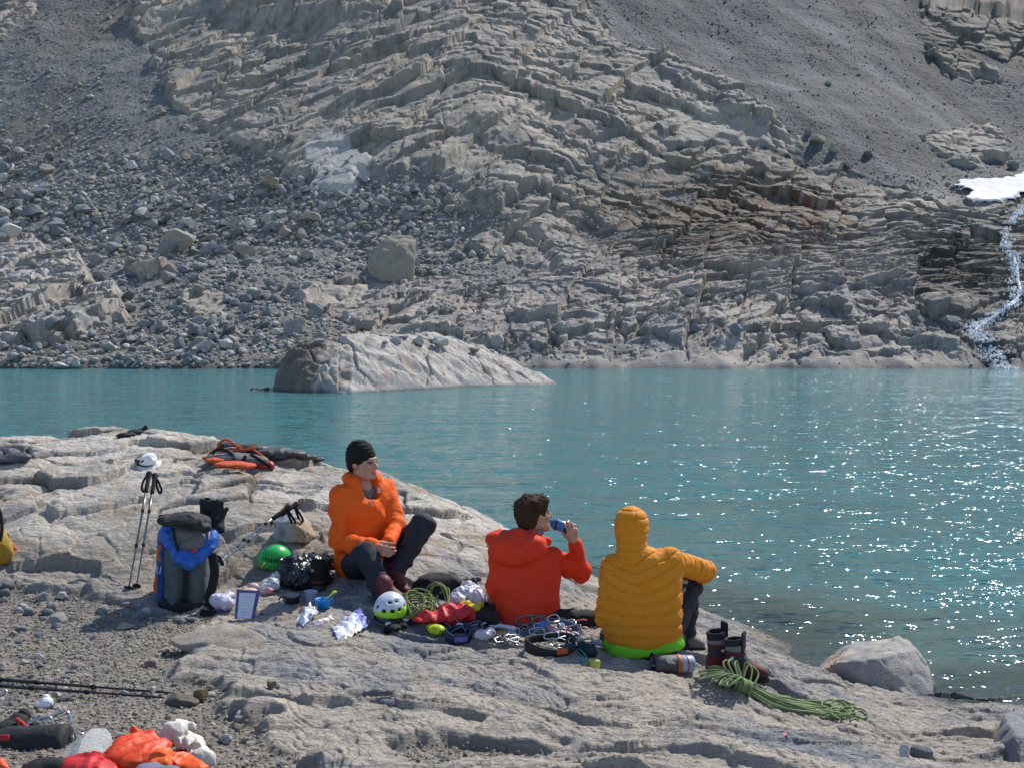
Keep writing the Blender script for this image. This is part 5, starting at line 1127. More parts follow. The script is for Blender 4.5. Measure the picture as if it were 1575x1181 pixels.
a0, b0 = G(268, 1069, .012), G(-45, 1050, .03); pole(a0, b0, 'farther black trekking pole of the pair lying on the gravel', GP, (-.3, -1, 0), M_carbon, False)
a0, b0 = G(254, 1076, .012), G(-50, 1060, .03); pole(a0, b0, 'nearer black trekking pole of the pair lying on the gravel', GP, (-.3, -1, 0), M_carbon, False)
near_stone(280, 1086, 54, 25, (.13, .11, .09), 81, 'dark brown broken stone lying on the tips of the two lying poles', flat=.7, sink=.12)
near_stone(310, 1079, 28, 24, (.22, .15, .08), 82, 'rusty brown pointed stone beside the pole tips', flat=.6, sink=.1)

# ---- blue and grey backpack
def backpack():
    g = G(286, 938); d = g[1] + .05; s_ = d / FPX; R = empty('backpack', tuple(g), 'tall grey and blue backpack standing on the gravel with a blue drape', 'backpack')
    ux = np.array([1., 0, 0]); uy = unit(np.array([0, 1, .06])); uz = np.array([-.02, -.06, 1.]); uz = unit(uz)
    B = lambda px, py, dy=0: PT(px, py, d + dy)
    grey, blue, dark = FB('slate_pack_fabric', (.070, .088, .095)), FB('blue_pack_fabric', (.022, .085, .30)), FB('black_pack_fabric', (.015, .016, .019))
    s = Sdf(); s.box(B(288, 886, .06), (.135, .10, .24), (ux, uy, uz), .07, .02); s.cap(B(272, 860, -.02), B(268, 928, -.01), .055, .06, .05); s.cap(B(304, 860, -.02), B(304, 928, -.01), .055, .06, .05)
    V, F = s.mesh(.007, lambda P: .006 * fbm3(P * 12, 3, 2)); body = part('pack_body', V, F, grey, R)
    s = Sdf(); s.cap(B(254, 820, .05), B(248, 928, .06), .045, .050, .03); s.cap(B(262, 820, .10), B(256, 925, .12), .05, .05, .03); V, F = s.mesh(.007, lambda P: .008 * fbm3(P * 14, 3, 3)); part('side_panel', V, F, blue, R)
    s = Sdf(); s.box(B(286, 926, .05), (.16, .125, .06), (ux, uy, uz), .05, .02); V, F = s.mesh(.007, lambda P: .006 * fbm3(P * 12, 3, 4)); part('pack_base', V, F, dark, R)
    s = Sdf(); s.box(B(294, 824, .03), (.128, .115, .075), (unit((1, 0, -.12)), uy, unit((.12, -.1, 1))), .055, .03); s.ell(B(300, 836, -.04), (.10, .08, .05), None, .04); V, F = s.mesh(.007, lambda P: .009 * (2 * np.abs(fbm3(P * 11, 2, 5)) - .5)); lid = part('lid', V, F, FB('light_slate_lid', (.125, .13, .13)), R)
    s = Sdf()
    pts = [B(256, 812, -.03), B(262, 838, -.07), B(274, 856, -.10), B(292, 868, -.11), B(308, 858, -.10), B(322, 842, -.07), B(327, 828, -.02)]
    for a, b in zip(pts, pts[1:]): s.cap(a, b, .028, None, .03); s.cap(a + np.array([.0, .03, .035]), b + np.array([0, .03, .035]), .030, None, .03)
    s.ell(B(256, 822, .0), (.045, .06, .06), None, .03); s.ell(B(322, 828, -.01), (.045, .05, .055), None, .03); s.ell(B(292, 858, -.08), (.07, .03, .045), None, .04)
    V, F = s.mesh(.005, lambda P: .017 * (1.5 * np.abs(noise3(P * np.array([9, 12, 17]), 6)) - .35)); part('blue_drape', V, F, FB('bright_blue_nylon', (.018, .10, .42), .5), R)
    s = Sdf(); s.box(B(298, 847, -.135), (.020, .006, .012), None, .004); part('red_patch', *s.mesh(.004), FB('red_patch', (.35, .03, .02)), R)
    for px in (286,): part('compression_strap', *tube(catmull([B(px, 868, -.11), B(px - 1, 890, -.085), B(px - 2, 925, -.085)], 5), .01, 8, flat=(.017, .003, np.array([0, -1., 0]))), M_web, R)
    for (p, q) in (((321, 815), (322, 829)),): part('buckle', *tube([B(*p, -.09), B(*q, -.09)], .007, 8), PL('white_buckle', (.6, .6, .6)), lid)
    part('lid_strap', *tube(catmull([B(266, 812, -.07), B(268, 826, -.10), B(274, 848, -.12)], 5), .006, 8, flat=(.009, .002, np.array([0, -1., 0]))), M_web, lid)
    part('shoulder_strap', *tube(catmull([B(326, 850, -.02), B(330, 876, -.06), B(327, 900, -.07), B(322, 918, -.06), B(326, 934, -.08)], 6), .02, 10, flat=(.030, .010, np.array([.3, -1., 0]))), M_web, R)
    part('hip_belt', *tube(catmull([B(316, 925, -.05), B(328, 935, -.10), B(322, 942, -.15), B(308, 941, -.16)], 6), .02, 10, flat=(.028, .008, np.array([0, -.4, 1.]))), M_web, R)
    og = FB('orange_webbing', (.55, .10, .015)); part('gear_sling', *tube(catmull([B(249, 838, -.03), B(243, 850, -.05), B(246, 862, -.05)], 5), .01, 8, flat=(.010, .003, np.array([0, -1., 0]))), og, R)
    part('gear_sling', *tube(catmull([B(241, 886, -.02), B(238, 900, -.03), B(240, 912, -.03)], 5), .01, 8, flat=(.011, .003, np.array([0, -1., 0]))), og, R)
    part('carabiner', *carab(B(244, 876, -.05), (.1, .2, 1), (.5, .8, 0), .06, .003), M_alu, R)
def carab(c, up, side, ln=.1, rad=.0042):
    u = unit(up); w = unit(np.asarray(side, float) - u * (np.asarray(side) @ u)); h = ln * .5; k = ln * .28
    P = [u * h * a + w * k * b for a, b in ((1, 0), (.92, .7), (.55, 1.0), (-.4, .82), (-.9, .55), (-1, 0), (-.9, -.5), (-.3, -.75), (.5, -.95), (.92, -.65))]
    return tube(catmull(np.asarray(c) + np.array(P), 4, True), rad, 6, True)
backpack()
loose('jacket', lump([(262, 798, 16, 7, -.05), (284, 796, 18, 9, .0), (306, 800, 16, 9, .0), (250, 797, 9, 5, -.05), (316, 808, 8, 8, -.1)], .007, .012, 12, 6, dd=-1.40) if False else (lambda s: s.mesh(.007, lambda P: .020 * (1.6 * np.abs(noise3(P * np.array([5, 14, 17]), 8)) - .35 + .4 * noise3(P * 26, 9))))(
    Sdf().ell(PT(262, 800, 7.06), (.07, .10, .032), None, .03).ell(PT(284, 797, 7.08), (.085, .12, .042), None, .03).ell(PT(306, 802, 7.08), (.07, .11, .04), None, .03).ell(PT(251, 797, 7.04), (.04, .06, .022), None, .03).ell(PT(316, 810, 7.02), (.03, .06, .035), None, .03)),
    FB('charcoal_softshell', (.022, .022, .024)), 'charcoal softshell garment thrown over the top of the grey and blue backpack', 'jacket')
def glove(palm, d, up, label, mat=M_black, k=1.0, mitt=False):
    d = unit(d); n = unit(np.asarray(up) - d * (np.asarray(up) @ d)); a = np.cross(n, d); p = np.asarray(palm, float); s = Sdf()
    s.cap(p - d * .075 * k, p - d * .02 * k, .052 * k, .040 * k, .02); s.cap(p - d * .02 * k - a * .015, p + d * .04 * k - a * .018, .030 * k, .028 * k, .02); s.cap(p - d * .02 * k + a * .015, p + d * .04 * k + a * .018, .030 * k, .028 * k, .02)
    for q, l in ((-.034, .055), (-.012, .066), (.011, .064), (.033, .052)): s.cap(p + d * .04 * k + a * q * k, p + (d * (.04 + l) + a * q * 1.35 - n * .025) * k, .0145 * k, .0125 * k, .006)
    s.cap(p + a * .035 * k, p + (a * .075 + d * .045 - n * .01) * k, .018 * k, .014 * k, .012)
    s.cap(p - d * .10 * k, p - d * .07 * k, .040 * k, None, .008, 0, '-')
    V, F = s.mesh(.005, lambda P: .004 * fbm3(P * 25, 2, 4)); R = solid('glove', V, F, mat, label, 'glove', 'black gloves by the blue backpack'); return R
glove(PT(318, 790, 7.30), (-.05, 0, -1), (0, -1, .1), 'black glove standing upright with its cuff open behind the grey and blue backpack', k=1.0)
glove(PT(334, 795, 7.24), (-.1, .5, 1), (.2, 1, -.1), 'black glove lying beside the upright one, its open cuff facing us', k=1.0)

# ---- helmets
def helmet(c, rx, rz, fwd, up, cols, label, slots, vents):
    f, r_, u = frame(fwd, up); c = np.asarray(c, float); R = empty('climbing_helmet', tuple(c), label, 'helmet')
    s = Sdf(); ax = (r_, f, u); s.ell(c, (rx * .86, rx, rz * 1.0), ax, .02); s.ell(c + u * .012 - f * .01, (rx * .80, rx * .9, rz * 1.06), ax, .03); s.plane(c - u * .42 * rz + f * .0, -u + f * .06, .008); s.ell(c - u * .5 * rz, (rx * .76, rx * .88, rz * 1.15), ax, .01, 0, '-')
    a_c = math.atan2(np.array([0, -1., 0]) @ f, np.array([0, -1., 0]) @ r_)
    for (a, b) in vents:          # vent openings cut right through, angles from the side towards us
        a = a + a_c; dr = unit(r_ * math.cos(a) * math.cos(b) + f * math.sin(a) * math.cos(b) + u * math.sin(b)); s.box(c + dr * rx * .88, slots, (unit(np.cross(dr, u)), np.cross(dr, np.cross(dr, u)) * -1, dr), .006, .006, 0, '-')
    V, F = s.mesh(.005); N = vnormals(V, F); hgt = (V - c) @ u; C = cols(V, (V - c) @ r_, (V - c) @ f, hgt)
    part('shell', V, F, m_plain('helmet_shell', (.5, .5, .5), .32, attr=True, var=.05), R, C)
    s = Sdf(); s.ell(c - u * .05 * rz, (rx * .80, rx * .92, rz * .93), ax, .02); s.ell(c - u * .45 * rz, (rx * .70, rx * .82, rz * 1.1), ax, .01, 0, '-'); s.plane(c - u * .45 * rz, -u, .006); part('liner', *s.mesh(.006), PL('dark_foam_liner', (.02, .02, .021), .9), R)
    P = catmull([c + r_ * rx * .8 - u * rz * .4, c + r_ * rx * .7 - u * rz * .75 + f * .03, c - u * rz * .8 + f * .05, c - r_ * rx * .7 - u * rz * .7 + f * .03, c - r_ * rx * .8 - u * rz * .4], 6)
    part('chin_strap', *tube(P, .006, 6, flat=(.008, .0018, np.array([0, 0, 1.]))), M_web, R); return R, f, r_, u
g = G(419, 876); c = g + np.array([0, .06, .055])
Rh, f, r_, u = helmet(c, .122, .098, (-.85, -.5, .05), (-.25, -.35, .9), lambda V, a, b, h: np.tile((.025, .40, .085), (len(V), 1)), 'bright green climbing helmet with a row of slots lying by the black plastic bag', (.005, .017, .04), [(.62 - .21 * k, .34) for k in range(7)])
p = PT(404, 868, 7.57); part('yellow_tag', *tube([PT(402, 873, g[1] - .07), PT(407, 865, g[1] - .075)], .006, 6), PL('yellow_tag', (.75, .55, .03)), Rh)
g = G(599, 953); c = g + np.array([0, .02, .062])
helmet(c, .112, .092, (-.35, -.9, .0), (.12, .05, 1.), lambda V, a, b, h: mixc((.32, .62, .03), (.50, .54, .60), sstep(-.004, .004, h - .012 + .22 * a)), 'white and lime green climbing helmet next to the green rope heap', (.014, .010, .04), [(.28, .18), (-.25, .15), (.8, .25), (.05, .72), (-.8, .3), (.65, .8), (1.4, .4), (-1.4, .5)])

# ---- plastic bags, pouches and cooking things left of the orange jacket
loose('plastic_bag', lump([(452, 872, 24, 20), (470, 888, 26, 18), (488, 870, 18, 16, .05), (440, 885, 14, 14), (475, 862, 16, 14, .1), (455, 893, 20, 12), (500, 880, 12, 22, .05)], .005, .038, 19, 3, .04, sharp=.95), FB('black_bin_liner', (.012, .014, .018), .28, spec=.5), 'crumpled shiny black plastic bag behind the dark cooking stove', 'plastic bag')
def rope_heap(name, px, py, wx, wz, n, rad, mat, label, seed, wy=.8, cat='rope', loops=(), height=.05, group=None, k0=.35):
    r = np.random.default_rng(seed); g = G(px, py); s_ = g[1] / FPX; P = []
    for i in range(n):
        a = i * .9 + r.normal() * .25; q = r.uniform(k0, 1.0); x = g[0] + math.cos(a) * wx * s_ * q; y = g[1] + math.sin(a) * wx * s_ * wy * q
        P.append([x, y, 0, height * (1 - q * .75) * (i / n * .9 + .2) + rad + r.uniform(0, height * .3)])
    P = np.array(P); P[:, 2] = GZs(P[:, :2]) + P[:, 3]; P = P[:, :3]
    C = catmull(P, 7); C[:, 2] = np.maximum(C[:, 2], GZs(C[:, :2]) + rad * .6); Vs = [tube(C, rad, 6)]
    for lp in loops: Vs.append(tube(catmull(lp, 8), rad, 6))
    V, F = merge(*Vs); return solid(name, V, F, mat, label, cat, group)
M_ropeb = m_fabric('dark_blue_rope', (.025, .038, .065), .8, .3, 120, .4, 90)
rope_heap('rope', 512, 884, 22, 18, 60, .0048, M_ropeb, 'dark blue thin rope heaped against the hip of the man in orange', 5, .7, height=.16)
def stove():
    g = G(490, 908); s_ = g[1] / FPX; R = empty('camping_stove', tuple(g), 'black cylindrical gas stove and pot standing beside the black plastic bag', 'stove')
    dk = PL('black_enamel', (.016, .014, .014), .35); part('pot', *lathe([(.045, .075), (.052, .08), (.052, .20), (.055, .205), (.050, .208), (.047, .205), (.046, .09)], g, (0, 0, 1)), FB('black_cozy', (.013, .012, .013), .7), R)
    part('flux_ring', *lathe([(.030, .048), (.050, .055), (.053, .060), (.053, .076), (.046, .078)], g, (0, 0, 1)), PL('rusty_brown_ring', (.10, .05, .025), .5, .6), R); part('burner', *lathe([(.045, 0.002), (.050, .01), (.050, .035), (.030, .046), (.026, .06)], g, (0, 0, 1)), dk, R)
    for a in range(5):
        an = -2.4 + a * .42; q = g + np.array([math.cos(an) * .0535, math.sin(an) * .0535, .068]); part('ring_slot', *tube([q + np.array([0, 0, -.006]), q + np.array([0, 0, .006])], .004, 6), dk, R)
    q = g + np.array([-.03, -.054, .15]); part('badge', *lathe([(.012, 0), (.012, .003)], q, (-.4, -1, 0), 14), PL('grey_badge', (.25, .27, .3)), R)
stove()
def pouch(name, corners, cols, label, cat, seed, amp=.014, mat=M_print, lift=.012, bulge=.012, group=None, freq=14):
    V, F, ab = sheet(gq(*corners), lift, amp, freq, seed, 26, .004, 0, bulge); C = cols(ab[:, 0], ab[:, 1], V); return solid(name, V, F, mat, label, cat, group, cols=C)
def patchy(base, *pats, seed=0, fr=9):
    def f(a, b, V):
        C = np.tile(np.asarray(base, float), (len(a), 1))
        for i, (c, th) in enumerate(pats): C = mixc(C, c, sstep(th, th + .12, noise2(a * fr * .7 + 9 * i + seed, b * fr + seed * 2, seed + i)))
        return C
    return f
loose('plastic_bag', lump([(416, 898, 15, 10), (424, 890, 12, 10), (408, 906, 10, 7)], .005, .022, 18, 12, .02, sharp=.9), M_film, 'small clear plastic bag with something pink inside, under the green helmet', 'plastic bag')
loose('food_packet', lump([(413, 907, 8, 5, -.03)], .005, .004, 20, 3), FB('pink_wrap', (.62, .22, .26), .5), 'pink food packet showing through the small clear bag', 'food packet')
g = G(450, 925); R = empty('cooking_pot', tuple(g), 'small round black pot with pale lid and red handle near the blue bowl', 'pot'); part('pot_body', *lathe([(.040, 0), (.047, .004), (.048, .042), (.046, .046)], g, (0, -.12, 1)), PL('black_pot', (.02, .019, .02), .4), R); part('lid', *lathe([(.047, 0), (.047, .005), (.038, .008), (.01, .009)], g + np.array([0, -.005, .045]), (0, -.12, 1)), PL('grey_lid', (.20, .19, .20), .5), R)
part('handle', *tube(catmull([g + np.array([-.045, 0, .035]), g + np.array([-.075, -.01, .032]), g + np.array([-.085, -.02, .02])], 5), .007, 8), PL('red_handle', (.35, .02, .02)), R)
g = G(498, 934); R = empty('bowl', tuple(g), 'bright blue plastic bowl with a yellow-green spoon on the rock', 'bowl'); b_ = part('bowl_body', *lathe([(.034, 0), (.040, .003), (.055, .052), (.058, .056), (.054, .057), (.050, .05), (.036, .008)], g, (0, 0, 1)), PL('blue_bowl', (.01, .20, .58), .35), R)
s = Sdf(); s.cap(g + np.array([.0, -.0, .045]), g + np.array([.062, .01, .095]), .0055, .006, .01); s.ell(g + np.array([.068, .01, .098]), (.016, .011, .007), None, .01); loose('spoon', s.mesh(.0035), PL('lime_spoon', (.50, .62, .04), .4), 'yellow-green plastic spoon leaning in the blue bowl', 'spoon')
g = G(478, 926); loose('cup', lathe([(.034, 0), (.038, .003), (.045, .075), (.047, .077), (.043, .077), (.035, .01)], g, (.05, 0, 1)), PL('pale_lilac_plastic', (.42, .47, .62), .35, alpha=1.0) if False else PL('pale_lilac_plastic', (.42, .47, .62), .3), 'pale lilac plastic cup right behind the blue bowl', 'cup')
pouch('paper_tag', [(430, 922), (434, 920), (437, 928), (433, 930)], patchy((.72, .70, .70)), 'small white paper tag on the rock left of the black pot', 'tag', 2, .002, lift=.006, bulge=0)
loose('crumbs', scatter(np.array([G(x, y, .004) for x, y in np.random.default_rng(4).normal(size=(26, 2)) * (9, 2.5) + (462, 933)]), np.random.default_rng(5).uniform(.003, .011, 26), 5, 2, np.tile((.40, .27, .14), (26, 1)))[:2], FB('bread_brown', (.36, .25, .14)), 'scattered brown food crumbs in front of the black pot', 'crumbs').__setitem__('kind', 'stuff')
pouch('food_wrapper', [(455, 955), (478, 937, .03), (490, 950, .03), (466, 966)], patchy((.72, .73, .78), ((.12, .22, .5), .25), ((.5, .35, .3), .45), seed=3), 'crumpled white and blue wrapper on the rock below the blue bowl', 'wrapper', 5, .026, bulge=.02)
pouch('food_wrapper', [(480, 958), (508, 950), (514, 953), (486, 963)], patchy((.70, .66, .66), ((.5, .25, .3), .4), seed=5), 'thin torn white wrapper strip lying right of the crumpled blue one', 'wrapper', 7, .012)
def pouch_print(a, b, V):
    C = np.tile((.70, .72, .76), (len(a), 1)); C = mixc(C, (.07, .10, .38), sstep(.74, .78, b)); C = mixc(C, (.10, .25, .55), sstep(.05, .2, noise2(a * 5, b * 6, 3)) * (b > .3) * (b < .74)); C = mixc(C, (.55, .42, .30), sstep(.15, .3, noise2(a * 6 + 4, b * 6, 6)) * (b > .22) * (b < .5)); return mixc(C, (.75, .76, .78), (b < .26) * 1.0)
pouch('food_pouch', [(511, 968), (554, 946, .045), (570, 968, .03), (524, 992)], pouch_print, 'large blue and white printed food pouch lying open on the rock', 'food pouch', 9, .020, bulge=.02)
loose('plastic_bag', lump([(336, 922, 14, 10), (348, 928, 14, 9), (352, 916, 10, 7, .05)], .005, .022, 26, 14, .05, sharp=.95), FB('white_violet_bag', (.48, .46, .56), .35), 'white and violet plastic bag between the backpack and the standing card', 'plastic bag')
pouch('cloth', [(322, 936), (352, 930), (358, 942), (326, 946)], patchy((.05, .04, .16), ((.25, .22, .4), .4)), 'dark violet cloth under the white plastic bag beside the backpack', 'cloth', 11, .012)
loose('food_bag', lump([(390, 904, 9, 8), (384, 910, 12, 7)], .005, .012, 18, 15, .02), FB('pale_pink_bag', (.55, .40, .36), .5), 'pale pink knotted bag behind the standing violet-rimmed card', 'food bag')
g = G(382, 950); d = g[1]; cq = [PT(361, 951, d - .02), PT(391, 951, d - .03), PT(400, 908, d + .06), PT(364, 906, d + .05)]
V, F, ab = sheet([cq[0], cq[3], cq[2], cq[1]], 0, .004, 12, 4, 36, .006); a_, b_ = ab[:, 0], ab[:, 1]
inn = ((a_ > .13) & (a_ < .84) & (b_ < .90)) * 1.0; ln = (np.sin(b_ * 60) > .55) * (b_ > .12) * (b_ < .8) * (a_ > .22) * (a_ < .74) * (noise2(a_ * 14, np.floor(b_ * 60 / 6.28) * 3.3, 4) > -.25)
C = mixc((.075, .06, .20), (.58, .60, .66), inn); C = mixc(C, (.36, .39, .47), ln * inn * .8); solid('card', V, F, M_print, 'standing white card with faint lines and a violet rim right of the backpack', 'card', cols=C)
loose('pen', tube([G(401, 945, .008), G(425, 951, .008)], .0055, 8), PL('navy_pen', (.03, .03, .16)), 'dark blue pen lying on the rock right of the standing card', 'pen')
loose('food_scrap', lump([(533, 947, 5, 2)], .004, .003, 30, 3), FB('dark_red_scrap', (.18, .03, .03)), 'tiny dark red scrap on the rock under the crumpled wrappers', 'scrap')

# ---- heap between the orange and the red jackets
t = NT('olive_rope'); M_ropeg = m_fabric('olive_green_rope', (.20, .235, .075), .8, .35, 160, .4, 120); M_ropel = m_fabric('pale_green_rope', (.215, .285, .125), .85, .35, 160, .4, 120)
loose('jacket', (lambda s: s.mesh(.007, lambda P: .014 * (1.5 * np.abs(noise3(P * np.array([6, 12, 14]), 21)) - .4)))(Sdf().ell(PT(655, 905, 7.45), (.085, .09, .08), None, .08).ell(PT(674, 897, 7.47), (.10, .09, .06), None, .08).ell(PT(694, 895, 7.5), (.07, .08, .05), None, .08).ell(PT(650, 918, 7.42), (.06, .07, .06), None, .08).ell(PT(680, 909, 7.46), (.10, .09, .07), None, .08)), M_black, 'black jacket heaped behind the olive green rope', 'jacket')
loose('stuff_sack', lump([(675, 948, 26, 12), (700, 944, 24, 15), (718, 946, 14, 14), (650, 951, 16, 8), (690, 938, 20, 11, .05)], .006, .030, 12, 22, .05, sharp=.9), FB('red_nylon', (.52, .022, .028), .5), 'red nylon stuff sack lying in front of the olive green rope', 'stuff sack')
loose('plastic_bag', lump([(712, 916, 18, 15), (726, 912, 17, 15), (736, 920, 13, 14), (722, 907, 13, 14), (703, 922, 13, 12)], .005, .026, 24, 23, .06, sharp=.95), FB('white_carrier_bag', (.50, .50, .56), .35), 'white plastic carrier bag knotted behind the red stuff sack', 'plastic bag')
loose('food_bag', lump([(728, 935, 14, 7, -.08), (716, 928, 10, 6, -.1), (738, 932, 7, 7, -.06)], .005, .014, 16, 24, .02), FB('yellow_foil', (.62, .50, .02), .4), 'yellow foil bag in front of the white carrier bag', 'food bag')
loose('cloth', lump([(729, 895, 6, 8, .05), (735, 891, 6, 5, .05), (726, 905, 5, 6, .02)], .005, .010, 18, 25, .02), FB('dark_violet_cloth', (.05, .03, .06)), 'dark violet cloth tip sticking up out of the white carrier bag', 'cloth')
loose('bag', lump([(745, 944, 16, 12), (756, 952, 14, 12), (740, 951, 14, 9)], .006, .012, 12, 26, .03), M_black, 'black bag beside the left hip of the man in red', 'bag')
g = G(640, 940); lp = lambda *q: [PT(x, y, d) for x, y, d in q]
rope_heap('rope', 640, 944, 36, 20, 70, .0055, M_ropeg, 'olive green climbing rope heaped over the red stuff sack beside the white helmet', 8, .8, height=.13,
    loops=[lp((662, 915, 7.1), (668, 900, 7.08), (684, 903, 7.0), (690, 930, 6.9), (694, 955, 6.8), (688, 968, 6.74)), lp((656, 918, 7.1), (670, 895, 7.1), (688, 908, 7.0), (692, 940, 6.86), (700, 965, 6.76), (690, 972, 6.72), (680, 962, 6.74)), lp((650, 920, 7.1), (660, 900, 7.12), (676, 898, 7.05), (686, 925, 6.92), (684, 950, 6.82), (690, 962, 6.77)),
        lp((630, 935, 7.05), (628, 915, 7.05), (640, 905, 7.1), (660, 910, 7.05), (670, 925, 7.0), (650, 935, 6.98)), lp((622, 940, 7.0), (622, 920, 7.05), (634, 912, 7.08), (646, 918, 7.05)), lp((676, 912, 7.0), (690, 905, 7.0), (688, 930, 6.92), (676, 930, 6.95), (672, 915, 7.0)), lp((605, 958, 6.95), (618, 966, 6.85), (632, 960, 6.85), (630, 948, 6.95))])
glove(G(645, 958, .03), (-1, -.2, 0), (0, -.2, 1), 'black belay glove lying in front of the red stuff sack', k=.8); 
loose('glove', lump([(605, 965, 12, 6), (596, 968, 8, 6), (618, 962, 9, 5)], .005, .012, 18, 31, .02), M_black, 'small black crumpled glove right under the white and lime helmet', 'glove')
for (x, y, l) in ((597, 959, 'small white metal cap on the black glove below the white helmet'), (624, 952, 'white buckle between the olive rope and the black belay glove')): loose('buckle', lump([(x, y, 5, 3.5, -.03)], .004, .002, 30, 3), PL('white_plastic', (.62, .62, .64)), l, 'buckle')
loose('stuff_sack', lump([(672, 968, 14, 8), (664, 965, 8, 7)], .005, .014, 18, 27, .02), FB('neon_lime_nylon', (.50, .60, .01), .5), 'small neon yellow stuff sack in front of the red sack', 'stuff sack')
loose('plastic_bag', lump([(742, 976, 13, 8), (754, 973, 9, 9)], .005, .020, 18, 28, .02, sharp=.9), M_film, 'clear crumpled plastic bag between the two climbing harnesses', 'plastic bag')

# ---- climbing harnesses with hardware
def harness(name, label, belts, loops, hard, seed, cols):
    g = G(*loops[0][:2]); R = empty('climbing_harness', tuple(g), label, 'climbing harness'); r = np.random.default_rng(seed)
    for P, w, mt, ti in belts:
        part('waist_belt', *tube(catmull(P, 6), .02, 12, flat=(w, .007, np.asarray(ti, float))), mt, R)
    for (px, py, rx, ry, mt, mt2, tilt) in loops:
        c = G(px, py, .03); s_ = c[1] / FPX; A = np.linspace(0, 2 * math.pi, 29)[:-1]
        P = np.array([c + np.array([math.cos(a) * rx * s_, math.sin(a) * ry * s_, .012 * math.sin(a) * tilt + .01]) for a in A])
        l = part('leg_loop', *tube(P, .02, 12, True, flat=(.030, .008, np.array([0, 0, 1.])) if False else None), mt, R) if False else None
        # an upright padded band running round the ring
        V = []; F = []; n = len(A)
        for i, a in enumerate(A):
            o = unit(np.array([math.cos(a) / rx, math.sin(a) / ry, 0])); 
            for (dr, dz) in ((-.005, -.03), (.005, -.03), (.008, 0), (.006, .022 + .012 * math.sin(2 * a + 1)), (0, .028 + .012 * math.sin(2 * a + 1)), (-.006, .022 + .012 * math.sin(2 * a + 1)), (-.008, 0)): V.append(P[i] + o * dr + np.array([0, 0, dz]))
        for i in range(n):
            for k in range(7): F.append([i * 7 + k, i * 7 + (k + 1) % 7, ((i + 1) % n) * 7 + (k + 1) % 7, ((i + 1) % n) * 7 + k])
        l = part('leg_loop', np.array(V), F, mt, R); V2 = np.array(V).reshape(n, 7, 3); I = [i for i in range(n) if mt2[1] < A[i] < mt2[2]]
        q = np.array([V2[i, 2] + unit(V2[i, 2] - c) * .003 for i in I]); part('trim', *tube(q, .01, 8, flat=(.016, .004, np.array([0, -1., .2]))), mt2[0], l)
    for (x0, x1, y0, y1, n, hgt) in hard:
        for i in range(n):
            x, y = r.uniform(x0, x1), r.uniform(y0, y1); p = G(x, y, r.uniform(.012, hgt)); a = r.uniform(-.9, .9); up = np.array([math.cos(a), math.sin(a) * .8, r.uniform(-.3, .3)]); sd = np.array([-math.sin(a) * .6, math.cos(a) * .6, r.uniform(.3, 1.2)])
            part('carabiner', *carab(p, up, sd, r.uniform(.085, .105)), (M_alu, M_alu, M_steel, cols[0])[r.integers(4)], R)
            if i % 2 == 0:
                e = p + up * .05; q = e + up * r.uniform(.06, .1) + np.array([0, 0, r.uniform(-.02, .01)]); part('sling', *tube(catmull([e, (e + q) / 2 + np.array([0, 0, .008]), q], 4), .006, 8, flat=(.0075, .0022, np.array([0, -.5, 1.]))), cols[1 + r.integers(len(cols) - 1)], R)
    return R
wb = FB('white_webbing', (.55, .54, .58), .6); gb = FB('slate_blue_padding', (.085, .11, .16)); vb = FB('violet_webbing', (.16, .12, .28)); rb = FB('dark_red_webbing', (.28, .02, .025)); ob = FB('orange_padding', (.55, .10, .02)); nb_ = FB('navy_padding', (.018, .026, .075)); gr = FB('green_webbing', (.06, .22, .10)); tw = FB('tan_webbing', (.40, .33, .22))
D = lambda x, y, d: PT(x, y, d)
harness('h', 'black climbing harness loaded with carabiners and slings in front of the man in red', [([D(800, 985, 6.75), D(822, 966, 6.82), D(850, 958, 6.86), D(876, 962, 6.86), D(892, 976, 6.8), D(894, 992, 6.72), D(880, 1003, 6.64)], .030, gb, (.1, -1, .3))],
    [(846, 1000, 38, 34, FB('black_padding', (.018, .019, .022)), (ob, 4.75, 5.6), 1.0)], [(768, 800, 976, 992, 9, .05), (800, 862, 966, 980, 16, .09), (845, 888, 966, 1000, 17, .10), (755, 778, 984, 992, 5, .03)], 3, [PL('dark_alu', (.25, .25, .28), .3, 1.0), wb, tw, rb, vb, gr, wb])
harness('h', 'dark blue climbing harness with white slings in front of the red stuff sack', [([D(648, 976, 6.80), D(662, 984, 6.70), D(690, 990, 6.66), D(715, 988, 6.68), D(735, 984, 6.74)], .026, nb_, (0, -1, .4)), ([D(690, 962, 6.86), D(715, 958, 6.90), D(738, 966, 6.88)], .026, gb, (0, -1, .4))],
    [(705, 984, 20, 22, nb_, (vb, 4.3, 5.6), 1.0)], [(690, 735, 968, 984, 5, .06)], 9, [M_steel, wb, wb, vb, wb])
V, F = [], []
def bar(p, q, w, h, mat, name, label, cat, stripe=None):
    p, q = np.asarray(p, float), np.asarray(q, float); ax = unit(q - p); up = unit(np.array([0, -.35, 1.]) - ax * ax[2]); sd = np.cross(ax, up); s = Sdf(); s.box((p + q) / 2, (np.linalg.norm(q - p) / 2, w, h), (ax, sd, up), .004, .004); V, F = s.mesh(.004); c = (V - (p + q) / 2) @ up
    return solid(name, V, F, mat, label, cat, cols=None if stripe is None else mixc(*stripe, sstep(-.001, .001, -c + 0)))
bar(PT(752, 961, 6.80), PT(793, 966, 6.78), .018, .011, M_attr, 'box', 'narrow white box with violet lower edge beside the red jacket hem', 'box', ((.62, .66, .76), (.20, .15, .35)))
loose('cloth', lump([(838, 960, 14, 6, .0), (852, 956, 12, 6, .05), (862, 962, 8, 5, 0)], .005, .012, 16, 33, .02, dd=-.05), FB('sky_blue_cloth', (.06, .20, .42)), 'blue cloth tucked between the harness and the man in red', 'cloth')
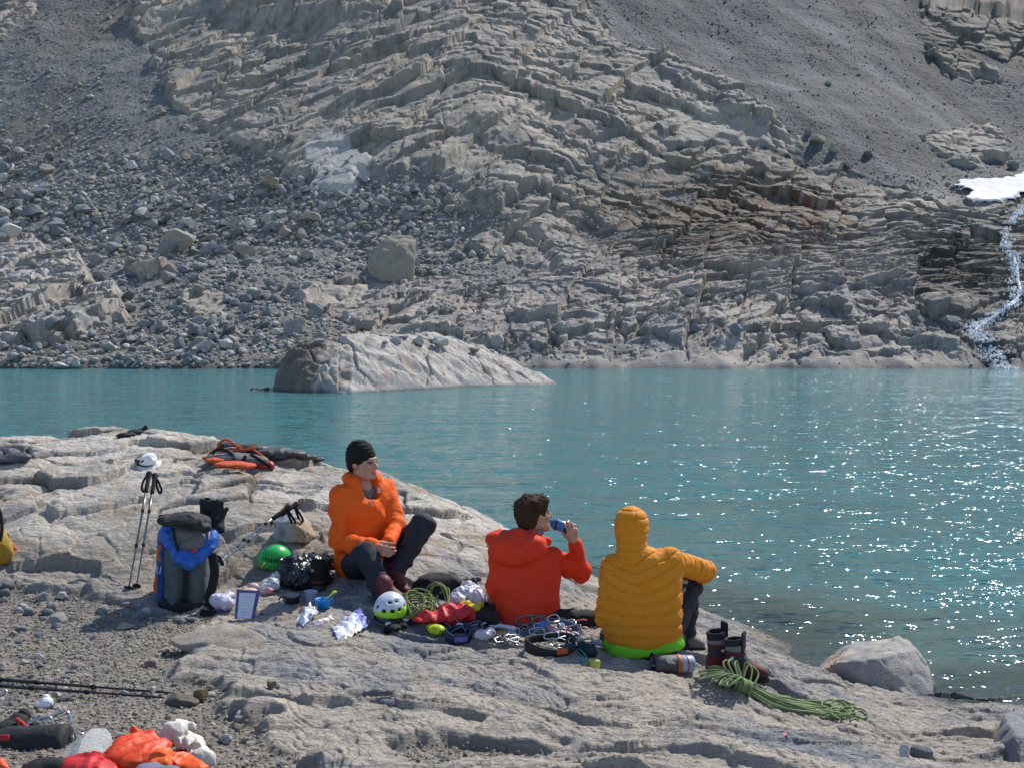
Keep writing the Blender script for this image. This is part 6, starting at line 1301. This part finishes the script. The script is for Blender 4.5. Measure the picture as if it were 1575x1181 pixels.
loose('cloth', lump([(767, 978, 11, 6), (773, 977, 11, 6)], .005, .008, 16, 34, .04), FB('amber_cloth', (.55, .24, .02)), 'small amber cloth under the white box near the harness', 'cloth')
loose('tube', tube(catmull([PT(843, 962, 6.74), PT(856, 972, 6.68), PT(866, 990, 6.60)], 6), [.020] * 13, 10), FB('pink_grey_sleeve', (.42, .24, .28), .5), 'pinkish rolled sleeve lying across the loaded harness', 'roll')
s = Sdf(); g = G(914, 1026); s.box(g + np.array([0, 0, .022]), (.030, .026, .024), (unit((1, .15, 0)), unit((-.15, 1, 0)), (0, 0, 1)), .005, .005); loose('sponge', s.mesh(.0045, lambda P: .003 * fbm3(P * 60, 2, 3)), FB('yellow_sponge', (.52, .47, .10)), 'small pale yellow cube-shaped sponge on the bare rock', 'sponge')
loose('bag', lump([(904, 1000, 12, 9), (895, 994, 10, 8), (912, 1004, 8, 6)], .005, .010, 16, 35, .02), FB('dark_teal_bag', (.015, .028, .032)), 'dark little bag with teal cord right of the loaded harness', 'bag')
loose('cord', tube(catmull([G(888, 1003, .03), G(896, 1010, .03), G(902, 1016, .02), G(896, 1020, .01), G(890, 1014, .015)], 6), .005, 6), FB('teal_cord', (.02, .30, .25)), 'short teal cord loop beside the yellow sponge', 'cord')
loose('ice_screw', tube([G(915, 998, .02), G(942, 1004, .02)], .009, 10), M_alu, 'metal ice screw lying beside the man in yellow', 'ice screw')
near_stone(918, 992, 20, 14, (.42, .38, .36), 88, 'pale stone between the loaded harness and the man in yellow', sink=.1)

# ---- pots, boots and rope at the right
def canister():
    a, b = G(1003, 1030), G(1066, 1036); z = .050; p = np.array([a[0], a[1] - .05, a[2] + z]); q = np.array([b[0], b[1] + .02, b[2] + z + .005]); ax = unit(q - p); L = np.linalg.norm(q - p); R = empty('camping_stove', tuple((p + q) / 2 - np.array([0, 0, z])), 'grey stove pot lying on its side with orange band, next to a pair of boots', 'stove')
    cz = PL('dark_grey_cozy', (.085, .08, .08), .6); part('pot', *lathe([(.030, .004), (.046, 0), (.052, .006), (.053, L * .56), (.051, L * .58)], p, ax, 32), cz, R)
    part('burner_base', *lathe([(.012, -.006), (.042, -.005), (.046, .0), (.040, .006)], p, ax, 24), PL('black_base', (.02, .02, .022), .4), R)
    for k in range(3): an = k * 2.09; x = unit(np.cross(ax, (0, 0, 1))); y = np.cross(x, ax); dr = x * math.cos(an) + y * math.sin(an); part('base_fin', *tube([p - ax * .007 + dr * .006, p - ax * .007 + dr * .038], .005, 6), PL('grey_fin', (.2, .2, .2), .4), R)
    part('band', *lathe([(.0535, L * .56), (.056, L * .565), (.056, L * .66), (.0535, L * .665)], p, ax, 32), FB('orange_band', (.50, .14, .04), .5), R)
    part('cup', *lathe([(.050, L * .66), (.052, L * .67), (.050, L * .98), (.046, L), (.02, L)], p, ax, 32), PL('frosted_blue_plastic', (.36, .46, .60), .3), R)
    part('red_stripe', *lathe([(.0525, L * .80), (.0535, L * .805), (.0535, L * .83), (.0525, L * .835)], p, ax, 32), PL('red_stripe', (.40, .08, .08), .4), R)
    x = unit(np.cross(ax, (0, 0, 1.))); y = np.cross(x, ax); y = y if y[2] > 0 else -y; x = x if x[1] < 0 else -x
    for k in range(3):           # three slanting chevron strokes on the pot
        pts = []
        for (h, an) in ((.30 + .055 * k, .85), (.27 + .055 * k, .62), (.36 + .055 * k, .30)): o = x * math.cos(an) + y * math.sin(an); pts.append(p + ax * L * h + o * .0545)
        part('pot_mark', *tube(catmull(pts, 5), .002, 6, flat=(.0035, .001, x)), PL('silver_print', (.55, .55, .55), .4), R)
canister()
def big_boot(base, fwd, label, k=1.0):
    b = np.asarray(base, float); f = unit(np.array([fwd[0], fwd[1], 0])); r_ = np.cross(f, [0, 0, 1.]); L = lambda a, c, h: b + (f * a + r_ * c + np.array([0, 0, h])) * k
    R = empty('mountain_boot', tuple(b), label, 'boot', 'pair of mountain boots')
    s = Sdf(); s.cap(L(0, 0, .06), L(-.01, 0, .20), .054 * k, .058 * k, .03); s.cap(L(-.03, 0, .055), L(.06, 0, .055), .044 * k, .047 * k, .03); s.cap(L(.06, 0, .055), L(.165, 0, .05), .047 * k, .036 * k, .03); s.cap(L(.03, 0, .10), L(.11, 0, .06), .045 * k, .036 * k, .03); s.plane(L(0, 0, .025), (0, 0, -1), .006); s.plane(L(0, 0, .205), (-.1 * f[0], -.1 * f[1], 1), .006)
    V, F = s.mesh(.0055); h = (V[:, 2] - b[2]) / k; fb = (V - b) @ f / k; nz = noise3(V * 18, 3)
    C = mixc((.11, .015, .015), (.03, .028, .032), sstep(-.01, .01, (h - .105 - .25 * np.maximum(fb, -.05) * .3)) * (h < .15)); C = mixc(C, (.10, .015, .015), ((h > .15) & (h < .17)) * 1.0); C = mixc(C, (.17, .16, .17), (h >= .172) * 1.0); C = mixc(C, (.03, .028, .03), sstep(.01, -.01, h - .045 - .01 * nz))
    up = part('upper', V, F, M_attr, R, C)
    s = Sdf(); s.cap(L(-.012, 0, .20), L(-.016, 0, .235), .056 * k, .057 * k, .01); s.plane(L(0, 0, .243), (-.12 * f[0], -.12 * f[1], 1), .004); s.cap(L(-.012, 0, .17), L(-.016, 0, .30), .043 * k, .045 * k, .006, 0, '-'); part('cuff', *s.mesh(.005), M_black, R)
    s = Sdf(); s.box(L(.045, 0, .225), np.array([.007, .034, .065]) * k, (f, r_, (0, 0, 1)), .006, .006); part('tongue', *s.mesh(.005), M_black, R)
    s = Sdf(); s.cap(L(-.035, 0, .02), L(.07, 0, .02), .044 * k, .049 * k, .02); s.cap(L(.07, 0, .02), L(.17, 0, .022), .049 * k, .037 * k, .02); s.plane(L(0, 0, .030), (0, 0, 1), .004); s.plane(L(0, 0, .0), (0, 0, -1), .004); part('sole', *s.mesh(.0055), M_sole, R)
    pts = [L(.056 + .014 * max(0, i - 4), (.022 if i % 2 else -.022), .19 - .018 * i) for i in range(8)]; part('laces', *tube(catmull(pts, 4), .003 * k, 6), FB('grey_lace', (.2, .19, .19)), R)
    s = Sdf(); s.ell(L(-.005, .056, .135) if r_[1] < 0 else L(-.005, -.056, .135), (.012, .006, .010), None, .004); part('ankle_badge', *s.mesh(.004), PL('white_badge', (.6, .58, .57)), R)
big_boot(G(1107, 1036) + np.array([0, .06, 0]), (.55, .25), 'left boot of the empty red and black pair beside the rope, set farther back', .98)
big_boot(G(1131, 1040) + np.array([0, -.02, 0]), (.8, -.45), 'right boot of the empty red and black pair beside the rope, toe towards us', .94)
def long_rope():
    r = np.random.default_rng(12); Vs = []
    ax = [(1150, 1064), (1185, 1076), (1225, 1086), (1270, 1092), (1312, 1099)]; n = 15
    for i in range(n):
        P = []; o = (i / (n - 1) - .5); end = r.uniform(.82, 1.05)
        for j, (x, y) in enumerate(ax):
            w = (5, 9, 12, 13, 15)[j]; q = G(1150 + (x - 1150) * end, y + o * w * 1.5 + r.normal() * 1.5, .007 + (.045, .02, .012, .008, .004)[j] * (1 - abs(o) * 1.6) + r.uniform(0, .008)); P.append(q)
        Vs.append(tube(catmull(P, 8), .0056, 6))
        e = P[-1]; rad = r.uniform(.02, .05); c = e + np.array([-rad * .2, r.normal() * .03, 0]); A = np.linspace(-1.4, 4.2, 11); Q = np.array([[c[0] + math.cos(a) * rad * 1.5, c[1] + math.sin(a) * rad, 0] for a in A]); Q[:, 2] = GZs(Q[:, :2]) + .008 + r.uniform(0, .02); Vs.append(tube(catmull(Q, 4), .0056, 6))
    for i in range(13):      # head loops fanned out left of the wrap
        a = 2.3 + 1.9 * i / 12 + r.normal() * .05; b = G(1142, 1062, .05); ln = r.uniform(.16, .27); w = .05
        d_ = np.array([math.cos(a), math.sin(a) * .8, 0]); s_ = np.array([-d_[1], d_[0], 0]); h = .02 + .05 * r.uniform()
        Q = [b, b + d_ * ln * .5 + s_ * w * .7 + np.array([0, 0, h]), b + d_ * ln + np.array([0, 0, h * .5]), b + d_ * ln * .55 - s_ * w * .7 + np.array([0, 0, h * .6]), b]; Q = catmull(Q, 8); Q[:, 2] = np.maximum(Q[:, 2], GZs(Q[:, :2]) + .006); Vs.append(tube(Q, .0056, 6))
    for (dx, dy, hh, rr_) in ((-30, -18, .11, .10), (-12, -16, .10, .07), (14, -10, .09, .08), (24, -4, .07, .06), (-22, -8, .12, .09)):
        b = G(1142, 1060, .05); e = G(1142 + dx, 1060 + dy * .2, hh); Q = catmull([b, (b + e) / 2 + np.array([0, .05, .06]), e + np.array([0, 0, .02]), (b + e) / 2 + np.array([0, -.05, -.02]), b], 9); Q[:, 2] = np.maximum(Q[:, 2], GZs(Q[:, :2]) + .006); Vs.append(tube(Q, .0056, 6))
    for i in range(9):       # wrap turns
        t_ = i / 8; c = G(1130 + 22 * t_, 1058 + 9 * t_, .035); axd = unit(G(1185, 1078) - G(1135, 1062)); x = unit(np.cross(axd, (0, 0, 1))); y = np.cross(x, axd); A = np.linspace(0, 2 * math.pi, 15)[:-1]; Vs.append(tube(np.array([c + x * math.cos(a) * .048 + y * math.sin(a) * .036 + axd * .004 * a / 6 for a in A]), .0058, 6, True))
    V, F = merge(*Vs); solid('rope', V, F, M_ropel, 'long pale green climbing rope tied in a bundle on the slab by the boots', 'rope')
long_rope()
pouch('paper_scrap', [(1203, 1128), (1209, 1126), (1212, 1131), (1206, 1133)], patchy((.62, .24, .22)), 'tiny pink scrap on the slab below the long rope', 'scrap', 3, .003, lift=.006, bulge=0)

# ---- things on the crest of the outcrop
loose('jacket', lump([(6, 697, 26, 10, .1), (30, 702, 20, 7), (10, 706, 26, 6), (46, 692, 7, 3, .1), (-20, 700, 24, 12)], .009, .020, 9, 41, .04), FB('grey_black_shell', (.055, .058, .070), .5), 'dark grey shell jacket spread on the rock at the left edge', 'jacket')
loose('glove', lump([(196, 668, 14, 3.5), (208, 664, 12, 4, .05), (219, 662, 7, 4, .06), (224, 658, 3.5, 5, .05), (186, 670, 8, 2.5)], .006, .012, 16, 42, .02), M_black, 'black glove lying on the highest point of the crest above the white hat', 'glove')
def hat():
    g = G(227, 716); d = g[1]; c = PT(226, 711, d); R = empty('sun_hat', tuple(g), 'white sun hat with dark brown glasses on its crown, lying on the rock', 'hat'); wh = FB('white_cotton', (.74, .74, .74), .8)
    A = np.linspace(0, 2 * math.pi, 41)[:-1]; u = unit(np.array([.05, -.45, 1.])); f, r_, _ = frame((0, 1, .4), u); V = []; F = []
    for q in (.55, .8, 1.0, 1.02):
        for a in A: V.append(c + (r_ * math.cos(a) * 1.0 + f * math.sin(a) * .95) * .118 * q + u * (-.02 * (q - .5) + .008 * math.sin(3 * a + 1) * q))
    n = 40; V = np.array(V); V2 = V - u * .004; m = len(V); V = np.concatenate([V, V2])
    for k in range(3):
        for i in range(n): j = (i + 1) % n; F += [[k * n + i, k * n + j, (k + 1) * n + j, (k + 1) * n + i], [m + k * n + i, m + (k + 1) * n + i, m + (k + 1) * n + j, m + k * n + j]]
    for i in range(n): j = (i + 1) % n; F += [[3 * n + i, 3 * n + j, m + 3 * n + j, m + 3 * n + i]]
    part('brim', V, F, wh, R); s = Sdf(); s.ell(c + u * .02, (.072, .072, .052), (r_, f, u), .02); s.ell(c + u * .035 + r_ * .035, (.045, .05, .05), (r_, f, u), .03); part('crown', *s.mesh(.006, lambda P: .008 * (2 * np.abs(fbm3(P * 16, 2, 3)) - .5)), wh, R)
    part('band', *tube(np.array([c + u * .006 + (r_ * math.cos(a) + f * math.sin(a)) * .076 for a in A]), .006, 6, True), FB('dark_band', (.02, .018, .02)), R)
    gl = empty('sunglasses', tuple(c + r_ * -.05 - f * .06 + u * .03), 'brown sunglasses folded on the white sun hat', 'sunglasses'); br = PL('brown_lens', (.06, .025, .012), .2)
    for k in (-.026, .026): s = Sdf(); s.ell(c + r_ * (-.035 + k) - f * .055 + u * .040, (.024, .008, .017), (r_, unit(-f + u * .6), unit(u + f * .6)), .005); part('lens', *s.mesh(.004), br, gl)
    part('temple', *tube(catmull([c - r_ * .085 - f * .05 + u * .045, c - r_ * .07 - f * .01 + u * .05, c - r_ * .03 + u * .07], 5), .004, 6), br, gl)
hat()
def orange_pack():
    g = G(368, 716); R = empty('backpack', tuple(g), 'orange and grey backpack lying flat on the crest of the rock', 'backpack'); d = g[1]
    og, gy_ = FB('burnt_orange_fabric', (.50, .085, .02)), FB('warm_grey_fabric', (.14, .13, .14))
    part('pack_body', *lump([(345, 704, 26, 9), (370, 706, 26, 10), (395, 708, 18, 8), (360, 696, 26, 9, .1), (330, 706, 14, 5)], .008, .016, 11, 51, .04, dd=-.02), gy_, R)
    part('front_panel', *lump([(330, 708, 15, 5, -.05), (352, 714, 24, 5, -.06), (375, 716, 20, 5, -.06), (318, 704, 7, 3.5, -.04)], .007, .012, 14, 52, .03, dd=-.06), og, R)
    for P in ([(333, 694), (338, 680), (350, 676), (362, 684), (372, 690)], [(340, 698), (352, 690), (372, 692), (392, 688)], [(388, 690), (402, 700), (412, 712)], [(320, 700), (330, 692), (345, 694)]):
        part('piping', *tube(catmull([PT(x, y, d - .02 + .1 * (700 - y) / 30) for x, y in P], 6), .011, 8), og, R)
    for P in ([(326, 698), (336, 690), (350, 694), (360, 702)], [(378, 700), (372, 712), (374, 722)], [(362, 704), (352, 716), (346, 720)], [(385, 698), (398, 706), (416, 718)]):
        part('strap', *tube(catmull([PT(x, y, d - .10 + .1 * (700 - y) / 30) for x, y in P], 6), .01, 8, flat=(.014, .004, np.array([0, -1., .3]))), M_web, R)
    part('back_pad', *lump([(342, 686, 18, 8, .18), (328, 684, 14, 7, .18), (362, 688, 18, 8, .18), (385, 690, 22, 8, .18)], .008, .012, 12, 53, .03, dd=-.1), FB('dark_mesh_pad', (.03, .03, .032)), R)
orange_pack()
loose('bag', lump([(403, 716, 9, 5), (413, 714, 8, 6), (418, 718, 5, 4)], .006, .012, 16, 54, .02), FB('crimson_bag', (.34, .02, .025), .5), 'small crimson bag below the orange backpack on the crest', 'bag')
loose('jacket', lump([(410, 696, 18, 6), (428, 694, 16, 6), (448, 697, 22, 6), (470, 702, 18, 5), (488, 706, 12, 4), (425, 702, 12, 4)], .008, .016, 11, 55, .07), FB('slate_grey_jacket', (.05, .05, .058), .6), 'slate grey jacket spread on the crest right of the orange backpack', 'jacket')

# ---- left edge and bottom left corner
loose('bag', lump([(-6, 842, 24, 26), (8, 850, 12, 18), (-4, 824, 16, 12, .05), (14, 838, 7, 8)], .007, .016, 11, 61, .03), FB('ochre_canvas', (.34, .20, .02)), 'ochre yellow bag cut off by the left edge above the gravel', 'bag')
loose('carrying_strap', tube(catmull([PT(-6, 775, 7.42), PT(1, 790, 7.40), PT(3, 812, 7.38), PT(0, 832, 7.36)], 6), .012, 8), M_web, 'black carrying strap hanging above the ochre bag at the left edge', 'strap')
loose('buckle', lump([(21, 843, 5, 4, -.05)], .004, .004, 20, 3), FB('orange_red_toggle', (.62, .09, .03)), 'tiny orange-red toggle on the ochre bag', 'toggle')
loose('tissue', lump([(70, 1081, 12, 9), (72, 1074, 7, 7), (64, 1084, 8, 5)], .005, .014, 20, 62, .02), FB('white_tissue', (.80, .80, .84), .8), 'crumpled white tissue ball on the gravel under the lying poles', 'tissue')
def corner():
    def Dp(x, y, d): return PT(x, y, d)
    s = Sdf(); a, b = Dp(10, 1146, 4.42), Dp(96, 1142, 4.40); s.cap(a, b, .074, .076, .02); ax = unit(b - a); s.plane(b + ax * .03, ax, .022); s.plane(a - ax * .05, -ax, .022)
    R = empty('stuff_sack', tuple((a + b) / 2 - np.array([0, 0, .075])), 'black cylindrical stuff sack lying at the bottom left corner', 'stuff sack'); V, F = s.mesh(.006, lambda P: .005 * fbm3(P * 14, 3, 4)); part('sack_body', V, F, FB('matt_black_nylon', (.022, .022, .024)), R)
    rs_ = FB('red_strap', (.42, .02, .025)); part('strap', *tube(catmull([Dp(-10, 1132, 4.34), Dp(4, 1134, 4.335), Dp(14, 1134, 4.335)], 5), .01, 8, flat=(.012, .003, np.array([0, -1., .3]))), rs_, R)
    o = empty('jacket', tuple(Dp(28, 1112, 4.6)), 'black garment with a red zip pull bunched behind the black stuff sack', 'jacket'); V, F = lump([(28, 1112, 18, 16), (12, 1120, 20, 12), (36, 1100, 10, 12), (50, 1114, 10, 7)], .006, .014, 13, 63, .03); part('fabric', V, F, M_black, o)
    part('zip_pull', *tube(catmull([Dp(26, 1106, 4.53), Dp(34, 1112, 4.5), Dp(42, 1120, 4.48)], 5), .01, 8), rs_, o)
    n = 0
    for (x, y, dd, up, sd, l, lab) in ((62, 1114, 4.5, (1, .1, .1), (0, .3, 1), .10, 'grey carabiner lying on top of the black stuff sack'), (86, 1110, 4.52, (1, .2, .3), (0, .4, 1), .12, 'larger grey carabiner leaning at the right end of the black stuff sack'), (116, 1146, 4.42, (.3, 0, 1), (1, .2, 0), .11, 'silver carabiner hanging beside the end of the black sack'), (127, 1153, 4.40, (.5, .1, 1), (1, -.2, 0), .11, 'silver carabiner nearest the orange bag'), (2, 1072, 4.9, (.2, .3, 1), (1, .2, 0), .07, 'small pinkish carabiner at the left edge under the lying poles')):
        R2 = empty('carabiner', tuple(Dp(x, y, dd)), lab, 'carabiner', 'loose carabiners'); part('ring', *carab(Dp(x, y, dd), up, sd, l, .0052), M_alu, R2); u = unit(up); w = unit(np.asarray(sd) - u * (np.asarray(sd) @ u)); c = Dp(x, y, dd); part('gate', *tube([c + u * l * .32 + w * l * .27, c - u * l * .25 + w * l * .22], .004, 6), M_steel, R2)
    loose('sling', tube(catmull([Dp(96, 1118, 4.46), Dp(106, 1124, 4.44), Dp(112, 1134, 4.42), Dp(108, 1142, 4.42)], 6), .006, 8), FB('pale_green_sling', (.25, .42, .22)), 'short pale green sling beside the end of the black sack', 'sling')
    V, F = lump([(198, 1144, 28, 16), (222, 1138, 26, 13, .05), (236, 1152, 26, 18), (184, 1160, 20, 13), (206, 1128, 9, 14, .05), (215, 1166, 40, 16), (180, 1172, 22, 12)], .006, .034, 13, 64, .06, sharp=.92, dd=-.05); R = empty('rain_jacket', tuple(G(215, 1180)), 'bright orange-red shell jacket heaped at the bottom left', 'jacket'); part('fabric', V, F, FB('bright_orange_red_nylon', (.66, .06, .012), .5), R)
    V, F = lump([(252, 1164, 22, 12), (280, 1172, 24, 9), (302, 1178, 18, 7), (244, 1176, 16, 13)], .006, .028, 13, 65, .05, sharp=.9, dd=-.18); part('sleeve', V, F, FB('orange_nylon', (.72, .10, .01), .5), R)
    part('grey_lining', *lump([(230, 1182, 22, 8), (262, 1184, 16, 7)], .007, .01, 12, 66, dd=-.22), FB('violet_grey_lining', (.16, .15, .22)), R)
    loose('cloth', lump([(268, 1128, 20, 18, .05), (282, 1118, 18, 13, .05), (290, 1140, 20, 14), (308, 1150, 13, 12), (304, 1162, 16, 11), (320, 1168, 10, 10)], .006, .036, 14, 67, .06, sharp=.92), FB('ivory_cotton', (.62, .58, .50), .85), 'ivory white cloth bunched over the orange-red shell jacket', 'cloth')
    loose('jacket', lump([(128, 1176, 26, 12), (150, 1174, 18, 12), (112, 1184, 20, 12), (150, 1188, 30, 14)], .006, .034, 12, 68, .06, sharp=.9), FB('crimson_nylon', (.50, .02, .022), .5), 'crimson jacket at the bottom edge between black sack and orange jacket', 'jacket')
    P = catmull([Dp(146, 1182, 4.22), Dp(144, 1168, 4.24), Dp(152, 1160, 4.26), Dp(162, 1164, 4.26), Dp(172, 1178, 4.2), Dp(178, 1192, 4.15)], 6); loose('strap', tube(P, .012, 8, flat=(.014, .004, np.array([0, -1., .2]))), FB('orange_strap', (.66, .09, .012), .5), 'orange looped strap standing up beside the crimson jacket', 'strap')
    loose('bag', lump([(70, 1176, 26, 10), (90, 1180, 18, 12), (55, 1184, 24, 8)], .007, .012, 12, 69, .03), M_black, 'black bag with red edging below the black stuff sack', 'bag')
    loose('strap', tube(catmull([Dp(12, 1176, 4.2), Dp(30, 1175, 4.19), Dp(60, 1170, 4.18)], 6), .01, 8, flat=(.012, .004, np.array([0, -1., .3]))), rs_, 'red strap running along the bottom edge below the black stuff sack', 'strap')
    loose('bag', lump([(-4, 1176, 14, 14), (8, 1182, 10, 10)], .007, .010, 12, 70), FB('vermilion_nylon', (.64, .07, .02), .5), 'vermilion bag tip in the extreme bottom left corner', 'bag')
corner()
